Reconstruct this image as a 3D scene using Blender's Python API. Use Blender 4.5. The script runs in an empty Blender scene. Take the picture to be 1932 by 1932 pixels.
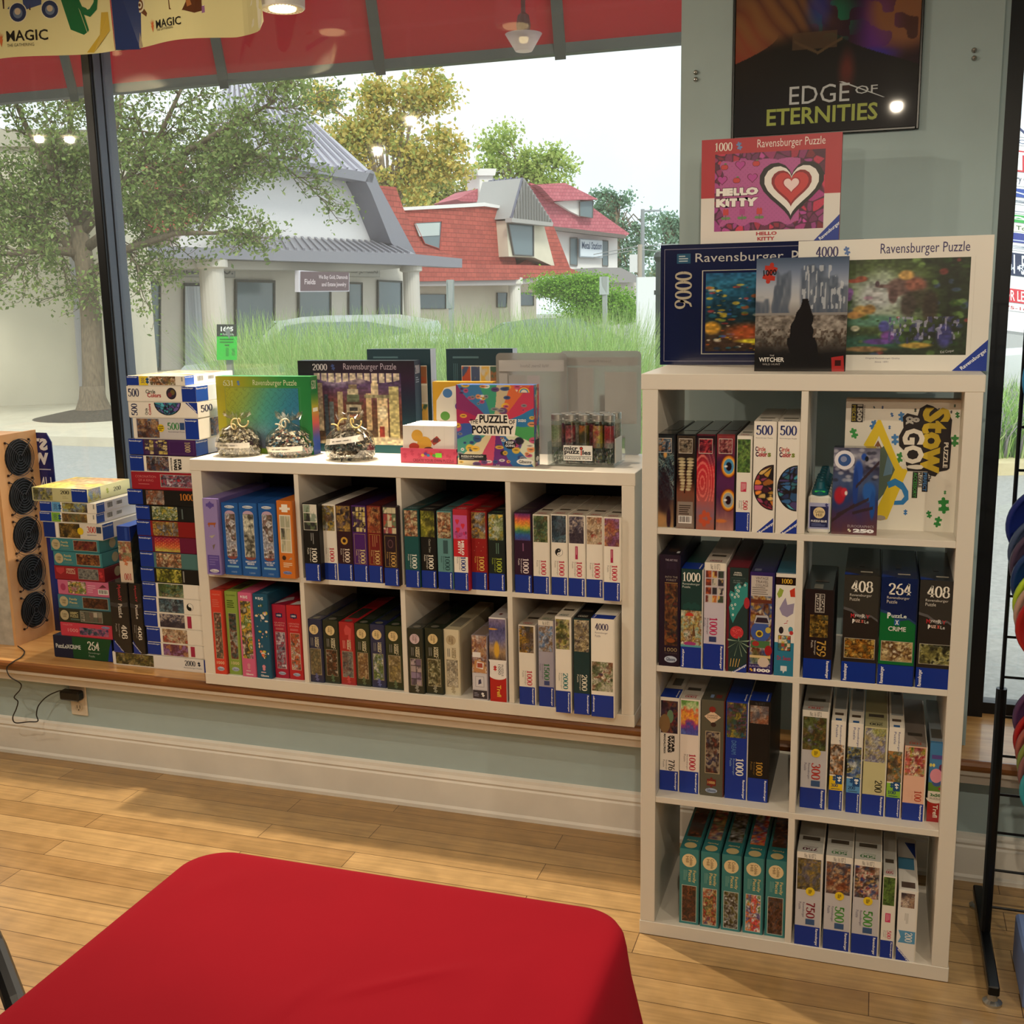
import bpy, math, random
import numpy as np
from mathutils import Vector, Matrix

S = bpy.context.scene
COL = S.collection
PI = math.pi

# ------------------------------------------------------------------ camera
CAM = np.array([.5417, -2.6416, 1.656])
YAW, PITCH, ROLL, FPX = .3197, .1905, -.0185, 2100.5
fw = np.array([-math.sin(YAW)*math.cos(PITCH), math.cos(YAW)*math.cos(PITCH), -math.sin(PITCH)])
_r = np.array([math.cos(YAW), math.sin(YAW), 0.0]); _u = np.cross(_r, fw)
rt = math.cos(ROLL)*_r + math.sin(ROLL)*_u
up = -math.sin(ROLL)*_r + math.cos(ROLL)*_u
cd = bpy.data.cameras.new('camera'); cam = bpy.data.objects.new('camera', cd); COL.objects.link(cam)
m = Matrix.Identity(4)
for i in range(3):
    m[i][0], m[i][1], m[i][2], m[i][3] = rt[i], up[i], -fw[i], CAM[i]
cam.matrix_world = m
cd.sensor_width = 36; cd.lens = FPX/1932*36; cd.clip_start = .05; cd.clip_end = 500
S.camera = cam

# ------------------------------------------------------------------ exposure, world, sun
S.view_settings.view_transform = 'Standard'; S.view_settings.look = 'None'
S.view_settings.gamma = 1; S.view_settings.use_curve_mapping = False
S.view_settings.exposure = 0.0
W = bpy.data.worlds.new('sky'); S.world = W; W.use_nodes = True
nt = W.node_tree; nt.nodes.clear()
wo = nt.nodes.new('ShaderNodeOutputWorld'); bg = nt.nodes.new('ShaderNodeBackground')
tc = nt.nodes.new('ShaderNodeTexCoord'); nz = nt.nodes.new('ShaderNodeTexNoise'); cr = nt.nodes.new('ShaderNodeValToRGB')
nz.inputs['Scale'].default_value = 2.3; nz.inputs['Detail'].default_value = 6
nt.links.new(tc.outputs['Generated'], nz.inputs['Vector']); nt.links.new(nz.outputs['Fac'], cr.inputs['Fac'])
cr.color_ramp.elements[0].position = .36; cr.color_ramp.elements[0].color = (.80, .90, 1.0, 1)
cr.color_ramp.elements[1].position = .58; cr.color_ramp.elements[1].color = (1.0, 1.02, 1.04, 1)
nt.links.new(cr.outputs['Color'], bg.inputs['Color']); bg.inputs['Strength'].default_value = 1.75
nt.links.new(bg.outputs['Background'], wo.inputs['Surface'])
sd = bpy.data.lights.new('sun', 'SUN'); sd.energy = 3.0; sd.angle = math.radians(14); sd.color = (1, .95, .86)
sun = bpy.data.objects.new('sun', sd); COL.objects.link(sun)
sun.rotation_euler = (math.radians(42), 0, math.radians(32))

# ------------------------------------------------------------------ helpers
def ray(px, py): return fw + rt*(px-966)/FPX + up*(966-py)/FPX
def on_y(px, py, Y): d = ray(px, py); return CAM + d*(Y-CAM[1])/d[1]
def on_z(px, py, Z): d = ray(px, py); return CAM + d*(Z-CAM[2])/d[2]
def at(px, py, dist): return CAM + ray(px, py)*dist
def on_v(px, py, A, B):                      # vertical plane through A and B
    n = np.cross(B-A, [0, 0, 1.0]); d = ray(px, py); return CAM + d*(np.dot(A-CAM, n)/np.dot(d, n))

def srgb(c):
    c = np.clip(np.asarray(c, float), 0, None)
    return np.where(c <= .04045, c/12.92, ((c+.055)/1.055)**2.4)
def hx(h):
    h = h.lstrip('#')
    if len(h) == 3: h = ''.join(q*2 for q in h)
    return np.array([int(h[i:i+2], 16)/255 for i in (0, 2, 4)])
def lin(c): return srgb(hx(c) if isinstance(c, str) else c)

def mat(name, color=None, rough=.5, metal=0, coat=0, attr=False, noise=0, nscale=20, bump=0, emit=0, spec=.5, stretch=None):
    M = bpy.data.materials.new(name); M.use_nodes = True; n = M.node_tree; b = n.nodes['Principled BSDF']
    b.inputs['Roughness'].default_value = rough; b.inputs['Metallic'].default_value = metal
    b.inputs['Coat Weight'].default_value = coat; b.inputs['Specular IOR Level'].default_value = spec
    src = None
    if attr:
        a = n.nodes.new('ShaderNodeAttribute'); a.attribute_name = 'Col'; src = a.outputs['Color']
    else:
        c = n.nodes.new('ShaderNodeRGB'); c.outputs[0].default_value = (*lin(color), 1); src = c.outputs[0]
    if noise or bump:
        t = n.nodes.new('ShaderNodeTexCoord'); x = n.nodes.new('ShaderNodeTexNoise'); x.inputs['Scale'].default_value = nscale
        x.inputs['Detail'].default_value = 5
        if stretch:
            mp = n.nodes.new('ShaderNodeMapping'); mp.inputs['Scale'].default_value = stretch
            n.links.new(t.outputs['Object'], mp.inputs['Vector']); n.links.new(mp.outputs['Vector'], x.inputs['Vector'])
        else: n.links.new(t.outputs['Object'], x.inputs['Vector'])
        if noise:
            mx = n.nodes.new('ShaderNodeMix'); mx.data_type = 'RGBA'; mx.blend_type = 'MULTIPLY'
            mr = n.nodes.new('ShaderNodeMapRange'); mr.inputs['From Min'].default_value = .3; mr.inputs['From Max'].default_value = .7
            mr.inputs['To Min'].default_value = 1-noise; mr.inputs['To Max'].default_value = 1
            n.links.new(x.outputs['Fac'], mr.inputs['Value'])
            mx.inputs['Factor'].default_value = 1
            n.links.new(src, mx.inputs['A']); n.links.new(mr.outputs['Result'], mx.inputs['B']); src = mx.outputs['Result']
        if bump:
            bp = n.nodes.new('ShaderNodeBump'); bp.inputs['Strength'].default_value = bump; bp.inputs['Distance'].default_value = .01
            n.links.new(x.outputs['Fac'], bp.inputs['Height']); n.links.new(bp.outputs['Normal'], b.inputs['Normal'])
    n.links.new(src, b.inputs['Base Color'])
    if emit:
        n.links.new(src, b.inputs['Emission Color']); b.inputs['Emission Strength'].default_value = emit
    return M

def clear_mat(name, tint='#ffffff', gloss=.06, rough=.02, milk=0, milkcol='#dddddd', fres=True):
    M = bpy.data.materials.new(name); M.use_nodes = True; n = M.node_tree; n.nodes.clear()
    o = n.nodes.new('ShaderNodeOutputMaterial'); tr = n.nodes.new('ShaderNodeBsdfTransparent'); g = n.nodes.new('ShaderNodeBsdfGlossy')
    tr.inputs['Color'].default_value = (*lin(tint), 1); g.inputs['Roughness'].default_value = rough
    mx = n.nodes.new('ShaderNodeMixShader')
    if fres:
        f = n.nodes.new('ShaderNodeLayerWeight'); f.inputs['Blend'].default_value = .5
        pw = n.nodes.new('ShaderNodeMath'); pw.operation = 'POWER'; pw.inputs[1].default_value = 5
        ml = n.nodes.new('ShaderNodeMath'); ml.operation = 'MULTIPLY_ADD'; ml.inputs[1].default_value = .95; ml.inputs[2].default_value = gloss
        ml.use_clamp = True
        n.links.new(f.outputs['Facing'], pw.inputs[0]); n.links.new(pw.outputs[0], ml.inputs[0]); n.links.new(ml.outputs[0], mx.inputs['Fac'])
    else: mx.inputs['Fac'].default_value = gloss
    n.links.new(tr.outputs[0], mx.inputs[1]); n.links.new(g.outputs[0], mx.inputs[2])
    last = mx.outputs[0]
    if milk:
        d = n.nodes.new('ShaderNodeBsdfDiffuse'); d.inputs['Color'].default_value = (*lin(milkcol), 1)
        t2 = n.nodes.new('ShaderNodeBsdfTranslucent'); t2.inputs['Color'].default_value = (*lin(milkcol), 1)
        ad = n.nodes.new('ShaderNodeMixShader'); n.links.new(d.outputs[0], ad.inputs[1]); n.links.new(t2.outputs[0], ad.inputs[2])
        m2 = n.nodes.new('ShaderNodeMixShader'); m2.inputs['Fac'].default_value = milk
        n.links.new(last, m2.inputs[1]); n.links.new(ad.outputs[0], m2.inputs[2]); last = m2.outputs[0]
    n.links.new(last, o.inputs['Surface'])
    return M

M_CARD = mat('printed_card', attr=True, rough=.42)
M_GLOSS = mat('printed_gloss', attr=True, rough=.16, coat=.3)
M_PAINT = mat('painted', attr=True, rough=.7, noise=.08, nscale=6)
M_LEAF = mat('leaf', attr=True, rough=.6)
_n = M_LEAF.node_tree; _t = _n.nodes.new('ShaderNodeBsdfTranslucent'); _a = [x for x in _n.nodes if x.type == 'ATTRIBUTE'][0]; _m = _n.nodes.new('ShaderNodeMixShader'); _m.inputs['Fac'].default_value = .45
_n.links.new(_a.outputs['Color'], _t.inputs['Color']); _n.links.new(_n.nodes['Principled BSDF'].outputs[0], _m.inputs[1]); _n.links.new(_t.outputs[0], _m.inputs[2]); _n.links.new(_m.outputs[0], _n.nodes['Material Output'].inputs['Surface'])
MATS = {}
def PM(col, rough=.5, metal=0, **k):
    key = (col, rough, metal, tuple(sorted(k.items())))
    if key not in MATS: MATS[key] = mat('m_'+col.strip('#'), col, rough, metal, **k)
    return MATS[key]

def tag(o, label=None, cat=None, group=None, kind=None):
    if label: o['label'] = label
    if cat: o['category'] = cat
    if group: o['group'] = group
    if kind: o['kind'] = kind
    return o
def empty(name, loc, label=None, cat=None, group=None, rz=0):
    o = bpy.data.objects.new(name, None); COL.objects.link(o); o.location = loc; o.rotation_euler = (0, 0, rz)
    o.empty_display_size = .05
    return tag(o, label, cat, group)
def copy_tree(o, parent=None):
    c = o.copy(); COL.objects.link(c); c.parent = parent
    for ch in list(o.children): copy_tree(ch, c)
    return c

class MB:
    def __init__(s, col='#ffffff'): s.v = []; s.c = []; s.f = []; s.n = 0; s.col = lin(col)
    def add(s, pts, faces, col=None):
        pts = np.asarray(pts, float).reshape(-1, 3); k = len(pts)
        c = s.col if col is None else (lin(col) if isinstance(col, str) else np.asarray(col, float))
        if c.ndim == 1: c = np.tile(c, (k, 1))
        s.v.append(pts); s.c.append(c)
        b = s.n; s.f.extend([tuple(i+b for i in f) for f in faces]); s.n += k; return s
    def poly(s, pts, col=None): return s.add(pts, [tuple(range(len(pts)))], col)
    def box(s, x0, x1, y0, y1, z0, z1, col=None, bev=0):
        if bev <= 0:
            P = [(x, y, z) for z in (z0, z1) for y in (y0, y1) for x in (x0, x1)]
            return s.add(P, [(0, 2, 3, 1), (4, 5, 7, 6), (0, 1, 5, 4), (2, 6, 7, 3), (0, 4, 6, 2), (1, 3, 7, 5)], col)
        b = min(bev, (x1-x0)*.45, (y1-y0)*.45, (z1-z0)*.45)
        V = []; idx = {}
        for i in (0, 1):
            for j in (0, 1):
                for k in (0, 1):
                    X, Y, Z = (x0, x1)[i], (y0, y1)[j], (z0, z1)[k]
                    a, c2, d = (b, -b)[i], (b, -b)[j], (b, -b)[k]
                    idx[i, j, k, 0] = len(V); V.append((X, Y+c2, Z+d))
                    idx[i, j, k, 1] = len(V); V.append((X+a, Y, Z+d))
                    idx[i, j, k, 2] = len(V); V.append((X+a, Y+c2, Z))
        I = idx; Fs = []
        Fs += [tuple(I[i, j, k, 0] for j, k in ((0, 0), (1, 0), (1, 1), (0, 1))) for i in (0, 1)]
        Fs += [tuple(I[i, j, k, 1] for i, k in ((0, 0), (1, 0), (1, 1), (0, 1))) for j in (0, 1)]
        Fs += [tuple(I[i, j, k, 2] for i, j in ((0, 0), (1, 0), (1, 1), (0, 1))) for k in (0, 1)]
        for i in (0, 1):
            for j in (0, 1): Fs.append((I[i, j, 0, 0], I[i, j, 1, 0], I[i, j, 1, 1], I[i, j, 0, 1]))
            for k in (0, 1): Fs.append((I[i, 0, k, 0], I[i, 1, k, 0], I[i, 1, k, 2], I[i, 0, k, 2]))
        for j in (0, 1):
            for k in (0, 1): Fs.append((I[0, j, k, 1], I[1, j, k, 1], I[1, j, k, 2], I[0, j, k, 2]))
        Fs += [(I[i, j, k, 0], I[i, j, k, 1], I[i, j, k, 2]) for i in (0, 1) for j in (0, 1) for k in (0, 1)]
        return s.add(V, Fs, col)
    def prism(s, pts, vec, col=None):            # extrude a planar polygon
        pts = np.asarray(pts, float); k = len(pts); P = np.vstack([pts, pts+np.asarray(vec, float)])
        F = [tuple(range(k))[::-1], tuple(range(k, 2*k))] + [(i, (i+1) % k, k+(i+1) % k, k+i) for i in range(k)]
        return s.add(P, F, col)
    def tube(s, path, r, n=8, col=None, cap=True):
        path = [Vector(p) for p in path]; rs = r if isinstance(r, (list, tuple)) else [r]*len(path); P = []; F = []
        a = None
        for i, p in enumerate(path):
            t = (path[min(i+1, len(path)-1)]-path[max(i-1, 0)]).normalized()
            if a is None: a = t.orthogonal().normalized()
            else: a = (a - t*a.dot(t)).normalized()
            b = t.cross(a)
            for k in range(n):
                q = p + (a*math.cos(2*PI*k/n)+b*math.sin(2*PI*k/n))*rs[i]; P.append(tuple(q))
        for i in range(len(path)-1):
            for k in range(n): F.append((i*n+k, i*n+(k+1) % n, (i+1)*n+(k+1) % n, (i+1)*n+k))
        if cap: F += [tuple(range(n))[::-1], tuple(range((len(path)-1)*n, len(path)*n))]
        return s.add(P, F, col)
    def lathe(s, prof, n=24, c=(0, 0, 0), col=None, axis='z', sx=1, sy=1):
        P = []; F = []
        for r, z in prof:
            for k in range(n):
                a = 2*PI*k/n; q = (r*math.cos(a)*sx, r*math.sin(a)*sy, z)
                if axis == 'x': q = (q[2], q[0], q[1])
                if axis == 'y': q = (q[0], q[2], q[1])
                P.append((q[0]+c[0], q[1]+c[1], q[2]+c[2]))
        L = len(prof)
        for i in range(L-1):
            for k in range(n): F.append((i*n+k, i*n+(k+1) % n, (i+1)*n+(k+1) % n, (i+1)*n+k))
        F += [tuple(range(n))[::-1], tuple(range((L-1)*n, L*n))]
        return s.add(P, F, col)
    def build(s, name, M, parent=None, loc=None, smooth=False, rz=0):
        me = bpy.data.meshes.new(name)
        V = np.vstack(s.v) if s.v else np.zeros((0, 3))
        me.from_pydata(V.tolist(), [], s.f); me.materials.append(M)
        C = np.vstack(s.c); C = np.hstack([C, np.ones((len(C), 1))]).astype(np.float32)
        at_ = me.attributes.new('Col', 'FLOAT_COLOR', 'POINT'); at_.data.foreach_set('color', C.ravel())
        if smooth: me.polygons.foreach_set('use_smooth', [True]*len(me.polygons))
        me.update()
        o = bpy.data.objects.new(name, me); COL.objects.link(o)
        if parent: o.parent = parent
        if loc is not None: o.location = loc
        o.rotation_euler = (0, 0, rz)
        return o

def bxo(name, x0, x1, y0, y1, z0, z1, M, bev=0, parent=None, kind=None):
    o = MB().box(x0, x1, y0, y1, z0, z1, bev=bev).build(name, M, parent)
    if kind: o['kind'] = kind
    return o

# ------------------------------------------------------------------ lettering
_tc = {}
def glyphs(s, bold=0):
    key = (s, bold)
    if key in _tc: return _tc[key]
    cu = bpy.data.curves.new('t', 'FONT'); cu.body = s; cu.resolution_u = 2; cu.offset = bold; cu.space_line = .8; cu.align_x = 'CENTER'
    ob = bpy.data.objects.new('t', cu); me = ob.to_mesh()
    V = np.array([v.co[:2] for v in me.vertices]) if len(me.vertices) else np.zeros((3, 2)); F = [tuple(p.vertices) for p in me.polygons]
    ob.to_mesh_clear(); bpy.data.objects.remove(ob); bpy.data.curves.remove(cu)
    lo, hi = V.min(0), V.max(0); V = (V-lo)/np.maximum(hi-lo, 1e-6)
    _tc[key] = (V, F); return _tc[key]

def _arc(cx, cy, rx, ry, a0, a1, n=14):
    return [(cx+rx*math.cos(math.radians(a0+(a1-a0)*i/n)), cy+ry*math.sin(math.radians(a0+(a1-a0)*i/n))) for i in range(n+1)]
DIG = {
 '0': ([_arc(.5, .5, .36, .46, 0, 360, 24)], []),
 '1': ([[(.52, 0), (.52, 1)], [(.5, .93), (.22, .82)]], [(.2, 0, .84, .06)]),
 '2': ([_arc(.48, .72, .33, .25, 175, -35, 14)+[(.15, .08)]], [(.14, 0, .88, .13)]),
 '3': ([_arc(.45, .74, .3, .23, 160, -90, 12), _arc(.45, .27, .36, .25, 90, -165, 14)], []),
 '4': ([[(.66, .98), (.08, .3)], [(.66, 1), (.66, 0)]], [(.06, .24, .96, .32), (.42, 0, .9, .05)]),
 '5': ([[(.26, .98), (.24, .55)], _arc(.46, .32, .38, .28, 125, -160, 16)], [(.24, .86, .84, 1)]),
 '6': ([_arc(.5, .3, .36, .28, 0, 360, 20), [(.16, .32), (.2, .62), (.42, .9), (.78, .98)]], []),
 '7': ([[(.84, .9), (.55, .45), (.42, 0)]], [(.12, .86, .88, 1)]),
 '8': ([_arc(.5, .74, .28, .22, 0, 360, 18), _arc(.5, .27, .36, .25, 0, 360, 20)], []),
 '9': ([_arc(.5, .7, .36, .28, 0, 360, 20), [(.84, .68), (.8, .38), (.58, .1), (.22, .02)]], []),
}
def serif(s):
    key = ('serif', s)
    if key in _tc: return _tc[key]
    V = []; F = []; x = 0
    for ch in s:
        st, bars = DIG[ch]
        for pth in st:
            p = np.array(pth, float); d = np.gradient(p, axis=0) if len(p) > 2 else np.tile(p[1]-p[0], (2, 1))
            l = np.maximum(np.hypot(d[:, 0], d[:, 1]), 1e-9)[:, None]; d = d/l
            w = (.035 + .105*np.abs(d[:, 1])**1.6)[:, None]
            nrm = np.stack([-d[:, 1], d[:, 0]], 1); a = p+nrm*w; b = p-nrm*w; k = len(V)
            for i in range(len(p)): V += [a[i]+(x, 0), b[i]+(x, 0)]
            for i in range(len(p)-1): F.append((k+2*i, k+2*i+1, k+2*i+3, k+2*i+2))
        for x0, y0, x1, y1 in bars:
            k = len(V); V += [np.array(q) for q in ((x+x0, y0), (x+x1, y0), (x+x1, y1), (x+x0, y1))]; F.append((k, k+1, k+2, k+3))
        x += 1.0
    V = np.array(V); lo, hi = V.min(0), V.max(0)
    _tc[key] = ((V-lo)/(hi-lo), F); return _tc[key]

def piece_poly(n=10):                       # jigsaw piece outline in 0..1
    P = []
    def knob(a, b, s):
        a, b = np.array(a), np.array(b); d = b-a; nn = np.array([d[1], -d[0]])*s
        P.append(a); m_ = a+d*.5
        for i in range(n+1):
            t = math.radians(215 - i*250/n)
            P.append(m_ + d*.17*math.cos(t) + nn*(.15+.17*math.sin(t)))
    knob((.2, .2), (.8, .2), 1); knob((.8, .2), (.8, .8), -1); knob((.8, .8), (.2, .8), 1); knob((.2, .8), (.2, .2), -1)
    return np.array(P)
PIECE = piece_poly()

class Face:
    """a printed face: origin o, unit width dir U, unit up dir V, size W x H"""
    def __init__(s, mb, o, U, V, W, H):
        s.mb = mb; s.o = np.array(o, float); s.U = np.array(U, float); s.V = np.array(V, float); s.W = W; s.H = H
        s.N = np.cross(s.U, s.V); s.k = 1; s.i = 0
    def map(s, uv, k=None):
        uv = np.asarray(uv, float).reshape(-1, 2)
        k = (s.k if k is None else k)+.012*s.i; s.i += 1
        return s.o + uv[:, :1]*s.W*s.U + uv[:, 1:]*s.H*s.V + s.N*(.00025*k)
    def rect(s, u0, v0, u1, v1, col, k=None): s.mb.add(s.map([(u0, v0), (u1, v0), (u1, v1), (u0, v1)], k), [(0, 1, 2, 3)], col)
    def poly(s, pts, col, k=None): s.mb.add(s.map(pts, k), [tuple(range(len(pts)))], col)
    def frame(s, u0, v0, u1, v1, col, t=.0012, k=None):
        a, b = t/s.W, t/s.H
        for r in ((u0, v0, u1, v0+b), (u0, v1-b, u1, v1), (u0, v0, u0+a, v1), (u1-a, v0, u1, v1)): s.rect(*r, col, k)
    def ell(s, u, v, ru, rv, col, k=None, n=20, a0=0, a1=360):
        pts = [(u+ru*math.cos(math.radians(a0+(a1-a0)*i/n)), v+rv*math.sin(math.radians(a0+(a1-a0)*i/n))) for i in range(n+(a1-a0 < 360))]
        s.poly(pts, col, k)
    def disc(s, u, v, r, col, k=None, **q): s.ell(u, v, r/s.W, r/s.H, col, k, **q)
    def piece(s, u, v, size, col, ang=0, k=None):
        a = math.radians(ang); R = np.array([[math.cos(a), -math.sin(a)], [math.sin(a), math.cos(a)]])
        p = ((PIECE-.5)*size) @ R.T; s.poly(np.stack([u+p[:, 0]/s.W, v+p[:, 1]/s.H], 1), col, k)
    def put(s, G, u0, v0, u1, v1, col, rot=0, k=None):
        V, F = G; x, y = V[:, 0], V[:, 1]
        if rot == -90: uv = np.stack([u0+y*(u1-u0), v1-x*(v1-v0)], 1)
        elif rot == 90: uv = np.stack([u1-y*(u1-u0), v0+x*(v1-v0)], 1)
        elif rot == 180: uv = np.stack([u1-x*(u1-u0), v1-y*(v1-v0)], 1)
        elif rot == 'm': uv = np.stack([u1-x*(u1-u0), v0+y*(v1-v0)], 1)
        else: uv = np.stack([u0+x*(u1-u0), v0+y*(v1-v0)], 1)
        s.mb.add(s.map(uv, s.k+1 if k is None else k), F, col)
    def text(s, t, u0, v0, u1, v1, col, rot=0, bold=.02, k=None): s.put(glyphs(t, bold), u0, v0, u1, v1, col, rot, k)
    def num(s, t, u0, v0, u1, v1, col, rot=0, k=None): s.put(serif(t), u0, v0, u1, v1, col, rot, k)
    def diag(s, t, u, v, L, hgt, ang, col, k=None, bold=.02):     # text centred at u,v on a slant (metres)
        V, F = glyphs(t, bold); a = math.radians(ang); x = (V[:, 0]-.5)*L; y = (V[:, 1]-.5)*hgt
        uv = np.stack([u+(x*math.cos(a)-y*math.sin(a))/s.W, v+(x*math.sin(a)+y*math.cos(a))/s.H], 1)
        s.mb.add(s.map(uv, s.k+2 if k is None else k), F, col)
    def lines(s, u0, v0, u1, v1, n, col, seed=0, k=None):          # small print as ragged lines
        r = random.Random(seed); h = (v1-v0)/n
        for i in range(n):
            s.rect(u0, v1-h*(i+.75), u0+(u1-u0)*r.uniform(.6, 1), v1-h*(i+.3), col, k)
    def vlines(s, u0, v0, u1, v1, n, col, seed=0, k=None):
        r = random.Random(seed); w = (u1-u0)/n
        for i in range(n):
            s.rect(u0+w*(i+.25), v1-(v1-v0)*r.uniform(.6, 1), u0+w*(i+.7), v1, col, k)
    def bars(s, u0, v0, u1, v1, k=None, seed=1):
        r = random.Random(seed); s.rect(u0, v0, u1, v1, '#f4f2ee', k); u = u0+(u1-u0)*.05
        while u < u1-(u1-u0)*.08:
            w = (u1-u0)*r.uniform(.01, .05); s.rect(u, v0+(v1-v0)*.15, u+w, v0+(v1-v0)*.92, '#222', (s.k if k is None else k)+1); u += w+(u1-u0)*r.uniform(.015, .05)
    def pic(s, u0, v0, u1, v1, fn, res=.0022, k=None, nmax=400):
        w, h = (u1-u0)*s.W, (v1-v0)*s.H; nx = int(min(nmax, max(4, w/res))); ny = int(min(nmax, max(4, h/res)))
        X, Y = np.meshgrid(np.linspace(0, 1, nx+1), np.linspace(0, 1, ny+1))
        c = srgb(np.clip(fn(X, Y, w/h), 0, 1)).reshape(-1, 3)
        uv = np.stack([(u0+X*(u1-u0)).ravel(), (v0+Y*(v1-v0)).ravel()], 1)
        F = [(j*(nx+1)+i, j*(nx+1)+i+1, (j+1)*(nx+1)+i+1, (j+1)*(nx+1)+i) for j in range(ny) for i in range(nx)]
        s.mb.add(s.map(uv, k), F, c)

# ------------------------------------------------------------------ generic printed pictures
def vn(X, Y, sc, seed):
    r = np.random.RandomState(seed % 99991); n = int(sc)+3; G = r.rand(n, n)
    x, y = np.clip(X, -.2, 1.2)*sc+.5, np.clip(Y, -.2, 1.2)*sc+.5; x = np.clip(x, 0, n-1.001); y = np.clip(y, 0, n-1.001)
    i, j = x.astype(int), y.astype(int); fx, fy = x-i, y-j; fx = fx*fx*(3-2*fx); fy = fy*fy*(3-2*fy)
    i2, j2 = np.minimum(i+1, n-1), np.minimum(j+1, n-1)
    return (G[j, i]*(1-fx)+G[j, i2]*fx)*(1-fy)+(G[j2, i]*(1-fx)+G[j2, i2]*fx)*fy
def fbm(X, Y, sc, seed): return (vn(X, Y, sc, seed)*.55+vn(X, Y, sc*2, seed+1)*.3+vn(X, Y, sc*4.1, seed+2)*.15)
def ramp(t, pal):
    P = np.array([hx(p) for p in pal]); t = np.clip(t, 0, 1)*(len(P)-1); i = np.minimum(t.astype(int), len(P)-2); f = (t-i)[..., None]
    return P[i]*(1-f)+P[i+1]*f
def sm(a, b, x): t = np.clip((x-a)/(b-a), 0, 1); return t*t*(3-2*t)
def mixc(c, col, m_): return c*(1-m_[..., None])+(hx(col) if isinstance(col, str) else col)*m_[..., None]
def ellm(X, Y, cx, cy, rx, ry, soft=.12): return 1-sm(1-soft, 1+soft, np.sqrt(((X-cx)/rx)**2+((Y-cy)/ry)**2))

def busy(pal, seed=0, n=40, size=.1, sc=4, contrast=.5):
    def fn(X, Y, asp):
        r = random.Random(seed); Xa = X*min(asp, 1); Ya = Y*min(1/asp, 1)
        Xw = X+.06*(vn(X, Y, 9, seed+20)-.5)*2; Yw = Y+.05*(vn(X, Y, 9, seed+21)-.5)*2
        c = ramp((fbm(Xa, Ya, sc*2, seed)-.2)*1.7, pal)
        for k in range(n):
            a, b = r.random(), r.random(); z = size*r.uniform(.4, 1.5)
            c = mixc(c, r.choice(pal), ellm(Xw, Yw, a, b, z*min(1, 1/asp)*r.uniform(.5, 1.9), z*min(1, asp)*r.uniform(.5, 1.9), .45)*r.uniform(.35, .8))
        return c*(1+contrast*(vn(X, Y*1, 30, seed+9)-.5)[..., None])*.92
    return fn
def tiles(pal, nx, ny, seed=0, line='#1a1a22', lw=.06):
    def fn(X, Y, asp):
        i = np.minimum((X*nx).astype(int), nx-1); j = np.minimum((Y*ny).astype(int), ny-1)
        r = np.random.RandomState(seed); P = np.array([hx(p) for p in pal]); id1 = r.randint(0, len(P), (ny, nx)); id2 = r.randint(0, len(P), (ny, nx))
        t = sm(.42, .58, fbm(X, Y, max(nx, ny)*1.6, seed))[..., None]; c = P[id1[j, i]]*(1-t)+P[id2[j, i]]*t
        fx, fy = X*nx-i, Y*ny-j; e = np.minimum(np.minimum(fx, 1-fx), np.minimum(fy, 1-fy))
        return mixc(c, line, 1-sm(lw*.5, lw, e))
    return fn
def grad(pal, seed=0, warp=.15, sc=5, horiz=False):
    def fn(X, Y, asp):
        t = (X if horiz else 1-Y)+(fbm(X, Y, sc, seed)-.5)*warp*2
        return ramp(t, pal)*(1+.3*(vn(X, Y, 26, seed+5)-.5)[..., None])
    return fn
def vor(pal, n=60, seed=0, edge='#201820', ew=.012):
    def fn(X, Y, asp):
        r = np.random.RandomState(seed); pts = r.rand(n, 2)*[max(asp, 1), max(1/asp, 1)]; P = np.array([hx(p) for p in pal])
        D = np.stack([np.hypot(X*max(asp, 1)-a, Y*max(1/asp, 1)-b) for a, b in pts]); o = np.argsort(D, 0); d1 = np.take_along_axis(D, o[:1], 0)[0]; d2 = np.take_along_axis(D, o[1:2], 0)[0]
        c = P[r.randint(0, len(P), n)[o[0]]]*(.7+.6*r.rand(n)[o[0]])[..., None]
        return mixc(c, edge, 1-sm(ew*.6, ew*1.6, d2-d1))
    return fn
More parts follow.
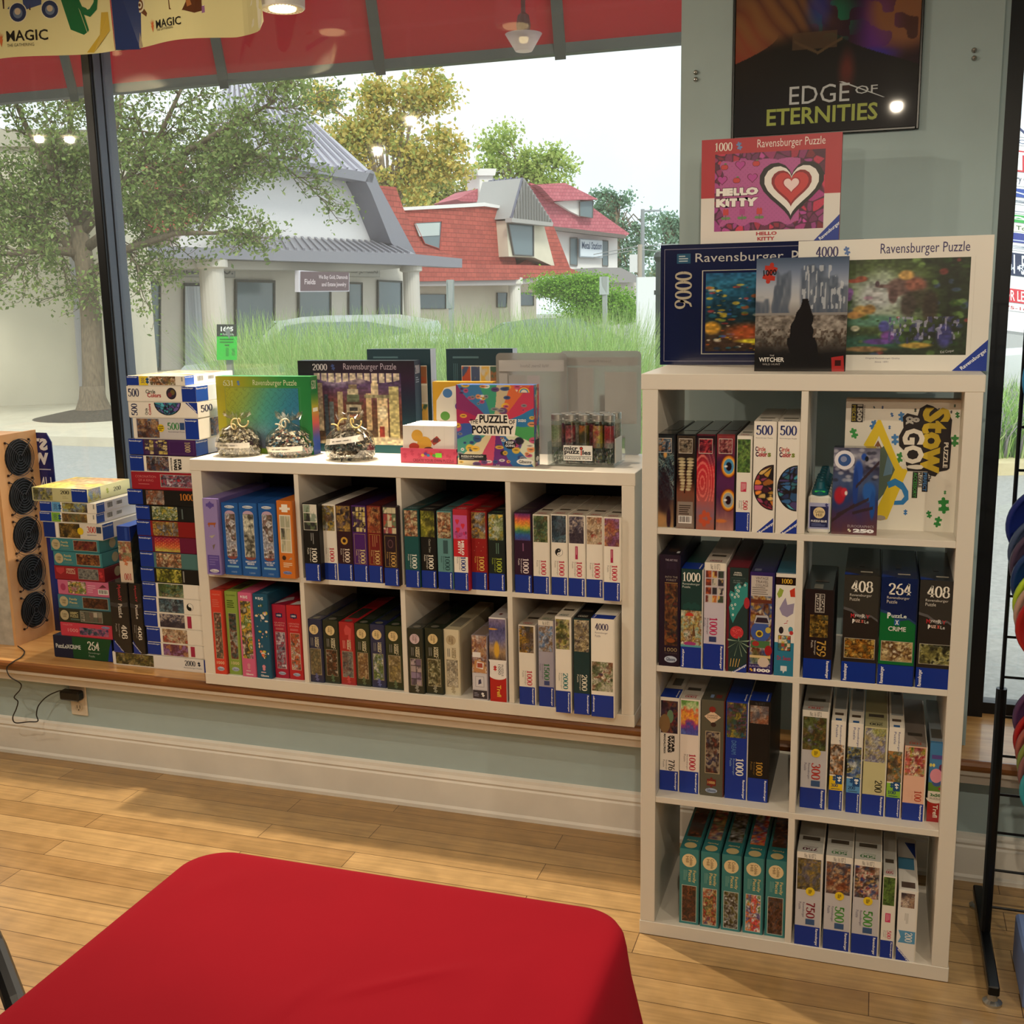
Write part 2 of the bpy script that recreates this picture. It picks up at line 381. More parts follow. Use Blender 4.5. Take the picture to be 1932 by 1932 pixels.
# ------------------------------------------------------------------ room shell
def floor_mat():
    M = mat('bamboo_floor', '#c79a5c', rough=.34, coat=.25); n = M.node_tree; b = n.nodes['Principled BSDF']
    t = n.nodes.new('ShaderNodeTexCoord'); mp = n.nodes.new('ShaderNodeMapping'); n.links.new(t.outputs['Object'], mp.inputs['Vector'])
    br = n.nodes.new('ShaderNodeTexBrick'); n.links.new(mp.outputs['Vector'], br.inputs['Vector'])
    br.inputs['Scale'].default_value = 1; br.inputs['Brick Width'].default_value = .92; br.inputs['Row Height'].default_value = .094
    br.inputs['Mortar Size'].default_value = .0012; br.inputs['Bias'].default_value = 0; br.offset = .37; br.squash = 1
    br.inputs['Color1'].default_value = (*lin('#c4a06c'), 1); br.inputs['Color2'].default_value = (*lin('#a98554'), 1)
    br.inputs['Mortar'].default_value = (*lin('#5e4120'), 1)
    w = n.nodes.new('ShaderNodeTexNoise'); mp2 = n.nodes.new('ShaderNodeMapping'); mp2.inputs['Scale'].default_value = (2.5, 60, 1)
    n.links.new(t.outputs['Object'], mp2.inputs['Vector']); n.links.new(mp2.outputs['Vector'], w.inputs['Vector']); w.inputs['Scale'].default_value = 1.5; w.inputs['Detail'].default_value = 4
    mr = n.nodes.new('ShaderNodeMapRange'); mr.inputs['From Min'].default_value = .3; mr.inputs['From Max'].default_value = .7; mr.inputs['To Min'].default_value = .78; mr.inputs['To Max'].default_value = 1.08
    n.links.new(w.outputs['Fac'], mr.inputs['Value'])
    w2 = n.nodes.new('ShaderNodeTexNoise'); w2.inputs['Scale'].default_value = 14; w2.inputs['Detail'].default_value = 3; n.links.new(t.outputs['Object'], w2.inputs['Vector'])
    mr2 = n.nodes.new('ShaderNodeMapRange'); mr2.inputs['From Min'].default_value = .35; mr2.inputs['From Max'].default_value = .65; mr2.inputs['To Min'].default_value = .86; mr2.inputs['To Max'].default_value = 1.04
    n.links.new(w2.outputs['Fac'], mr2.inputs['Value'])
    mm = n.nodes.new('ShaderNodeMath'); mm.operation = 'MULTIPLY'; n.links.new(mr.outputs[0], mm.inputs[0]); n.links.new(mr2.outputs[0], mm.inputs[1])
    mx = n.nodes.new('ShaderNodeMix'); mx.data_type = 'RGBA'; mx.blend_type = 'MULTIPLY'; mx.inputs['Factor'].default_value = 1
    n.links.new(br.outputs['Color'], mx.inputs['A']); n.links.new(mm.outputs[0], mx.inputs['B']); n.links.new(mx.outputs['Result'], b.inputs['Base Color'])
    bp = n.nodes.new('ShaderNodeBump'); bp.inputs['Strength'].default_value = .15; bp.inputs['Distance'].default_value = .002; bp.invert = True
    n.links.new(br.outputs['Fac'], bp.inputs['Height']); n.links.new(bp.outputs['Normal'], b.inputs['Normal'])
    rr = n.nodes.new('ShaderNodeMapRange'); rr.inputs['To Min'].default_value = .22; rr.inputs['To Max'].default_value = .5
    n.links.new(w2.outputs['Fac'], rr.inputs['Value']); n.links.new(rr.outputs[0], b.inputs['Roughness'])
    return M
M_MINT = mat('mint_wall', '#b0c4c7', rough=.85, noise=.05, nscale=9, bump=.05)
M_TRIMW = mat('white_trim', '#f0ebe2', rough=.5, noise=.1, nscale=7)
M_FRAME = mat('dark_anodised', '#17181b', rough=.38, metal=.4)
M_FRAMEG = mat('mullion_lit_side', '#5a6270', rough=.45, metal=.3)
def wood_mat(name, c1, c2, rough=.35, coat=.3, sc=(3, 40, 40)):
    M = mat(name, c1, rough=rough, coat=coat, noise=.0); n = M.node_tree; b = n.nodes['Principled BSDF']
    t = n.nodes.new('ShaderNodeTexCoord'); mp = n.nodes.new('ShaderNodeMapping'); mp.inputs['Scale'].default_value = sc
    w = n.nodes.new('ShaderNodeTexNoise'); w.inputs['Scale'].default_value = 1; w.inputs['Detail'].default_value = 5; w.inputs['Distortion'].default_value = .8
    n.links.new(t.outputs['Object'], mp.inputs['Vector']); n.links.new(mp.outputs['Vector'], w.inputs['Vector'])
    r = n.nodes.new('ShaderNodeValToRGB'); r.color_ramp.elements[0].color = (*lin(c2), 1); r.color_ramp.elements[0].position = .35
    r.color_ramp.elements[1].color = (*lin(c1), 1); r.color_ramp.elements[1].position = .65
    n.links.new(w.outputs['Fac'], r.inputs['Fac']); n.links.new(r.outputs['Color'], b.inputs['Base Color'])
    return M
M_SILL = wood_mat('honey_sill', '#d3a063', '#bd8649')
M_PLY = wood_mat('birch_ply', '#e0b07c', '#d09a64', rough=.5, coat=0, sc=(20, 3, 3))
M_GLASS = clear_mat('window_glass', '#f4f8f6', gloss=.05, milk=.06, milkcol='#d4d6d2')  # milk mixes in a pale veil for the haze of reflections

fl = MB().box(-5.2, 3.2, -5.2, .56, -.06, 0).build('floor', floor_mat()); fl['kind'] = 'structure'
w = MB(); w.box(-5.2, 3.2, .545, .90, -.3, .36); w.box(-.006, .80, .545, .90, .36, 3.0); w.box(.80, .815, .56, .90, .36, 3.0)
tag(w.build('wall_back', M_MINT), kind='structure')
bxo('wall_left', -5.4, -5.2, -5.4, .9, -.3, 3.0, M_MINT, kind='structure')
bxo('wall_right', 3.2, 3.4, -5.4, .9, -.3, 3.0, M_MINT, kind='structure')
bxo('wall_rear', -5.4, 3.4, -5.4, -5.2, -.3, 3.0, M_MINT, kind='structure')
bxo('ceiling', -5.4, 3.4, -5.4, .95, 3.0, 3.3, mat('ceiling_white', '#d8d6d0', rough=.9), kind='structure')
s_ = MB(); s_.prism([(-5.2, y, z) for y, z in ((.462, .392), (.86, .392), (.86, .362), (.462, .362))], (8.4, 0, 0)); tag(s_.build('trim_1', M_SILL), kind='structure')
s_ = MB(); s_.prism([(-5.2, y, z) for y, z in ((.445, .370), (.443, .380), (.447, .388), (.455, .392), (.4621, .392), (.4621, .362), (.450, .362))], (8.4, 0, 0)); tag(s_.build('trim_5', wood_mat('dark_nosing', '#8a5526', '#6e4019')), kind='structure')
s_ = MB(); prof = [(.545, .362), (.452, .362), (.452, .350), (.466, .340), (.470, .318), (.545, .300)]
s_.prism([(-5.2, y, z) for y, z in prof], (8.4, 0, 0)); tag(s_.build('trim_2', mat('beige_apron', '#cfc2b2', rough=.55)), kind='structure')
s_ = MB(); prof = [(.546, 0), (.521, 0), (.521, .012), (.526, .02), (.526, .100), (.530, .106), (.526, .114), (.532, .124), (.534, .134), (.546, .140)]
s_.prism([(-5.2, y, z) for y, z in prof], (8.4, 0, 0)); tag(s_.build('baseboard_back', M_TRIMW), kind='structure')

def window(name, x0, x1, fw_=.045):
    r = empty(name, (x0, .86, .392)); r['kind'] = 'structure'
    f = MB(); z0, z1 = .392, 2.995
    f.box(x0, x1, .835, .885, z0, z0+.035); f.box(x0, x1, .835, .885, z1-.05, z1)
    f.box(x0, x0+fw_, .80, .895, z0, z1); f.box(x1-fw_, x1, .835, .885, z0, z1)
    o = f.build('window_frame', M_FRAME, r, (-x0, -.86, -.392)); o['kind'] = 'structure'
    g = bxo('window_pane', x0+.01, x1-.01, .857, .863, z0+.03, z1-.03, M_GLASS, parent=r, kind='structure'); g.location = (-x0, -.86, -.392)
    return r
XM = on_y(184, 300, .79)[0]                       # right face of the mullion
window('window_1', -5.2, XM-.02)
window('window_2', XM-.012, -.006, .01)
window('window_3', .815, 3.2, .062)
mu = MB(); mu.box(XM-.036, XM, .79, .88, .392, 2.995, bev=.003)
tag(mu.build('trim_3', M_FRAME), kind='structure')
mu = MB(); mu.box(XM, XM+.004, .805, .842, .392, 2.995); mu.box(XM, XM+.006, .849, .90, .392, 2.995)  # paler strips put the window light into the mullion's side colour
tag(mu.build('trim_4', M_FRAMEG), kind='structure')

# ------------------------------------------------------------------ outside: awning
M_AWN = mat('red_canvas', '#b80f2c', rough=.8)
n_ = M_AWN.node_tree; tl = n_.nodes.new('ShaderNodeBsdfTranslucent'); tl.inputs['Color'].default_value = (*lin('#c8102c'), 1)
ms = n_.nodes.new('ShaderNodeMixShader'); ms.inputs['Fac'].default_value = .45
n_.links.new(n_.nodes['Principled BSDF'].outputs[0], ms.inputs[1]); n_.links.new(tl.outputs[0], ms.inputs[2]); n_.links.new(ms.outputs[0], n_.nodes['Material Output'].inputs['Surface'])
M_STEEL = mat('grey_steel', '#4c5352', rough=.5, metal=.2)
YA = 1.75; ZA = on_y(700, 131, YA)[2]
aw = empty('awning', (-2, YA, ZA), 'red canvas awning with grey steel rafters above the shop window', 'awning')
MB().prism([(-7, YA, ZA), (-7, YA-.36, ZA+1.3), (-7, .96, ZA+1.45), (-7, .96, ZA+1.46), (-7, YA-.352, ZA+1.31), (-7, YA+.01, ZA)], (8.5, 0, 0)).build('canopy', M_AWN, aw, (2, -YA, -ZA))
MB().box(-7, 1.5, YA-.025, YA+.025, ZA-.008, ZA+.03).build('front_rail', M_STEEL, aw, (2, -YA, -ZA))
for px, py in ((146, 182), (428, 160), (722, 132), (1060, 103), (1390, 75), (-160, 205)):
    x = on_y(px, py, YA)[0]
    MB().prism([(x-.022, YA-.02, ZA+.01), (x+.022, YA-.02, ZA+.01), (x+.022, YA-.02, ZA-.03), (x-.022, YA-.02, ZA-.03)], (0, -.345, 1.28)).build('rafter', M_STEEL, aw, (2, -YA, -ZA))

# ------------------------------------------------------------------ ceiling lamps
M_LAMPW = mat('lamp_white', '#e9e7e2', rough=.35)
M_BULB = mat('bulb_glow', '#ffdca0', rough=.4, emit=3)
def spot_lamp(x, y, z, power, aim=None, label=None, grp='warm spot lamps on the ceiling track', size=125):
    r = empty('spot_lamp', (x, y, z), label, 'lamp', grp)
    b = MB(); b.lathe([(.060, .012), (.066, .0), (.070, .004), (.071, .03), (.066, .034), (.066, .17), (.05, .185), (.012, .19), (.012, .43), (.04, .432), (.04, .445)], 32)
    b.build('housing', M_LAMPW, r, smooth=False)
    f = MB()
    for k in range(28):
        a = 2*PI*k/28; c, s2 = math.cos(a), math.sin(a)
        f.tube([(.045*c, .045*s2, .004), (.064*c, .064*s2, .002)], .0016, 4)
    f.build('fin_ring', PM('#bdbab3', .4), r)
    MB().lathe([(.041, -.002), (.043, .002), (.043, .008)], 28).build('bulb', M_BULB, r)
    ld = bpy.data.lights.new('spot', 'SPOT'); ld.energy = power; ld.color = (1, .85, .64); ld.spot_size = math.radians(size); ld.spot_blend = .5; ld.shadow_soft_size = .02
    lo = bpy.data.objects.new('light', ld); COL.objects.link(lo); lo.parent = r; lo.location = (0, 0, -.012)
    if aim is not None:
        d = Vector(aim)-Vector((x, y, z)); lo.rotation_euler = d.to_track_quat('-Z', 'Y').to_euler()
    return r
PW = .38
spot_lamp(-1.29, .69, 2.557, 560*PW, (-1.40, -1.05, 0), 'white cylindrical spot lamp glowing warm beside the hanging banners', size=104)
spot_lamp(-.652, .62, 2.535, 90*PW, (-.6, -.7, 0), 'white spot lamp above the main window, out over the bags', size=90)
spot_lamp(-2.18, .725, 2.557, 140*PW, (-2.3, -.9, 0), 'white spot lamp behind the left banner', size=100)
LT = 'ceiling spot lamp further back in the shop'
for x, y, p, aim in ((-3.83, -.83, 60, (-3.2, .4, .6)), (-3.7, -.913, 60, (-2.6, .5, .6)), (-1.766, -1.1, 125, (-1.0, .5, .7)), (-2.41, -2.09, 90, (-1.6, .3, .6)),
                     (.566, -2.35, 190, (.35, 0, .65)), (1.7, -1.5, 120, (.45, .0, .55)), (-.6, -3.4, 120, (-.3, -.9, .5)), (1.6, -3.6, 100, (.6, -1, .6))):
    spot_lamp(x, y, 2.557, p*PW, aim, LT, size=76 if x > 0 and y > -3 else 125)
for y, x0, x1 in ((.69, -2.4, -.45), (-1.1, -4.2, 2.0)):
    tag(MB().box(x0, x1, y-.02, y+.02, 2.985, 3.0).build('lamp_track', M_LAMPW), 'white lamp track fixed to the ceiling', 'track', 'lamp tracks')
# ------------------------------------------------------------------ the two cube shelves
M_MEL = mat('white_melamine', '#e4ddd1', rough=.45, noise=.03, nscale=5)
def cube_shelf(name, loc, cols, rows, label):
    r = empty(name, loc, label, 'shelf'); Wd = cols*.339+(cols-1)*.016+.076-(.008 if cols == 2 else .006); H = {4: 1.4706, 2: .7665}[rows]; D = .39; T = .038
    tx0, tx1 = (-.001, Wd+.001) if cols == 2 else (0, Wd)
    MB().box(tx0, tx1, 0, D, H-T, H, bev=.0015).build('top_panel', M_MEL, r)
    MB().box(0, Wd, 0, D, 0, T, bev=.0015).build('bottom_panel', M_MEL, r)
    for x in (.002, Wd-T-.002): MB().box(x, x+T, .001, D-.001, T, H-T, bev=.001).build('side_panel', M_MEL, r)
    ix0, ix1 = T+.002, Wd-T-.002; cw = (ix1-ix0-(cols-1)*.016)/cols; ch = (H-2*T-(rows-1)*.016)/rows
    zs = [T+i*(ch+.016) for i in range(rows)]
    for i in range(1, rows): MB().box(ix0, ix1, .003, D-.003, zs[i]-.016, zs[i], bev=.0008).build('shelf_board', M_MEL, r)
    for i in range(rows):
        for j in range(1, cols):
            x = ix0+j*cw+(j-1)*.016; MB().box(x, x+.016, .003, D-.003, zs[i], zs[i]+ch, bev=.0008).build('divider', M_MEL, r)
    return r, [z+loc[2] for z in zs]
tall, ZT = cube_shelf('cube_shelf', (0, 0, 0), 2, 4, 'tall white cube shelf, two cubbies wide and four high, against the pier')
low, ZL = cube_shelf('cube_shelf', (-1.581, .44, .392), 4, 2, 'low wide white cube shelf standing on the window sill')

# ------------------------------------------------------------------ puzzle boxes
BL = '#0b3296'; BR = 'Ravensburger'; OFF = '#efe9de'
def pbox(x0, x1, yf, h, z, d, base, draw, label, group=None, gloss=False, top=None, right=None, tray=OFF, seam='x', rz=0, name='puzzle_box', cat='puzzle box', left=None):
    w = x1-x0; mb = MB(base); s = .0028
    X0, X1, Z0 = -w/2, w/2, 0
    if seam == 'x': lx1, lz0 = X1-s, 0
    elif seam == 'z': lx1, lz0 = X1, s
    else: lx1, lz0 = X1, 0
    yb = d-(s if seam == 'y' else 0)
    mb.box(X0, lx1, 0, yb, lz0, h, bev=.0009)
    F = Face(mb, (X0, 0, lz0), (1, 0, 0), (0, 0, 1), lx1-X0, h-lz0)
    if draw: draw(F)
    if top: top(Face(mb, (X0, 0, h), (1, 0, 0), (0, 1, 0), lx1-X0, yb))
    if right: right(Face(mb, (lx1, 0, lz0), (0, 1, 0), (0, 0, 1), yb, h-lz0))
    o = mb.build(name, M_GLOSS if gloss else M_CARD, None, ((x0+x1)/2, yf, z), rz=rz)
    tag(o, label, cat, group)
    t = MB(tray); i = .0014
    if seam == 'x': t.box(X0+.004, X1, i, d-i, i*.3, h-i)
    elif seam == 'z': t.box(X0+i, X1-i, i, d-i, 0, h-.004)
    else: t.box(X0+i, X1-i, .004, d, i*.3, h-i)
    t.build('tray', M_CARD, o)
    return o

def band(f, t='#ffffff', h=.225, side='r', b=BL):
    f.rect(0, 0, 1, h, b, 2)
    if side == 'r': f.text(BR, .80, .012, .93, h*.93, t, -90, k=3)
    elif side == 'l': f.text(BR, .06, .012, .19, h*.9, t, 90, k=3)
def rav(art, body, num, nc, pic=(.655, .985), blue=.225, small=None, extra=None, strip=None, nv=(.245, .43), nu=(.50, .84)):
    def d(f):
        f.rect(0, 0, 1, 1, body)
        if art: f.pic(.04, pic[0], .96, pic[1], art, k=2)
        if strip: f.rect(0, pic[1], 1, 1, strip, 2); f.text('No. 16 107 2', .3, pic[1]+.008, .75, .99, '#555', k=3, bold=0)
        f.num(num, nu[0], nv[0], nu[1], nv[1], nc, -90, 3)
        sc = small or nc
        f.text(BR, nu[0]-.16, nv[0], nu[0]-.05, nv[1]-.005, sc, -90, 0, 3); f.text('Puzzle', nu[0]-.29, nv[1]-.085, nu[0]-.19, nv[1]-.005, sc, -90, 0, 3)
        if extra: extra(f)
        band(f, h=blue)
    return d
def rtop(body, num, nc, bar='#4a4238'):
    def t(f):
        f.rect(0, 0, 1, 1, body); f.num(num, .2, .03, .8, .075, nc, 180, 3); f.text(BR, .25, .085, .8, .10, nc, 180, 0, 3)
        f.rect(.15, .20, .85, .26, bar, 2)
    return t
def btop(f): f.rect(0, .0, 1, .20, BL, 2); f.text(BR, .80, .01, .90, .16, '#fff', -90, k=3)
HI = ['#3b2a1c', '#7a5a36', '#c9a46a', '#e8d9a8', '#54606b', '#8e3b2c']
GAR = ['#2d4a22', '#6f8f3c', '#c9c27a', '#efe3b8', '#8a5a34', '#b8503c']
VIC = ['#e9dcc2', '#c79c74', '#9b5a3c', '#55382c', '#d8c8a0', '#7c7f5a']
NITE = ['#0d0d18', '#2a2348', '#6a4a7a', '#d9a45c', '#1c2c3a']
RED = ['#7a1720', '#b22a30', '#d8845a', '#f0d6b4', '#3a1218', '#8a94a6']
CAB = ['#e4e6ee', '#b7bccb', '#6d6f7a', '#8b5a3a', '#3c3430', '#f4f2f0']

def L_(x, s): return f'{x}, {s}'
# --- tall shelf, top left
loc = 'tall shelf top left'; z = ZT[3]; G = 'puzzle boxes in the tall shelf'
def dark_art(col, bot, sq, fn):
    def d(f):
        f.pic(0, 0, 1, 1, fn, res=.0015); f.rect(.1, .80, .86, .955, '#d8cfc4', 2); f.pic(.12, .806, .84, .949, sq, k=3); f.rect(0, .985, 1, 1, col, 3)
    return d
def witch(X, Y, a):
    c = ramp(1-Y, ['#1c2226', '#2c3036', '#20242c', '#2c2a34', '#6a5442', '#a8875c'])
    for i in range(16): c = mixc(c, random.Random(i).choice(['#3f6a78', '#8fa39c', '#1a2430', '#54747a']), (np.abs(np.sin(9*(Y+.35*X)+i*1.3+3*fbm(X, Y, 4, i))) < .09)*(Y > .3)*(Y < .8)*.7)
    c = mixc(c, '#1d1e26', ellm(X, Y, .45, .38, .38, .24, .3)*.8); c = mixc(c, '#d9a25c', ellm(X, Y, .5, .78, .1, .035, .4)); c = mixc(c, '#c89a62', ellm(X, Y, .25, .08, .35, .07, .5)*.8)
    return mixc(c, '#23202a', ellm(X, Y, .72, .1, .12, .12, .3))
def teeth(X, Y, a):
    c = ramp(Y+.25*(fbm(X, Y, 5, 3)-.5), ['#8f8074', '#6d5748', '#7a4a38', '#1c1512', '#2a1f18', '#403428'])
    for j in range(11):
        for q in (-1, 1): c = mixc(c, '#cbbd96' if j % 3 else '#b3a47c', ellm(X, Y, .5+q*(.24-.008*j)+.03*math.sin(j), .74-j*.032, .2-.006*j, .0145, .25))
    return mixc(c, '#1a120e', ((np.abs(X-.5-.05*np.sin(Y*12)) < .025)*(Y > .38)*(Y < .78))*1.0)
def flam(X, Y, a):
    c = ramp(Y+.15*(fbm(X, Y, 4, 2)-.5), ['#a86a5a', '#8c6a78', '#b05c58', '#c23a3e', '#c8303c', '#3a1420', '#240c16'])
    d = np.hypot((X-.3), (Y-.5)*1.9); c = mixc(c, '#e87a70', (np.sin(d*46+4*fbm(X, Y, 3, 4)) > .45)*(Y > .3)*(Y < .8)*.8)
    c = mixc(c, '#74304a', ellm(X, Y, .85, .78, .3, .1, .4)*.6)
    for k in range(7): c = mixc(c, '#c8583a', ellm(X, Y, .5+.25*math.cos(k*.9), .12+.05*math.sin(k*.9), .12, .02+.01*(k % 3), .3))
    return c
def eyes(X, Y, a):
    c = ramp(Y+.2*(fbm(X, Y, 4, 8)-.5), ['#c08c7c', '#8c5c60', '#4c2c50', '#5a2c58', '#3a1c44', '#7a2c40', '#923c3a'])
    for cy, iris in ((.67, '#4a94c4'), (.32, '#9aa4ac')):
        for r_, q in ((.44, '#7a3418'), (.40, '#e08a2c'), (.33, '#f2c85c'), (.29, iris), (.17, '#17141c')): c = mixc(c, q, ellm(X, Y, .68, cy, r_, r_*.27, .06))
        c = mixc(c, '#eee', ellm(X, Y, .52, cy, .09, .012, .3))
    return mixc(c, '#d07a40', ellm(X, Y, .3, .1, .3, .02, .4))
for q in ((.035, .081, .013, .230, dark_art('#101014', 0, busy(['#1b2230', '#39465a', '#90a0a8', '#c9722c'], 1, 9), witch), '#12131a', 'dark glossy puzzle box with a swirling haired figure in a dress'),
          (.0865, .1325, .004, .231, dark_art('#101014', 0, busy(['#2a2420', '#6d5c4c', '#a39680', '#14100e'], 2, 12), teeth), '#15110f', 'dark glossy puzzle box with a grinning row of pale teeth'),
          (.1345, .1805, .004, .232, dark_art('#5a1420', 0, busy(['#3a1020', '#8c2030', '#d84a50', '#20101c'], 3, 9), flam), '#3a1018', 'glossy puzzle box with coral pink feathers'),
          (.182, .2265, .004, .233, dark_art('#7a2c30', 0, busy(['#4a1420', '#8a3a40', '#c88a80', '#30101c'], 4, 12), eyes), '#40182a', 'glossy puzzle box with two big orange ringed eyes')):
    def dd(f, _d=q[4], _n=q[6]):
        _d(f)
        if 'teeth' in _n: f.rect(.06, .02, .92, .29, '#8f857a', 3); f.lines(.15, .15, .85, .26, 5, '#3c3630', k=4); f.bars(.12, .06, .86, .14, 4)
    pbox(q[0], q[1], q[2], q[3], z, .30, q[5], dd, L_(q[6], loc), G, True, tray='#16151a', top=lambda f: f.rect(.1, .25, .9, .6, '#2c3136', 2))
def ex500(f): f.rect(.32, .42, .72, .52, '#c8284c', 3); f.vlines(.36, .425, .68, .51, 4, '#f2c6cc', k=4)
pbox(.229, .2645, .004, .230, z, .30, OFF, rav(busy(['#2f4a24', '#4f7a34', '#7fa04a', '#22361c'], 5, 30, .06), OFF, '500', '#c0283c', pic=(.62, .965), blue=.205, small='#777', extra=ex500, nv=(.23, .33)), L_('narrow white puzzle box with a green leaf picture', loc), G, top=rtop('#d8d4ca', '500', '#b03040'))
def circ(pal, seed):
    def d(f):
        f.rect(0, 0, 1, 1, OFF); f.num('500', .1, .88, .88, .965, '#14276e', k=3); f.text('Ravensburger Puzzle', .1, .845, .88, .858, '#8a8a90', bold=0, k=3)
        f.text('Circle', .08, .735, .56, .775, '#c03028', k=3); f.text('of', .48, .715, .58, .737, '#2a7a3a', k=3); f.text('Color', .10, .685, .64, .73, '#b02a34', bold=.04, k=3); f.text('s', .66, .685, .82, .722, '#7a8a2c', bold=.04, k=3)
        f.text('C', .08, .735, .18, .775, '#1c2c50', bold=.03, k=4); f.text('C', .1, .685, .22, .73, '#1c2040', bold=.04, k=4)
        fn = vor(pal, 46, seed, '#0e0a12', .03); f.ell(.965, .41, .93, .206, '#0c0a10', 2, n=28, a0=90, a1=270)
        mbx = []; ns = 22
        X, Y = np.meshgrid(np.linspace(0, 1, 29), np.linspace(0, 1, 57)); th = Y*2-1
        c = srgb(np.clip(fn(X*.5+.0, Y, .55), 0, 1)).reshape(-1, 3)
        R = np.sqrt(np.maximum(0, 1-th**2)); uu = .965-.88*R*X; vv = .41+.196*th
        f.mb.add(f.map(np.stack([uu.ravel(), vv.ravel()], 1), 3), [(j*29+i, j*29+i+1, (j+1)*29+i+1, (j+1)*29+i) for j in range(56) for i in range(28)], c)
        f.poly([(.22, 0), (1, 0), (1, .135)], BL, 2); f.diag(BR, .70, .045, .042, .0075, 38, '#fff', k=4)
    return d
pbox(.2675, .3195, .004, .265, z, .30, OFF, circ(['#d8a43c', '#8a2c3c', '#5a1430', '#e8c070', '#3a1c10', '#b04a70', '#c8782c'], 11), L_('tall white puzzle box with a gold and crimson half circle', loc), G, top=rtop('#d8d4ca', '500', '#26356e'))
pbox(.322, .374, .004, .265, z, .30, OFF, circ(['#2c5a8a', '#3a8a9a', '#6a5aa0', '#243a6a', '#4a9ab0', '#7a70b8'], 12), L_('tall white puzzle box with a blue and violet half circle', loc), G, top=rtop('#d8d4ca', '500', '#26356e'))

# --- tall shelf, second row left
loc = 'tall shelf second row left'; z = ZT[2]
def gforest(f):
    f.rect(0, 0, 1, 1, '#1b1226'); f.text('THE ART FILE', .3, .945, .9, .962, '#b9aebb', bold=0, k=3); f.vlines(.36, .85, .86, .93, 7, '#2c2036', 4)
    f.text('INTO THE', .3, .795, .92, .812, '#a79a8c', bold=0, k=3); f.text('FOREST', .36, .768, .86, .785, '#a79a8c', bold=0, k=3); f.rect(.28, .748, .92, .754, '#b08a4a', 3)
    f.pic(.28, .19, .93, .742, busy(['#1c1c1e', '#34281e', '#5c3a24', '#8a5a30', '#262a2c', '#6a2c22'], 21, 70, .07), k=2, res=.0016)
    f.ell(.6, .235, .22, .02, '#8a4a22', 3); f.ell(.62, .36, .2, .018, '#6a4424', 3)
    f.text('1000', .3, .135, .92, .17, '#a8926a', bold=0, k=3); f.text('PIECE PUZZLE', .3, .115, .92, .124, '#6a5f5a', bold=0, k=3)
    f.ell(.6, .065, .32, .03, '#b9c4d8', 3); f.text('Gibsons', .38, .05, .84, .082, '#1c2c50', k=4)
pbox(.046, .098, .004, .286, z, .33, '#16101e', gforest, L_('tall dark purple puzzle box with a night forest strip', loc), G, tray='#1d1630', top=lambda f: (f.rect(.3, .1, .8, .2, '#3c2c24', 2), f.rect(.78, .06, .92, .12, '#c9cbd0', 2)))
def g1000(f):
    f.rect(0, 0, 1, 1, '#0e3a36'); f.num('1000', .08, .875, .92, .965, '#f4f0e4', k=3); f.text(BR, .06, .835, .9, .862, '#cfd6cc', bold=0, k=3); f.text('Puzzle', .06, .81, .44, .832, '#cfd6cc', bold=0, k=3)
    for k in range(5): f.ell(.2+.15*k, .62+.02*(k % 2), .12, .03, '#134842', 2)
    f.pic(0, .225, 1, .585, busy(['#d8d2b8', '#8fae9c', '#c9a85c', '#6f4a30', '#e8e0cc', '#3f6a54'], 22, 40, .08), k=2, res=.0016); f.ell(.42, .53, .2, .035, '#c8402c', 3, a0=0, a1=180); f.ell(.45, .25, .3, .02, '#a83a78', 3); f.poly([(.55, .33), (.72, .33), (.62, .46)], '#6b4a2c', 3)
    f.rect(0, .215, 1, .235, '#5aa0a8', 3); band(f, h=.215, side='l')
pbox(.1005, .154, .004, .253, z, .33, '#0e3a36', g1000, L_('dark green puzzle box with a pale festive house picture', loc), G, top=btop)
pbox(.157, .2095, .004, .272, z, .33, '#d9d2dc', rav(tiles(['#b8562c', '#d8b060', '#3a4a3c', '#6a2c24', '#c9c0b0', '#2c2c34'], 3, 4, 23, '#c9bfc4', .09), '#cdc5d2', '1000', '#c42860', pic=(.63, .93), blue=.245, small='#6a6478', strip='#efe6d6', nv=(.33, .49), nu=(.28, .66),
     extra=lambda f: f.rect(.26, .265, .62, .315, '#2c3c6a', 3)), L_('lavender and white puzzle box with round baubles in a grid', loc), G, top=rtop('#b9b0a4', '1000', '#8a4050'))
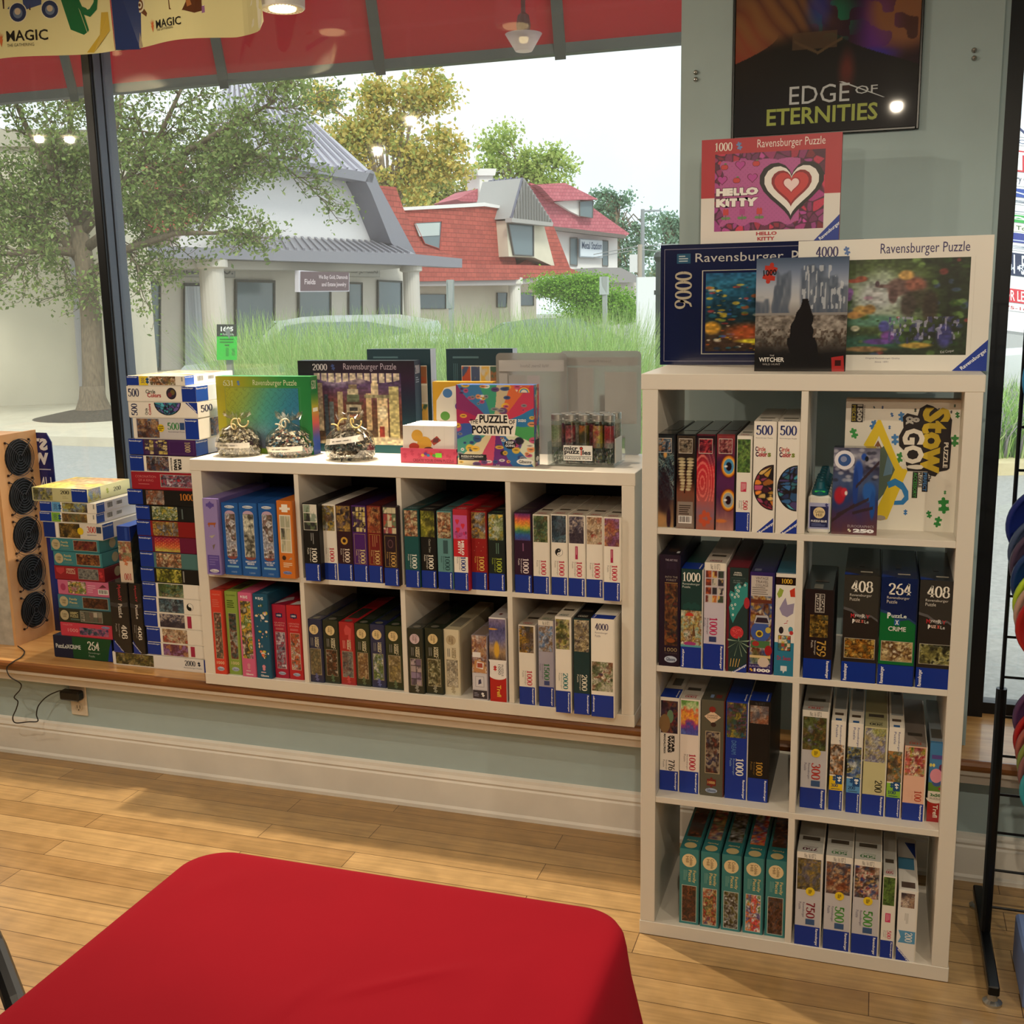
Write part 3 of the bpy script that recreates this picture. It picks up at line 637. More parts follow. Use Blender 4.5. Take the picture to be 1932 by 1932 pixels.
def cactus(f):
    f.rect(0, 0, 1, 1, '#1e3a38'); f.rect(0, 0, .12, 1, '#641424', 2); f.rect(.12, .9, 1, 1, '#1b3230', 2)
    f.text('ANIMAL', .32, .945, .68, .96, '#d9d9cc', k=3); f.text('DREAMS', .30, .925, .7, .94, '#d9d9cc', k=3); f.text('BY ASIA', .3, .872, .62, .884, '#8fa098', bold=0, k=3); f.text('ORLANDO', .28, .853, .72, .866, '#8fa098', bold=0, k=3); f.rect(.2, .902, .86, .905, '#5a706a', 3)
    f.poly([(.2, .52), (.1, .62), (.22, .68), (.1, .74), (.16, .78), (.36, .76), (.34, .82), (.55, .86), (.72, .82), (.86, .87), (.98, .86), (.98, .72), (.8, .66), (.5, .56), (.3, .47)], '#2f8f8a', 2)
    for u, v in ((.42, .81), (.6, .82), (.5, .785), (.24, .74), (.46, .75), (.38, .72), (.55, .73), (.24, .64), (.4, .65), (.3, .61), (.3, .55), (.85, .84), (.56, .78)): f.ell(u, v, .05, .012, '#e8f0e4', 3); f.ell(u, v, .024, .006, '#2f8f8a', 4)
    f.ell(.95, .67, .14, .055, '#b02c34', 2); f.ell(.5, .385, .32, .06, '#c8333a', 3)
    for k in range(26): r = random.Random(k); f.ell(.5+r.uniform(-.24, .24), .385+r.uniform(-.04, .04), .018, .004, '#f0706a', 4)
    for a in (-70, -40, -10, 15, 200, 225, 250, 165): f.poly([(.6, .3), (.6+.5*math.cos(math.radians(a))-.03, .27+.12*math.sin(math.radians(a))), (.6+.55*math.cos(math.radians(a)), .27+.14*math.sin(math.radians(a))+.012)], '#8fa88c', 3)
    f.rect(.58, .3, .63, .345, '#6a8a74', 3)
    for k in range(4): f.poly([(.2+.12*k, .05), (.23+.12*k, .05), (.27+.14*k, .13), (.24+.14*k, .13)], '#d8b060', 3)
    f.poly([(.3, 0), (1, 0), (1, .09)], BL, 4); f.diag(BR, .68, .035, .040, .007, 35, '#fff', k=6)
pbox(.212, .265, .004, .263, z, .33, '#4a0f1c', cactus, L_('dark green and maroon puzzle box with teal cactus pattern', loc), G, tray='#2a1018', top=lambda f: f.rect(0, 0, 1, .25, '#6a1a28', 2))
def vint(f):
    f.rect(0, 0, 1, 1, '#2b2a66'); f.rect(.05, .73, .95, .965, '#c9c2ba', 2)
    for i, t in enumerate(('VINTAGE', 'TRAVEL', 'COLLAGE')): f.text(t, .24, .93-.034*i, .78, .955-.034*i, '#4a4440', bold=0, k=3)
    f.lines(.1, .78, .9, .86, 4, '#8a847c', 3, 3); f.pic(.05, .095, .95, .77, busy(['#8a4a30', '#c9a04a', '#3a5a9a', '#e0d2b0', '#5a2c20', '#6a7a4a'], 25, 26, .16), k=3, res=.0016)
    f.rect(.05, .70, .95, .735, '#6a3c2c', 4); f.ell(.5, .42, .42, .1, '#3c5fa8', 4); f.poly([(.2, .5), (.9, .5), (.8, .58), (.3, .58)], '#b9bcc4', 4); f.poly([(.26, .51), (.84, .51), (.76, .56), (.34, .56)], '#2c2c38', 5)
    f.ell(.45, .4, .16, .035, '#d8c040', 5); f.ell(.45, .4, .1, .022, '#5a4a2c', 6); f.ell(.82, .44, .12, .03, '#c9b858', 5); f.rect(.1, .26, .9, .33, '#4a7a4c', 5); f.ell(.3, .3, .15, .025, '#a83a34', 6)
    f.rect(.05, .16, .95, .185, '#e0c890', 5); f.ell(.65, .12, .25, .05, '#d8c8b8', 5); f.ell(.85, .24, .16, .05, '#a82a2c', 5)
    f.text('EUROGRAPHICS', .05, .065, .95, .085, '#9a98c0', k=3); f.text('1000', .24, .02, .95, .055, '#f4f4f4', bold=.06, k=3); f.piece(.13, .037, .010, '#e8b83c', 45, 3)
pbox(.2665, .3245, .004, .255, z, .33, '#23225a', vint, L_('indigo puzzle box with a collage of old cars and luggage', loc), G, True, tray='#23225a', top=lambda f: (f.num('1000', .15, .02, .45, .1, '#8a8fb0', 90, 3)))
def seuss(f):
    f.rect(0, 0, 1, 1, '#2b7f9e'); f.rect(0, .965, 1, 1, '#e9e4da', 2); f.rect(0, .89, 1, .965, '#1d1a18', 2); f.num('1000', .28, .905, .82, .95, '#e8b83c', k=3)
    f.rect(0, .33, 1, .89, '#ece8e0', 2)
    f.poly([(.06, .8), (.2, .86), (.4, .84), (.3, .78), (.16, .76)], '#9ab04a', 3); f.poly([(.7, .84), (.95, .87), (.98, .78), (.75, .78)], '#c8402c', 3)
    f.poly([(.2, .66), (.35, .72), (.5, .77), (.6, .70), (.95, .72), (.9, .62), (.6, .58), (.35, .6)], '#9a92b0', 3)
    for i in range(5): f.poly([(.4+.06*i, .50+.012*i), (.6+.02*i, .51+.012*i), (.6+.02*i, .516+.012*i), (.4+.06*i, .506+.012*i)], '#c8303a' if i % 2 else '#fff', 4)
    f.ell(.32, .45, .12, .035, '#2c2c30', 3); f.ell(.8, .46, .12, .03, '#4a9ab0', 3); f.ell(.84, .43, .1, .02, '#c03a3a', 4)
    f.pic(.18, .25, .82, .40, tiles(['#3a7a9a', '#c8b43c', '#b04a34', '#e0d8c0', '#4a6a4a'], 4, 4, 26), k=3); f.text('Dr. Seuss', .15, .155, .85, .20, '#a83a54', k=3); f.rect(.34, .05, .66, .10, '#dfe6e8', 3); f.poly([(.45, .05), (.56, .05), (.48, .025)], '#dfe6e8', 3)
pbox(.3275, .3765, .004, .255, z, .33, '#1f6480', seuss, L_('teal and white puzzle box with scattered cartoon shapes', loc), G, True, tray='#1f6480', top=lambda f: f.rect(0, .0, 1, .02, '#9ab', 2))

# --- tall shelf, second row right
loc = 'tall shelf second row right'
def escape(f):
    f.rect(0, 0, 1, 1, '#241a1b'); f.rect(.36, .745, .52, .955, '#b9b2aa', 2); f.rect(.535, .745, .70, .955, '#b9b2aa', 2); f.text('PUZZLE', .385, .75, .50, .95, '#241a1b', -90, .05, 3); f.text('ESCAPE', .56, .75, .68, .95, '#241a1b', -90, .05, 3)
    f.pic(.2, .47, .84, .72, busy(['#3a2c14', '#7a5c24', '#b8923c', '#241a10', '#5a5a3a'], 30, 40, .09), k=2, res=.0016); f.num('759', .46, .255, .8, .435, '#c9a04a', -90, 3); f.text(BR, .36, .27, .44, .43, '#cfc6ba', -90, 0, 3); f.text('Puzzle', .26, .35, .34, .43, '#cfc6ba', -90, 0, 3); band(f)
pbox(.396, .463, .004, .221, z, .25, '#191314', escape, L_('short dark brown puzzle box with a small gilded picture', loc), G, True, tray='#191314', top=lambda f: (f.rect(.3, .03, .62, .2, '#7c776c', 2), f.rect(.3, .3, .8, .36, '#4a3020', 2)))
def mys(n, body, low_, art, t1, t2, seed):
    def d(f):
        f.rect(0, 0, 1, 1, body); f.poly([(0, .195), (1, .195), (1, .58), (.8, .62), (.5, .60), (.25, .66), (0, .68)], low_, 2)
        f.poly([(0, .68), (.25, .66), (.5, .60), (.8, .62), (1, .58), (1, .60), (.8, .64), (.5, .63), (.25, .685), (0, .705)], '#5c5a5c' if n == '408' else '#24406a', 3)
        f.num(n, .2, .845, .83, .955, '#f2ece0', k=3); f.text(BR, .17, .80, .8, .83, '#d8d2c8', bold=0, k=3); f.text('Puzzle', .17, .765, .46, .795, '#d8d2c8', bold=0, k=3)
        if n == '408':
            f.text('M', .22, .605, .32, .645, '#c83038', k=5); f.text('yste', .33, .61, .53, .642, '#e8e0d8', bold=0, k=5); f.text('R', .54, .608, .64, .645, '#d8d2c8', k=5); f.text('Y', .65, .605, .77, .642, '#c83038', bold=0, k=5)
            f.text('p', .27, .555, .34, .595, '#f4f0ea', bold=.06, k=5); f.text('uz', .36, .565, .50, .592, '#d8b8a8', k=5); f.text('z', .52, .565, .6, .592, '#c85a50', bold=.05, k=5); f.text('Le', .62, .56, .74, .59, '#e8e4dc', bold=0, k=5)
        else:
            f.text('P', .2, .625, .3, .68, '#f2f2ea', bold=.05, k=5); f.text('uzzLe', .32, .635, .74, .67, '#dfe8e0', k=5); f.rect(.4, .565, .56, .618, '#2a5f9a', 4); f.text('X', .43, .57, .53, .613, '#f4f4f4', bold=.04, k=5); f.text('CRiME', .24, .51, .74, .553, '#e4e4dc', k=5)
        f.rect(.06, .225, .95, .415, '#b8b0a0', 2); f.pic(.075, .229, .935, .411, art, k=3, res=.0016); band(f, h=.19, side='l')
    return d
def mtop(c): return lambda f: (f.poly([(0, 0), (.45, .02), (.05, .09), (0, .09)], BL, 2), f.rect(.45, .1, .8, .14, '#b9b4a6', 2), f.rect(.4, .3, .55, .45, '#3c3a3c', 2))
pbox(.484, .5645, .004, .261, z, .30, '#26221f', mys('408', '#37342f', '#2a2320', busy(['#6a3a14', '#c8862c', '#2c1a10', '#e8c060', '#3a4a34'], 31, 22, .1), 0, 0, 1), L_('black puzzle box with torn band and golden bar picture', loc), G, True, tray='#1c1a19', top=mtop(0))
pbox(.5665, .648, .004, .260, z, .30, '#0d1f4c', mys('264', '#0c1f52', '#0a6a34', busy(['#c8a868', '#e8d8a8', '#7a5a34', '#5a3a24', '#f0e8d0'], 32, 24, .1), 0, 0, 2), L_('navy and green puzzle box with a tan room picture', loc), G, True, tray='#0c1a3c', top=mtop(0))
pbox(.651, .7315, .004, .259, z, .30, '#2c3036', mys('408', '#35322f', '#282321', busy(['#14140f', '#3a3a2c', '#8a8448', '#c9c890', '#1c201c'], 33, 22, .1), 0, 0, 3), L_('black puzzle box with torn band and grey kitchen picture', loc), G, True, tray='#1c1a19', top=mtop(0))

# --- tall shelf, third row left
loc = 'tall shelf third row left'; z = ZT[1]
def swars(f):
    rav(busy(['#1c1a2c', '#3a2c4a', '#6a4a34', '#8a2c34', '#20202c'], 41, 24, .12), '#efe6da', '776', '#1c1c1c', pic=(.62, .965), blue=.215, small='#8a8078', nv=(.22, .335), nu=(.46, .82))(f)
    f.ell(.55, .8, .18, .07, '#6a8a6a', 3); f.ell(.25, .72, .3, .1, '#8a6a44', 3)
    f.text('STAR', .62, .41, .8, .60, '#141414', -90, .07, 3); f.text('WARS', .42, .41, .6, .60, '#141414', -90, .07, 3); f.text('MANDALORIAN', .2, .40, .32, .61, '#3a3634', -90, .03, 3)
pbox(.0425, .0925, .048, .254, z, .33, OFF, swars, L_('white puzzle box with dark space picture and bold black title', loc), G, top=lambda f: (btop(f), f.rect(.3, .28, .8, .45, '#6a665c', 2)))
pbox(.0945, .1455, .046, .255, z, .33, OFF, rav(grad(['#6a9a4c', '#c8d8a0', '#d8603c', '#e8a83c', '#a83a7c', '#4a4aa0', '#5a6ab8'], 42, .22, 7), '#f0e2d6', '1000', '#c02844', pic=(.625, .985), blue=.235, small='#9a8f8a', nv=(.25, .42)), L_('white puzzle box with a rainbow speckled picture', loc), G, top=rtop('#cfc9bf', '1000', '#b02c3c'))
def dick(f):
    f.rect(0, 0, 1, 1, '#5c594a'); f.poly([(.14, .83), (.5, .89), (.88, .83), (.5, .76)], '#e6c8a8', 2); f.text('CHARLES', .26, .835, .74, .85, '#5a4034', bold=0, k=3); f.text('DICKENS', .27, .812, .73, .828, '#5a4034', bold=0, k=3)
    f.ell(.5, .905, .15, .03, '#8a2c24', 3); f.ell(.55, .75, .12, .024, '#3a2420', 3); f.frame(.2, .24, .86, .68, '#b9aa88', .0015, 3)
    f.pic(.22, .245, .84, .674, busy(['#4a2c24', '#7a3a2c', '#2c2024', '#8a7a6a', '#b8a890', '#34304a'], 43, 40, .09), k=2, res=.0016)
    f.piece(.5, .145, .028, '#7a2420', 0, 3); f.rect(.3, .11, .7, .18, '#7a2420', 3); f.text('1000', .34, .13, .66, .16, '#d8b870', k=4); f.ell(.5, .06, .27, .026, '#a9b6cc', 3); f.text('Gibsons', .3, .046, .7, .076, '#2c3c5c', k=4)
pbox(.148, .2075, .044, .259, z, .33, '#4a483c', dick, L_('olive grey puzzle box with a diamond plaque', loc), G, tray='#6a2420', top=lambda f: (f.rect(.35, .05, .5, .12, '#7a94c0', 2), f.rect(.6, .05, .85, .12, '#7a2c24', 2)))
pbox(.2105, .2665, .044, .262, z, .33, BL, rav(busy(['#6a5a24', '#b89a3c', '#2c4a2c', '#7a4a6a', '#3a2c1c', '#1c5a6a'], 44, 30, .1), '#0b3296', '1000', '#f4f2ea', pic=(.63, .985), blue=.22, small='#8fb0d8', nv=(.245, .42), nu=(.5, .86), extra=lambda f: (f.text('DREAM', .28, .46, .5, .6, '#5a8ac8', -90, 0, 3),)), L_('all blue puzzle box with a golden library picture', loc), G, top=btop)
pbox(.268, .320, .043, .268, z, .33, '#0e0c0e', rav(busy(['#8a7a74', '#c8b8a8', '#6a4a3c', '#a8603c', '#5a5a64'], 45, 20, .12), '#0f0d0e', '1000', '#c8993c', pic=(.78, .955), blue=.235, small='#8a6a2c', strip='#0f0d0e', nv=(.265, .40), nu=(.4, .72)), L_('black puzzle box with a small pale picture and gold number', loc), G, tray='#15130f', top=btop)

# --- tall shelf, third row right
loc = 'tall shelf third row right'
def sticker(o, w, h, u, v, r=.011):
    b = MB('#f0cf28'); b.lathe([(r, 0), (r, .0008)], 24, axis='y'); f = Face(b, (-.02, 0, -.02), (1, 0, 0), (0, 0, 1), .04, .04); f.k = 0.2
    f2 = Face(b, (-r, -.0002, -r), (1, 0, 0), (0, 0, 1), 2*r, 2*r); f2.vlines(.3, .25, .7, .75, 3, '#3c3010', 2, 1)
    s = b.build('sticker', M_CARD, o, (-w/2+u*w, -.0022, v*h)); s['label'] = 'round yellow sticker'; return s
def big(n, nc, art, body='#cbc8cc', strip=OFF, blue=.21): return rav(art, body, n, nc, pic=(.60, .935), blue=blue, small='#77728a', strip=strip, nv=(.30, .47), nu=(.42, .78), extra=lambda f: f.rect(.42, .23, .78, .29, '#3a5a88', 3))
o = pbox(.3965, .4595, .043, .257, z, .33, '#cfcac6', big('300', '#c03a34', busy(['#4a3a1c', '#8a6a34', '#2c3a1c', '#6a7a3c', '#3a2c1c', '#8a90b8'], 51, 40, .09)), L_('wide grey white puzzle box with barn picture, red 300', loc), G, top=rtop('#a9aaa6', '300', '#b04a44')); sticker(o, .063, .257, .56, .575)
def kid(age, n, tcol, art, seed):
    def d(f):
        f.rect(0, 0, 1, 1, OFF); f.text(BR, .62, .74, .8, .955, '#4a5a9a', -90, 0, 3); f.text('Puzzle', .36, .82, .52, .955, '#4a5a9a', -90, 0, 3)
        f.pic(0, .40, 1, .74, art, k=2, res=.0016); f.rect(0, .225, 1, .385, tcol, 2); f.rect(.45, .30, .95, .40, '#0f4a84', 3); f.piece(.36, .36, .014, '#0f4a84', 0, 3); f.text(age, .56, .325, .88, .385, '#fff', -90, .04, 4)
        f.num(n, .12, .262, .66, .30, '#123468', k=4); f.lines(.15, .235, .85, .25, 1, '#30506a', k=4); band(f)
    return d
KT = lambda f: (f.rect(.2, .12, .85, .17, '#5a4a3c', 2), f.rect(.3, .01, .75, .05, '#2a5a94', 2), f.rect(.15, .25, 1, 1, '#9aa0a4', 2), f.rect(.35, .7, .9, .8, '#5c6064', 3))
pbox(.4655, .500, .049, .234, z, .33, OFF, kid('9+', '300', '#f0c81c', busy(['#d8c8b0', '#3a2c24', '#b87a44', '#f0ece4', '#5a4a3c'], 52, 30, .12), 1), L_('slim white puzzle box with puppies and a yellow block', loc), G, top=KT)
pbox(.506, .541, .046, .233, z, .33, OFF, kid('8+', '200', '#5a9ad0', busy(['#2c3a5a', '#5a7ab0', '#c8b85c', '#1c2430', '#e0e4e8'], 53, 24, .14), 2), L_('slim white puzzle box with dark creature and blue block', loc), G, top=KT)
def clas(n, nc, body, art): return rav(art, body, n, nc, pic=(.605, .985), blue=.235, small=body, nv=(.265, .405), nu=(.55, .88))
pbox(.544, .598, .045, .229, z, .33, '#cfc896', clas('200', '#2c2c20', '#cfc896', busy(['#a8b04a', '#8a8ab8', '#c9b878', '#6a6a8a', '#d8d8c8', '#8a7a4a'], 54, 26, .13)), L_('pale olive puzzle box with a painted village picture', loc), G, top=rtop('#a8a47c', '200', '#34342a'))
pbox(.600, .635, .046, .232, z, .33, OFF, kid('6+', '100', '#8ac03a', busy(['#3a2c24', '#8a6a3c', '#c88a4a', '#5c6a4a', '#a8a09a'], 55, 24, .14), 3), L_('slim white puzzle box with woodland animals and a green block', loc), G, top=KT)
pbox(.6375, .6885, .042, .191, z, .33, '#eab9a0', clas('100', '#b8402c', '#eab9a0', busy(['#b02a3a', '#d86a5a', '#f0e8c8', '#8a1c2c', '#d8b83c', '#4a6a3c'], 56, 50, .09)), L_('salmon pink puzzle box with a bouquet of flowers picture', loc), G, top=rtop('#8a8078', '100', '#a8503c'))
def pig(f):
    f.rect(0, 0, 1, 1, '#3f86c0'); f.rect(.15, .80, .85, .85, '#5a4a9a', 3); f.rect(0, .385, 1, .50, '#5a8a34', 2)
    for u, v in ((.1, .72), (.3, .72)): f.ell(u, v, .09, .022, '#f0e878', 3)
    f.ell(.85, .69, .2, .05, '#6a2c5a', 2); f.ell(.55, .50, .3, .045, '#3a5a9a', 3); f.ell(.85, .43, .16, .02, '#a83a3a', 3); f.ell(.5, .59, .42, .09, '#e89ab0', 3)
    f.rect(0, .30, 1, .39, '#ece4d8', 2); f.ell(.5, .30, .6, .06, '#ece4d8', 4, a0=180, a1=360); f.rect(0, 0, 1, .30, '#a8141c', 2)
    f.text('3x50', .16, .325, .86, .365, '#3a7a4a', bold=.04, k=5); f.text('PUZZLE', .16, .285, .86, .31, '#6a6a5a', bold=0, k=5); f.text('Trefl', .4, .06, .72, .22, '#f4e8d8', -90, .02, 5)
pbox(.6945, .7305, .049, .202, z, .30, '#8f9aa4', pig, L_('narrow blue puzzle box with a red foot and white arc', loc), G, True, tray='#7a1a1c', top=lambda f: (f.rect(.1, .1, .9, .3, '#5c5a54', 2), f.rect(0, 0, 1, .03, '#3f86c0', 2)))

# --- tall shelf, bottom left: five teal family boxes
loc = 'tall shelf bottom left'; z = ZT[0]
def oval(f, u, v, r, k=3, c='#e6cf9e'):
    f.disc(u, v, r, c, k); f.text('Cobble', u-.62*r/f.W, v+.02*r/f.H, u+.62*r/f.W, v+.62*r/f.H, '#5a3a20', -90, 0, k+1) if False else None
    a, b = r/f.W, r/f.H
    f.text('Cobble', u+.08*a, v-.72*b, u+.52*a, v+.72*b, '#5a3a20', -90, 0, k+1); f.text('Hill', u-.46*a, v-.3*b, u-.04*a, v+.62*b, '#5a3a20', -90, 0, k+1)
def famtop(art): return lambda f: (f.disc(.5, .07, .016, '#b9a878', 3), f.text('Family', .2, .15, .8, .18, '#b9b07a', 180, k=3), f.pic(.14, .24, .88, .95, art, k=2, res=.006))
def fam(art):
    def d(f):
        f.rect(0, 0, 1, 1, '#2f7f82'); oval(f, .5, .85, .0185); f.text('Family', .66, .56, .86, .725, '#dcd08c', -90, .01, 3); f.text('Pieces', .47, .57, .65, .725, '#dcd08c', -90, .01, 3); f.vlines(.2, .58, .42, .72, 3, '#6aa8a0', 2, 3)
        f.rect(.12, .03, .90, .52, '#c9d4c8', 2); f.pic(.145, .036, .875, .514, art, k=3, res=.0016)
    return d
FA = [(busy(['#2c1a14', '#5a2c20', '#3a2420', '#8a4a2c', '#1c1210'], 61, 40, .08), 'a dark red brown tree picture'), (busy(['#7a3a24', '#c8a45c', '#4a5a3c', '#a83a2c', '#d8c89a', '#5a4a6a'], 62, 40, .09), 'a colourful shop front picture'),
      (busy(['#3a3418', '#6a6434', '#a8aab0', '#2c2410', '#d0d4dc'], 63, 50, .07), 'a birch wood picture'), (busy(['#e8e4e0', '#d83a4a', '#e88a3c', '#5a4a8a', '#f4f0ec', '#6a8a4a'], 64, 40, .09), 'a white picture with scattered bright flowers'),
      (busy(['#3a2418', '#6a3c24', '#4a4048', '#8a5a3c', '#24181a'], 65, 40, .09), 'a brown evening street picture')]
for (x0, x1, yf), (ar, t) in zip(((.102, .154, .018), (.157, .2065, .016), (.2105, .2615, .016), (.266, .318, .018), (.321, .3735, .02)), FA):
    pbox(x0, x1, yf, .2115, z, .29, '#276c70', fam(ar), L_('teal puzzle box with '+t, loc), 'teal family puzzle boxes', True, tray='#1d5054', top=famtop(ar))
# --- tall shelf, bottom right
loc = 'tall shelf bottom right'
o = pbox(.3965, .460, .004, .253, z, .33, '#cfcac6', big('750', '#8a1c34', busy(['#3a3024', '#7a6a34', '#5a5a64', '#a88a3c', '#6a6478'], 71, 40, .09)), L_('wide white puzzle box with misty gold picture, maroon 750', loc), G, top=rtop('#b9b9b4', '750', '#5a2c3c')); sticker(o, .0635, .253, .55, .59)
o = pbox(.466, .5305, .004, .253, z, .33, '#cfcac6', big('500', '#4a9a3c', busy(['#8a4a2c', '#c88a5c', '#4a3a44', '#d8b48a', '#3a4a6a', '#6a2c1c'], 72, 40, .09)), L_('wide white puzzle box with brown bookshop picture, green 500', loc), G, top=rtop('#b9b9b4', '500', '#4a7a4c')); sticker(o, .0635, .253, .55, .585)
o = pbox(.5335, .5975, .004, .253, z, .33, '#cfcac6', big('500', '#4a9a3c', busy(['#2c4a8a', '#a83a2c', '#e0d8c8', '#6a3a24', '#1c2c4a', '#c8a05c'], 73, 40, .09)), L_('wide white puzzle box with blue jars picture, green 500', loc), G, top=rtop('#b9b9b4', '500', '#4a7a4c')); sticker(o, .0635, .253, .55, .575)
pbox(.602, .6335, .004, .219, z, .33, OFF, rav(busy(['#2c4420', '#4f7030', '#6a8a3c', '#1f3018'], 74, 30, .06), OFF, '500', '#d83a64', pic=(.645, .985), blue=.215, small='#999', nv=(.24, .34), extra=lambda f: (f.rect(.3, .44, .72, .55, '#d8386c', 3), f.vlines(.36, .45, .66, .54, 3, '#f0b4c4', k=4))), L_('narrow white puzzle box with a grass picture and pink tag', loc), G, top=rtop('#c9c9c4', '500', '#b03a50'))
def t200(f):
    f.rect(0, 0, 1, 1, '#eeebe6'); f.pic(.14, .76, .88, .965, busy(['#5a3a4a', '#c8a888', '#8a6a5a', '#e0d0c0', '#2c2434'], 75, 16, .16), k=2, res=.0016); f.vlines(.38, .52, .6, .68, 3, '#b9b6b2', 1)
    f.poly([(.08, .255), (.22, .335), (.08, .43), (1, .43), (1, .255)], '#5a9cc8', 2); f.num('200', .45, .275, .85, .41, '#f4f4f0', -90, 3); f.poly([(0, 0), (.78, 0), (0, .2)], BL, 2); f.diag(BR, .42, .075, .04, .0065, -48, '#fff', k=4)
pbox(.639, .684, .004, .187, z, .28, '#e6e4e0', t200, L_('short white puzzle box with a light blue ribbon, rightmost', loc), G, top=lambda f: (f.poly([(1, .9), (1, .6), (.4, .9)], BL, 2), f.rect(.15, .05, .9, .15, '#5a4a44', 2), f.rect(0, .38, .9, .6, '#4a8ab0', 2)))
# ------------------------------------------------------------------ low shelf boxes
G = 'puzzle boxes in the low shelf'
def row(lst, z, loc, d=.33):
    for x0, x1, yf, h, base, dr, lab, top, gl in lst:
        pbox(x0, x1, yf, h, z, d, base, dr, L_(lab, loc), G, gl, top=top, tray=OFF if base == OFF else base)
def pill(f, u0, v0, u1, v1, c='#b9c4dc', t='Gibsons', tc='#24365c'):
    f.ell((u0+u1)/2, (v0+v1)/2, (u1-u0)/2, (v1-v0)/2, c, 3); f.text(t, u0+.1*(u1-u0), v0+.2*(v1-v0), u1-.1*(u1-u0), v1-.2*(v1-v0), tc, bold=0, k=4)
def purple(f):
    f.rect(0, 0, 1, 1, '#9483bd'); f.piece(.5, .915, .026, '#5c4a9a', 0, 2); f.rect(.22, .895, .78, .935, '#5c4a9a', 2)
    f.poly([(.25, .655), (.8, .66), (.85, .69), (.3, .685)], '#a85a2c', 3); f.rect(.32, .63, .38, .66, '#a85a2c', 3); f.rect(.7, .63, .76, .66, '#a85a2c', 3); f.poly([(.3, .51), (.75, .53), (.5, .48)], '#b0a89a', 3); f.poly([(.5, .39), (.7, .41), (.55, .33)], '#7a6a5c', 3)
    f.rect(.1, .02, .92, .26, '#5c4a9c', 2); f.lines(.2, .12, .85, .25, 4, '#7a6cb4', 2, 3); pill(f, .2, .03, .84, .075, '#eeeaf2', 'Gibsons', '#1c1c2c')
def bluearch(art, l1, l2):
    def d(f):
        f.rect(0, 0, 1, 1, '#1f5aa4'); pill(f, .2, .925, .8, .965, '#d8e0ec')
        f.rect(.19, .27, .81, .84, '#e8ecf2', 2); f.ell(.5, .84, .31, .05, '#e8ecf2', 2, a0=0, a1=180); f.ell(.5, .27, .31, .05, '#e8ecf2', 2, a0=180, a1=360)
        f.pic(.2, .26, .8, .85, art, k=3, res=.0016); f.ell(.5, .85, .3, .045, '#b9a0b8', 3, a0=0, a1=180); f.ell(.5, .26, .3, .04, '#8a4a44', 3, a0=180, a1=360)
        f.text(l1, .2, .185, .82, .21, '#dfe6f0', k=3); f.text(l2, .3, .155, .7, .18, '#dfe6f0', k=3); f.rect(.15, .105, .85, .13, '#7fb0cc', 3); f.text('1000', .4, .03, .72, .055, '#8fb0d8', bold=0, k=3)
    return d
def orange(f):
    f.rect(0, 0, 1, 1, '#d0742a'); f.rect(.32, .855, .72, .955, '#efe8dc', 2); f.rect(.18, .885, .88, .915, '#efe8dc', 2); f.rect(.14, .33, .88, .82, '#e8e0d0', 2); f.pic(.18, .34, .84, .81, tiles(['#8a8a70', '#c8c0a0', '#4a4a44', '#a8a890', '#6a5a4a'], 2, 3, 81, '#ddd5c4', .06), k=3)
    f.ell(.32, .265, .13, .03, '#3c2418', 3); f.poly([(.6, .24), (.8, .28), (.85, .25)], '#b0a090', 3); f.lines(.25, .14, .85, .21, 3, '#f0d8b8', 2, 3); pill(f, .2, .05, .78, .095, '#8a94c8')
WIN = ['#c9ccd8', '#8a8a94', '#e8e8ee', '#6a5a4c', '#4a4244', '#b08a8a']
BEE = ['#c9c9b8', '#e0dcc8', '#8a8a80', '#3c3a34', '#b0ac98']
row([(-1.523, -1.467, .411, .253, '#7d6ca6', purple, 'lilac puzzle box spine with small orange tiger', None, False),
     (-1.4645, -1.401, .426, .239, '#1c5096', bluearch(busy(WIN, 82, 40, .09), 'WINTER AT', 'THE CABIN'), 'blue puzzle box with arched winter cabin, left one', None, False),
     (-1.3975, -1.3315, .424, .241, '#1c5096', bluearch(busy(BEE, 83, 16, .1), 'BRILLIANT', 'BEES'), 'blue puzzle box with arched picture of bees', None, False),
     (-1.328, -1.2645, .425, .242, '#1c5096', bluearch(busy(WIN, 82, 40, .09), 'WINTER AT', 'THE CABIN'), 'blue puzzle box with arched winter cabin, right one', None, False),
     (-1.262, -1.2055, .427, .253, '#c06a24', orange, 'orange puzzle box with white jigsaw mark', None, False)], ZL[1], 'low shelf top left bay')
def gold(f): f.frame(.1, .24, .9, .63, '#b89a4a', .0008, 3)
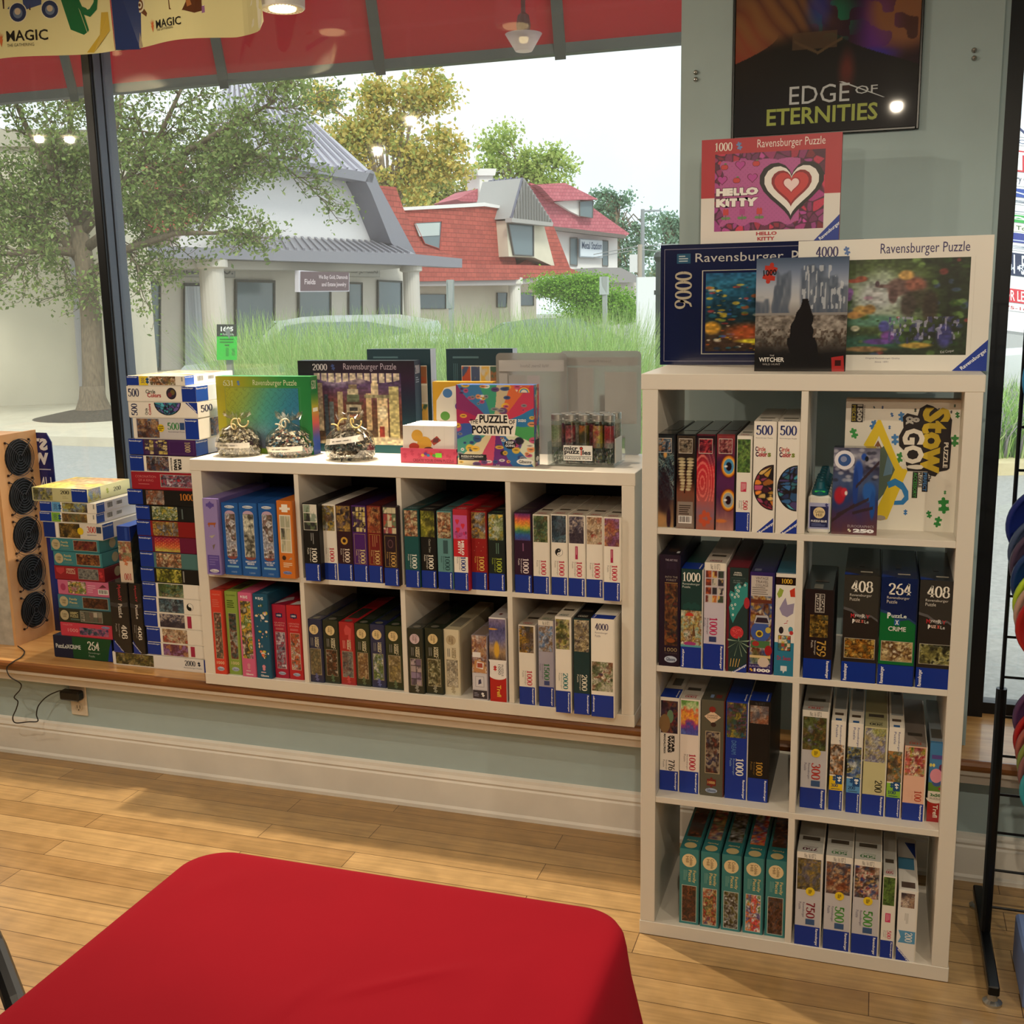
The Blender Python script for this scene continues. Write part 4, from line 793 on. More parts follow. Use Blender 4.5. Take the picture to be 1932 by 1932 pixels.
row([(-1.165, -1.110, .417, .251, '#0d0d10', rav(tiles(['#e0dcd0', '#5a6a4c', '#2c2c2c', '#b0a890', '#8a9a8a'], 2, 3, 84, '#e8e4d8', .05), '#0d0d10', '1000', '#f0ece0', extra=lambda f: f.vlines(.45, .47, .7, .62, 2, '#8a8a8a', 1)), 'black puzzle box with a collage of pale photos', None, False),
     (-1.1135, -1.0645, .444, .244, OFF, rav(busy(['#2c3a4a', '#8a7a4a', '#c9a83c', '#4a3c2c', '#b8c0c4', '#6a4a34'], 85, 16, .18), OFF, '1000', '#c02c3c', small='#9a948c', strip='#efe9de'), 'white puzzle box with glossy marbles picture', None, False),
     (-1.0625, -1.0095, .444, .245, '#2c0f1c', rav(busy(['#3a2c3c', '#8a6a3c', '#c8a04a', '#1c1420', '#6a5a6a'], 86, 20, .16), '#2f0f1c', '1000', '#e8d8c8', extra=lambda f: (f.ell(.5, .53, .24, .05, '#c89a3c', 3), f.ell(.5, .53, .12, .025, '#2c1418', 4))), 'maroon puzzle box with a golden eye emblem', None, False),
     (-1.0075, -.9565, .444, .245, '#2a1240', rav(tiles(['#c9b45c', '#3a2c44', '#8a7a4a', '#d8c890', '#4a2c5a', '#1c1420'], 4, 5, 87, '#2a1838', .08), '#4a1c6a', '1000', '#d8c48a', extra=gold), 'purple puzzle box with a wall of yellow frames', None, False),
     (-.9555, -.9065, .444, .246, '#4a1416', rav(busy(['#8a3a24', '#b86a3c', '#5a2418', '#c8945c', '#3a1c18'], 88, 24, .12), '#741a1c', '1000', '#d8b87a', extra=lambda f: (gold(f), f.vlines(.3, .47, .75, .62, 3, '#a86a4a', 2, 4))), 'dark red puzzle box with an orange interior picture', None, False),
     (-.8925, -.842, .422, .252, '#24121f', rav(tiles(['#c9c0a0', '#a84a3c', '#6a7a5c', '#d8ccac', '#8a3c4a'], 3, 4, 89, '#2c1820', .06), '#26131f', '1000', '#c8a05a', extra=lambda f: (gold(f), f.ell(.5, .53, .2, .055, '#5c3c44', 3), f.ell(.5, .53, .14, .04, '#2c1620', 4))), 'plum puzzle box with small stamps and an oval seal', None, False)], ZL[1], 'low shelf top second bay')
def hk(f):
    rav(None, OFF, '1000', '#1c3a8a', nv=(.245, .42), small='#8a8a94')(f)
    f.rect(0, .42, 1, 1, '#c82430', 2); f.rect(0, .93, 1, 1, '#b02434', 2); f.rect(0, .64, 1, .93, '#c85a9a', 3)
    for k in range(16): r = random.Random(k); f.ell(r.random()*.9+.05, .66+.06*r.random(), .07, .02, r.choice(['#8a2c5a', '#c8306a', '#b04a8a']), 4)
    for u, v in ((.3, .85), (.7, .80), (.35, .75)): f.ell(u-.06, v+.012, .08, .018, '#d83040', 5); f.ell(u+.06, v+.012, .08, .018, '#d83040', 5); f.poly([(u-.13, v+.005), (u+.13, v+.005), (u, v-.04)], '#d83040', 5)
    f.text('HELLO', .56, .44, .76, .62, '#f4ece8', -90, .06, 4); f.text('KITTY', .32, .45, .52, .61, '#f4ece8', -90, .06, 4)
row([(-.8205, -.771, .42, .246, '#0f3c3e', rav(busy(VIC, 91, 40, .09), '#125052', '1000', '#e8ece4'), 'dark teal puzzle box with crowded tan scene', rtop('#0e3436', '1000', '#7aa0a0'), False),
     (-.7695, -.7185, .426, .245, '#0d0d0f', rav(busy(['#b8b03c', '#3a3c14', '#6a7020', '#d8cc5c', '#1c1c0c'], 92, 16, .16), '#0d0d0f', '1000', '#f0ece0', extra=lambda f: (f.text('Classic Tales', .55, .46, .68, .63, '#b8b8b0', -90, 0, 3))), 'black puzzle box with yellow green jungle cats', rtop('#141416', '1000', '#8a8a84'), False),
     (-.714, -.6645, .425, .243, '#4f7c7e', rav(busy(VIC, 93, 40, .09), '#5f9294', '1000', '#22484c', extra=lambda f: f.rect(.4, .46, .72, .63, '#35565a', 3)), 'pale teal puzzle box with street scene', rtop('#3f6466', '1000', '#8ab0b0'), False),
     (-.6605, -.613, .423, .251, '#a81c28', hk, 'red and white puzzle box with pink picture and white lettering', rtop('#a81c28', '1000', '#e0b0b0'), False),
     (-.6115, -.5605, .444, .244, '#7a1414', rav(busy(['#8a94a8', '#6a4a2c', '#c8a04a', '#3a3430', '#b0b8c4'], 94, 30, .12), '#94181a', '1000', '#e0b85c', extra=lambda f: [f.ell(.2+.15*i, .5+.05*(i % 3), .02, .004, '#d8a880', 3) for i in range(5)]), 'deep red puzzle box with winter street picture', rtop('#7a1414', '1000', '#c88a5a'), False),
     (-.5565, -.504, .444, .240, '#10181a', rav(busy(['#c8a83c', '#6a7a3c', '#d8dccc', '#3a4a24', '#8a9a6a', '#e8c44a'], 95, 26, .12), '#12201c', '1000', '#a8b83c', extra=lambda f: f.vlines(.45, .48, .7, .62, 2, '#5c7a6a', 2)), 'near black puzzle box with sunflowers and green number', rtop('#10181a', '1000', '#5a7a5c'), False)], ZL[1], 'low shelf top third bay')
def wt(f_): return rtop('#c4bcb0', '1000', '#b04a4c')
def tagr(f): f.rect(.42, .46, .58, .62, '#b02a54', 3); f.vlines(.46, .47, .54, .61, 1, '#e8b0c0', 1, 4)
def yy(f):
    f.disc(.5, .535, .012, '#101010', 3); f.disc(.5, .535, .0113, '#f0ece4', 3.5); f.ell(.5, .535, .0113/f.W, .0113/f.H, '#101010', 4, a0=90, a1=270); f.disc(.5, .535+.0056/f.H, .0056, '#101010', 5); f.disc(.5, .535-.0056/f.H, .0056, '#f0ece4', 5); f.disc(.5, .535+.0056/f.H, .0016, '#f0ece4', 6); f.disc(.5, .535-.0056/f.H, .0016, '#101010', 6)
JUN = ['#1c2c1c', '#4a5c2c', '#8a8a5a', '#3a6a5a', '#6a4a2c', '#a8b89a']; DRG = ['#22384a', '#5a7a8a', '#1c2028', '#8aa0a8', '#3c3440']; CAS = ['#2c2434', '#5a5468', '#c8b8a8', '#3a3a54', '#8a7a7a']; CRE = ['#c8b49a', '#a8845c', '#e0d0b8', '#7a5a44', '#b04a3c']; SUN = ['#9a4a3c', '#c8946a', '#6a3440', '#a87aa8', '#8a5a9a']
sil = lambda pal, s, fg: (lambda X, Y, a: mixc(busy(pal, s, 14, .12)(X, Y, a), fg, (Y < .35+.3*np.abs(np.sin(7*X+s))*vn(X, Y*0+.5, 7, s))*.75))
row([(-.474, -.419, .444, .246, '#2c0f2c', rav(grad(['#6a2c6a', '#c84a5a', '#e88a3c', '#c8b83c', '#3c7a5a', '#2c5aa8', '#4a3a7a'], 96, .08, 6), '#2f1030', '1000', '#efe6e8', extra=lambda f: f.vlines(.45, .47, .6, .62, 1, '#8a5a80', 1)), 'plum puzzle box with rainbow stripes picture', rtop('#24102a', '1000', '#8a7a90'), False),
     (-.4155, -.3655, .444, .242, OFF, rav(busy(JUN, 97, 20, .16), OFF, '1000', '#c8304c', small='#9a948c', strip=OFF), 'white puzzle box with a dark jungle picture', wt(0), False),
     (-.3595, -.3095, .444, .245, OFF, rav(busy(DRG, 98, 12, .2), OFF, '1000', '#c8304c', small='#9a948c', strip=OFF, extra=yy), 'white puzzle box with black and white yin yang', wt(0), False),
     (-.3065, -.2555, .444, .245, OFF, rav(sil(CAS, 99, '#2a2230'), OFF, '1000', '#c8304c', small='#9a948c', strip=OFF, extra=tagr), 'white puzzle box with castle at dusk and red tag', wt(0), False),
     (-.2525, -.2015, .444, .245, OFF, rav(busy(CRE, 100, 24, .12), OFF, '1000', '#c8304c', small='#9a948c', strip=OFF), 'white puzzle box with beige buildings picture', wt(0), False),
     (-.1945, -.1445, .421, .248, OFF, rav(busy(SUN, 101, 10, .22), OFF, '1000', '#c8304c', small='#9a948c', strip=OFF, extra=tagr), 'white puzzle box with red rocks at sunset', wt(0), False)], ZL[1], 'low shelf top right bay')
def gib(body, art, tcol, t1, num=True, dark=False):
    def d(f):
        f.rect(0, 0, 1, 1, body); f.text(t1, .15, .945, .85, .96, tcol, bold=0, k=3); f.lines(.15, .8, .85, .9, 4, tcol if dark else '#d86a5a', 3, 2)
        f.pic(.22, .19, .82, .735, art, k=2, res=.0016); f.frame(.21, .185, .83, .74, '#d8c8b0', .0006, 3)
        f.text('1000', .2, .12, .84, .155, '#f0d8b0', bold=0, k=3); pill(f, .22, .04, .82, .09)
    return d
def rhs(body, art, full=False):
    def d(f):
        f.rect(0, 0, 1, 1, body)
        if art: f.pic(.12, .22, .9, .90, art, k=2, res=.0016)
        else:
            r = random.Random(7)
            for k in range(34):
                u, v = r.uniform(.15, .88), r.uniform(.22, .9); c = r.choice(['#d85a2c', '#e8c8a8', '#c8b83c', '#e0d8d0', '#6a7a8a', '#3c5a3a', '#c88a9a'])
                f.ell(u, v, r.uniform(.04, .13), r.uniform(.008, .022), c, 3+.1*k); f.ell(u, v, .02, .005, '#f0e0c0', 7)
        f.text('RHS', .36, .93, .72, .965, '#e8eef0', k=3); f.ell(.24, .95, .05, .014, '#e8eef0', 3); f.ell(.5, .14, .12, .022, '#d88a9a', 3); f.ell(.5, .11, .1, .018, '#d88a9a', 3); f.lines(.28, .06, .8, .085, 1, '#d8b8c0', 1, 3); f.text('Gibsons', .25, .02, .8, .045, '#f4f0f0', k=3)
    return d
def roy(body, art, l1, l2):
    def d(f):
        f.rect(0, 0, 1, 1, body); f.piece(.5, .855, .020, '#1c2454', 0, 3); f.rect(.26, .83, .74, .885, '#1c2454', 3); f.text('1000', .34, .845, .66, .87, '#e8e0e0', k=4)
        f.text(l1, .12, .745, .88, .765, '#e8a0a0', bold=0, k=3); f.text(l2, .15, .71, .85, .735, '#e8a0a0', bold=0, k=3); f.lines(.2, .66, .8, .69, 2, '#d88080', 2, 3)
        f.rect(.17, .13, .87, .63, '#d8c8c0', 2); f.pic(.19, .134, .85, .626, art, k=3, res=.0016); pill(f, .24, .045, .78, .09)
    return d
ROY = ['#b8a8b8', '#e0d8e0', '#6a5a74', '#a83a4a', '#8a8aa0', '#3a3444']; FL = ['#f0e8d0', '#5a7a3c', '#e8b83c', '#3a3a2c', '#d8d0b0', '#b06a8a']
row([(-1.5425, -1.495, .444, .290, '#b8362c', gib('#d2402f', busy(['#8a8470', '#5a4a3c', '#a87a5c', '#3c4a3c', '#7a3c30', '#c0b8a0'], 111, 50, .07), '#e8a08a', 'COLLECTOR'), 'red orange puzzle box with woodland strip', lambda f: f.rect(0, .05, 1, .1, '#8a2a20', 2), False),
     (-1.4925, -1.443, .453, .288, '#7d9440', gib('#8aa346', busy(['#1c2418', '#4a5a5a', '#7a3a24', '#a8b0a8', '#2c2c1c'], 112, 40, .08), '#3c5418', 'FLOWERS', dark=True), 'olive green puzzle box with a dark bird strip', lambda f: f.rect(.2, .1, .9, .3, '#3c4030', 2), False),
     (-1.436, -1.3835, .444, .290, '#c2557c', rhs('#d2608a', busy(FL, 113, 60, .06)), 'pink puzzle box with pale flower strip', None, False),
     (-1.3805, -1.3245, .444, .289, '#124a66', rhs('#125272', None), 'tall teal blue puzzle box with scattered flowers', lambda f: f.text('RHS', .5, .03, .9, .1, '#5a8aa0', k=2), False),
     (-1.3225, -1.270, .462, .252, '#8a1430', roy('#a8183a', busy(ROY, 114, 30, .1), 'QUEEN', 'ELIZABETH II'), 'crimson puzzle box with a mauve portrait strip', lambda f: f.poly([(.1, .02), (.9, .2), (.6, .3), (.2, .25)], '#b8b0b8', 2), False),
     (-1.268, -1.2155, .461, .253, '#a01a22', roy('#bc2028', busy(['#8aa0b8', '#b88a5c', '#d8cfc8', '#a83a2c', '#c86a3c', '#5a4a44'], 115, 40, .08), 'CORONATION', 'OF A KING'), 'bright red puzzle box with an abbey strip', lambda f: f.poly([(.2, .02), (.9, .05), (.8, .2), (.3, .15)], '#b8b8b8', 2), False)], ZL[0], 'low shelf bottom left bay')
def cob(body, art, txt='#d8cfb0', red=False, oc='#e0c894', pcs='#5a5a8a', fcol='#a89c84'):
    def d(f):
        f.rect(0, 0, 1, 1, body)
        if red: f.poly([(.35, .88), (.5, .96), (.85, .9), (.8, .72), (.6, .70), (.65, .8), (.4, .8)], '#c8494a', 2)
        else: oval(f, .48, .84, .0165, 3, oc)
        f.text('1000PC', .66, .55, .80, .72, txt, -90, .02, 3); f.text('PUZZLE', .52, .57, .64, .72, txt, -90, .05, 3); f.vlines(.2, .58, .42, .71, 2, '#7a7a78' if not red else '#d88a80', 2, 3)
        f.rect(.13, .12, .90, .54, fcol, 2); f.pic(.155, .126, .875, .534, art, k=3, res=.0016); f.piece(.55, .07, .022, pcs, 15, 4); f.piece(.55, .12, .014, pcs, 40, 4)
    return d
ct = lambda f: (f.disc(.5, .06, .013, '#6a685e', 2), f.rect(.15, .15, .9, .5, '#34362f', 2))
MK = [('#232a4c', ['#8a7c5a', '#6a5c44', '#5a5a4a', '#a89468'], 'navy puzzle box with khaki village strip', '#5a5f94'), ('#222c22', ['#3a241c', '#7a4a34', '#1c1a18', '#c8b8a8'], 'dark green puzzle box with a horse strip', '#4a644c'),
      ('#a8242a', ['#5a5a5a', '#8a8a84', '#7a5a54', '#3c3c44'], 'red puzzle box with a grey crowd strip', '#c84a4c'), ('#24301f', ['#b0966a', '#8a6a44', '#6a4a34', '#d8c8a0'], 'dark green puzzle box with a sepia faces strip', '#5a6a4c'),
      ('#232b52', ['#c8c0a0', '#6a8a4c', '#4a5a2c', '#8a9aa8', '#e0d8c0'], 'navy puzzle box with green and white garden strip', '#5a64a0'), ('#22301f', ['#a8945c', '#6a5c3c', '#8a7a5a', '#c8b890'], 'dark green puzzle box with tan shelf strip', '#56684c')]
row([(x0, x1, yf, h, c, cob(c, busy(p, 120+i, 40, .09), red=(i == 2), pcs=pc), l, ct, True) for i, ((x0, x1, yf, h), (c, p, l, pc)) in
     enumerate(zip(((-1.1925, -1.139, .455, .214), (-1.137, -1.082, .459, .213), (-1.0795, -1.0265, .460, .211), (-1.0245, -.9735, .461, .210), (-.9705, -.9205, .462, .211), (-.9155, -.858, .458, .212)), MK))], ZL[0], 'low shelf bottom second bay')
def stamp(f):
    f.rect(0, 0, 1, 1, '#c9c6ce'); f.pic(0, .42, 1, 1, busy(['#a8745c', '#e0d8d4', '#c89a6a', '#7a4a4a', '#b0a8b0', '#8a5a44'], 131, 20, .16), k=2, res=.0016); f.rect(.05, .66, .6, .74, '#e8e4e4', 3); f.poly([(.1, .44), (.9, .42), (.85, .60), (.2, .62)], '#c08a5c', 3); f.poly([(.3, .5), (.75, .48), (.8, .58), (.35, .6)], '#eee8e4', 4)
    f.rect(.36, .505, .72, .575, '#a84a3c', 5); f.rect(.04, .17, .96, .4, '#cfcdd6', 2); f.rect(.2, .2, .8, .37, '#a8a6b0', 3); f.rect(.24, .21, .76, .36, '#d4d2da', 4); f.poly([(.4, .24), (.62, .26), (.58, .33), (.42, .31)], '#3a3a5a', 5); f.rect(.02, .02, .98, .15, '#2b2c3c', 3); f.piece(.7, .085, .016, '#f0f0f0', 20, 4); f.lines(.1, .05, .45, .12, 3, '#8a8aa0', 1, 4)
def trefl(f):
    f.rect(0, 0, 1, 1, '#e6e2e2'); f.pic(0, .5, 1, .985, lambda X, Y, a: mixc(mixc(grad(['#8a7a9a', '#4a4a7a', '#6a6a9a', '#a88a6a', '#5a4a44'], 132, .1)(X, Y, a), '#d8a83c', ellm(X, Y, .45, .25, .16, .2, .3)), '#d89a3c', ellm(X, Y, .2, .75, .3, .02, .4)), k=2, res=.0016)
    f.ell(.5, .5, .55, .07, '#ece8e6', 3, a0=180, a1=360); f.rect(0, .3, 1, .5, '#ece8e6', 2); f.rect(0, 0, 1, .33, '#b4141c', 2); f.ell(.5, .31, .52, .045, '#ece8e6', 4, a0=180, a1=360); f.rect(0, .30, 1, .34, '#ece8e6', 4)
    f.piece(.33, .4, .018, '#c02030', 0, 5); f.text('PUZZLE', .72, .31, .84, .45, '#6a6a70', -90, 0, 5); f.text('1000', .52, .325, .68, .45, '#6a6a70', -90, 0, 5); f.text('Trefl', .42, .06, .68, .2, '#e8b84a', -90, .03, 5)
row([(-.8335, -.7805, .444, .214, '#222a26', cob('#222a26', tiles(['#8a7a9a', '#6a5a74', '#b0a0a8', '#4a4450', '#a8989a'], 2, 4, 133, '#3a3440', .06), oc='#d0b8c0', pcs='#8a8a84'), 'black green puzzle box with mauve cupboard strip', ct, True),
     (-.7785, -.7195, .453, .216, '#1f2a20', cob('#1f2a20', busy(['#2a2c1c', '#5a5c3c', '#c8c4a0', '#3a3a24', '#8a7a54'], 134, 26, .12), pcs='#8a8a7a'), 'black green puzzle box with pale bird strip', ct, True),
     (-.718, -.6655, .462, .214, '#c2b89c', cob('#d8cdb0', busy(['#c8bfa8', '#a8a08c', '#e0d8c4', '#7a7468', '#b8a890'], 135, 26, .12), '#8a7a5a', oc='#b8a888', pcs='#b0a488', fcol='#8a8068'), 'cream puzzle box with sketchy floral strip', lambda f: f.rect(.15, .1, .9, .4, '#8a8474', 2), True),
     (-.619, -.568, .444, .208, '#9a8f9a', stamp, 'small grey puzzle box with brown postcards strip', lambda f: f.rect(.1, .02, .9, .3, '#8a7a70', 2), True),
     (-.561, -.5055, .444, .269, '#b8b4b8', trefl, 'tall puzzle box with boats at night and red foot', lambda f: f.piece(.5, .12, .02, '#7a3a3c', 0, 2), True)], ZL[0], 'low shelf bottom third bay')
def b4000(f):
    f.rect(0, 0, 1, 1, OFF); f.num('4000', .18, .885, .77, .955, '#2c2458', k=3); f.text(BR, .18, .845, .74, .868, '#8a8490', bold=0, k=3); f.text('Puzzle', .18, .815, .42, .838, '#8a8490', bold=0, k=3)
    f.pic(.03, .265, .97, .565, busy(['#2c3a24', '#c8c4b0', '#5a6a3c', '#e0d8cc', '#8a5a3c', '#4a3a5a'], 141, 40, .1), k=2, res=.0016); f.rect(0, 0, 1, .225, BL, 2); f.text(BR, .06, .05, .16, .215, '#fff', 90, .02, 3)
row([(-.466, -.414, .444, .253, OFF, rav(busy(['#2c3034', '#8a6a2c', '#c8982c', '#4a3a30', '#b0a8a0', '#6a4a3c'], 142, 14, .2), OFF, '1000', '#c8304c', small='#9a948c', strip=OFF), 'white puzzle box with glass marbles picture', rtop('#b0a89c', '1000', '#b04a4c'), False),
     (-.4035, -.354, .444, .272, '#9c98ac', rav(busy(['#6a8ab8', '#c0c8d8', '#8a6a4c', '#a8b4c8', '#4a5a7a'], 143, 24, .12), '#aaa6b8', '1500', '#3a7a4c', blue=.23, small='#77748a', strip='#e6dfd2', pic=(.64, .94), nv=(.31, .50), nu=(.36, .72), extra=lambda f: f.rect(.36, .25, .72, .30, '#3c4a80', 3), ), 'lavender grey puzzle box with blue beach picture', rtop('#aaa294', '1500', '#5a7a5c'), False),
     (-.340, -.2915, .408, .298, OFF, rav(busy(['#3a4a24', '#a89a4a', '#c8c08a', '#6a4a4a', '#8a9a6a', '#2c3418'], 144, 26, .12), OFF, '2000', '#1c7a7c', small='#8a8f90', pic=(.665, .975), blue=.23, strip=None, nv=(.25, .42)), 'white puzzle box with garden gate picture, teal number', rtop('#cfc7ba', '2000', '#3a5a5c'), False),
     (-.284, -.2325, .409, .298, '#10282c', rav(busy(['#2c2430', '#c8b88a', '#6a5a44', '#e0d4b0', '#4a4450', '#8a7a5a'], 145, 26, .12), '#12363a', '2000', '#e4e0d0', pic=(.655, .98), blue=.22, nv=(.25, .42)), 'dark teal puzzle box with a moonlit library picture', rtop('#0c0e14', '2000', '#c0bcb0'), False),
     (-.2295, -.1595, .404, .302, OFF, b4000, 'widest white puzzle box with purple number at top', lambda f: (f.rect(0, 0, 1, .12, BL, 2), f.text(BR, .06, .02, .16, .1, '#fff', 90, k=3)), False)], ZL[0], 'low shelf bottom right bay')

# ------------------------------------------------------------------ stacks on the sill
def lie(art, body, num=None, nc='#fff', pic=(.235, .60), blue=.20, extra=None, nrot=-90, nu=(.80, .90)):
    def d(f):
        f.rect(0, 0, 1, 1, body); f.rect(0, 0, blue, 1, BL, 2); f.text(BR, .01, .80, blue*.93, .93, '#e8ecf4', k=3)
        if art: f.pic(pic[0], .03, pic[1], .97, art, k=2, res=.0018)
        if num: f.num(num, nu[0], .22, nu[1], .86, nc, nrot, 3) if nrot else f.num(num, nu[0], .38, nu[1], .82, nc, 0, 3)
        if extra: extra(f)
    return d
def blank_r(f): f.lines(.93, .2, .985, .9, 1, '#8a8a8a', 1, 3)
def yyl(f):
    f.disc(.69, .5, .0135, '#101010', 3); f.ell(.69, .5, .0126/f.W, .0126/f.H, '#f0ece4', 4, a0=-90, a1=90); f.disc(.69, .5+.0063/f.H, .0063, '#f0ece4', 5); f.disc(.69, .5-.0063/f.H, .0063, '#101010', 5)
def tagl(f): f.rect(.64, .08, .70, .92, '#a8284c', 3)
def cor(f):
    f.rect(0, 0, 1, 1, '#9c1a2a'); f.text('CORONATION', .06, .66, .36, .80, '#d87a7a', bold=0, k=3); f.text('OF A KING', .10, .44, .32, .58, '#d87a7a', bold=0, k=3); f.lines(.1, .24, .34, .34, 1, '#c86a6a', 1, 3); f.rect(.42, .14, .90, .88, '#b0a8a0', 2); f.pic(.43, .17, .89, .85, busy(ROY+['#c02c3c'], 151, 30, .12), k=3, res=.0018)
def c500(f):
    f.rect(0, 0, 1, 1, OFF); f.num('500', .02, .3, .18, .84, '#1c2454', k=3); f.text('Circle', .28, .52, .42, .78, '#3a3a2c', k=3); f.text('Colors', .30, .26, .50, .55, '#b02a34', bold=.03, k=3)
    f.disc(.65, .53, .0195, '#15101a', 3); f.disc(.65, .53, .018, '#2c2436', 4); f.disc(.67, .6, .009, '#6a5a2c', 5); f.disc(.63, .45, .008, '#6a2c34', 5); f.rect(.80, 0, 1, 1, BL, 2); f.text(BR, .805, .82, .97, .95, '#e8ecf4', k=3)
def c500b(f):
    f.rect(0, 0, 1, 1, OFF); f.num('500', .04, .1, .13, .9, '#1c2454', 90, 3); f.text('Circle', .24, .15, .28, .6, '#3a3a2c', 90, k=3); f.text('Colors', .29, .15, .33, .9, '#b02a34', 90, .03, 3)
    pts = [(.575+.195*math.cos(math.radians(a)), .985+.84*math.sin(math.radians(a))) for a in range(180, 361, 12)]; f.poly(pts, '#101018', 3)
    X, Y = np.meshgrid(np.linspace(-1, 1, 33), np.linspace(0, 1, 17)); c = srgb(np.clip(vor(['#2c5a8a', '#3a8a9a', '#6a5aa0', '#243a6a', '#4a9ab0'], 40, 12, '#0e0a12', .03)(X*.5+.5, Y, 2), 0, 1)).reshape(-1, 3)
    f.mb.add(f.map(np.stack([(.575+.18*X*np.sqrt(np.maximum(0, 1-Y**2))).ravel(), (.985-.79*Y).ravel()], 1), 4), [(j*33+i, j*33+i+1, (j+1)*33+i+1, (j+1)*33+i) for j in range(16) for i in range(32)], c)
    f.poly([(.83, 1), (1, 1), (1, .25)], BL, 3); f.diag(BR, .925, .69, .045, .006, -43, '#fff', k=5)
def bk500(f):
    f.rect(0, 0, 1, 1, '#c9c6c8'); f.rect(0, 0, .05, 1, OFF, 2); f.pic(.06, .03, .40, .97, busy(['#8a5a3a', '#6a3c2c', '#4a5a7a', '#b8926a', '#3c2c2c'], 152, 30, .12), k=2, res=.0018)
    f.disc(.43, .52, .013, '#e8c81c', 4); f.lines(.39, .38, .47, .66, 3, '#4a4010', 2, 5); f.num('500', .53, .45, .71, .80, '#3a8a4c', k=3); f.rect(.72, .45, .79, .80, '#2c4a7a', 3); f.text('Ravensburger Puzzle', .54, .3, .79, .38, '#77748a', bold=0, k=3); f.rect(.80, 0, 1, 1, BL, 2); f.text(BR, .81, .84, .98, .95, '#e8ecf4', k=3)
def kids(n, tcol, art):
    def d(f):
        f.rect(0, 0, 1, 1, OFF); f.rect(0, 0, .21, 1, BL, 2); f.text(BR, .01, .78, .19, .94, '#e8ecf4', k=3); f.rect(.215, 0, .37, 1, tcol, 2); f.text(n, .25, .2, .31, .8, '#3c4a6a', 90, 0, 3); f.piece(.36, .5, .022, '#0f4a84', 0, 4); f.pic(.40, .03, .84, .97, art, k=2, res=.0018); f.vlines(.93, .2, .98, .9, 1, '#9a9a94', 1, 3)
    return d
def sd_barcode(f): f.rect(0, 0, 1, 1, '#e8e6ea'); f.rect(0, .0, .18, 1, '#1f50b0', 2); f.text(BR, .01, .76, .17, .92, '#e8ecf4', k=3); f.bars(.24, .2, .38, .9, 3); f.bars(.46, .3, .6, .8, 3, 2)
def sd_band(f): f.rect(0, 0, 1, 1, '#e8e6ea'); f.rect(0, 0, .25, 1, '#1f50b0', 2); f.text(BR, .01, .76, .24, .92, '#e8ecf4', k=3)
def sd_circ(f): sd_band(f); f.disc(.55, .5, .022, '#8a5a3a', 3); f.disc(.55, .5, .019, '#b06a5a', 4)
def sd_500(f): f.rect(0, 0, 1, 1, OFF); f.num('500', .06, .35, .3, .8, '#2c2c54', k=3); f.text('Colors', .45, .3, .7, .75, '#c84a5a', k=3)
def sd_pic(f): f.rect(0, 0, 1, 1, OFF); f.pic(.25, .05, .9, .95, busy(['#8a5a3a', '#b07a6a', '#5a6a8a', '#d8a88a'], 153, 20, .14), k=2)
G = 'puzzle boxes stacked on the sill beside the low shelf'; LA = 'tall sill stack'
def box2000(f): f.rect(0, 0, 1, 1, '#eeeae4'); f.pic(.03, .06, .40, .96, busy(['#5a5a2c', '#8a7a3c', '#3a3a24', '#b0a068', '#5a4030'], 154, 30, .1), k=2); f.num('2000', .70, .42, .80, .84, '#16243c', k=3); f.piece(.835, .62, .018, '#16243c', 10, 3); f.text('Ravensburger Puzzle', .69, .2, .86, .32, '#77808a', bold=0, k=3); f.rect(.88, 0, 1, 1, BL, 2)
pbox(-2.02, -1.592, .528, .049, .392, .29, '#e4e0da', box2000, 'wide white puzzle box lying on the sill under the tall stack', seam='z')
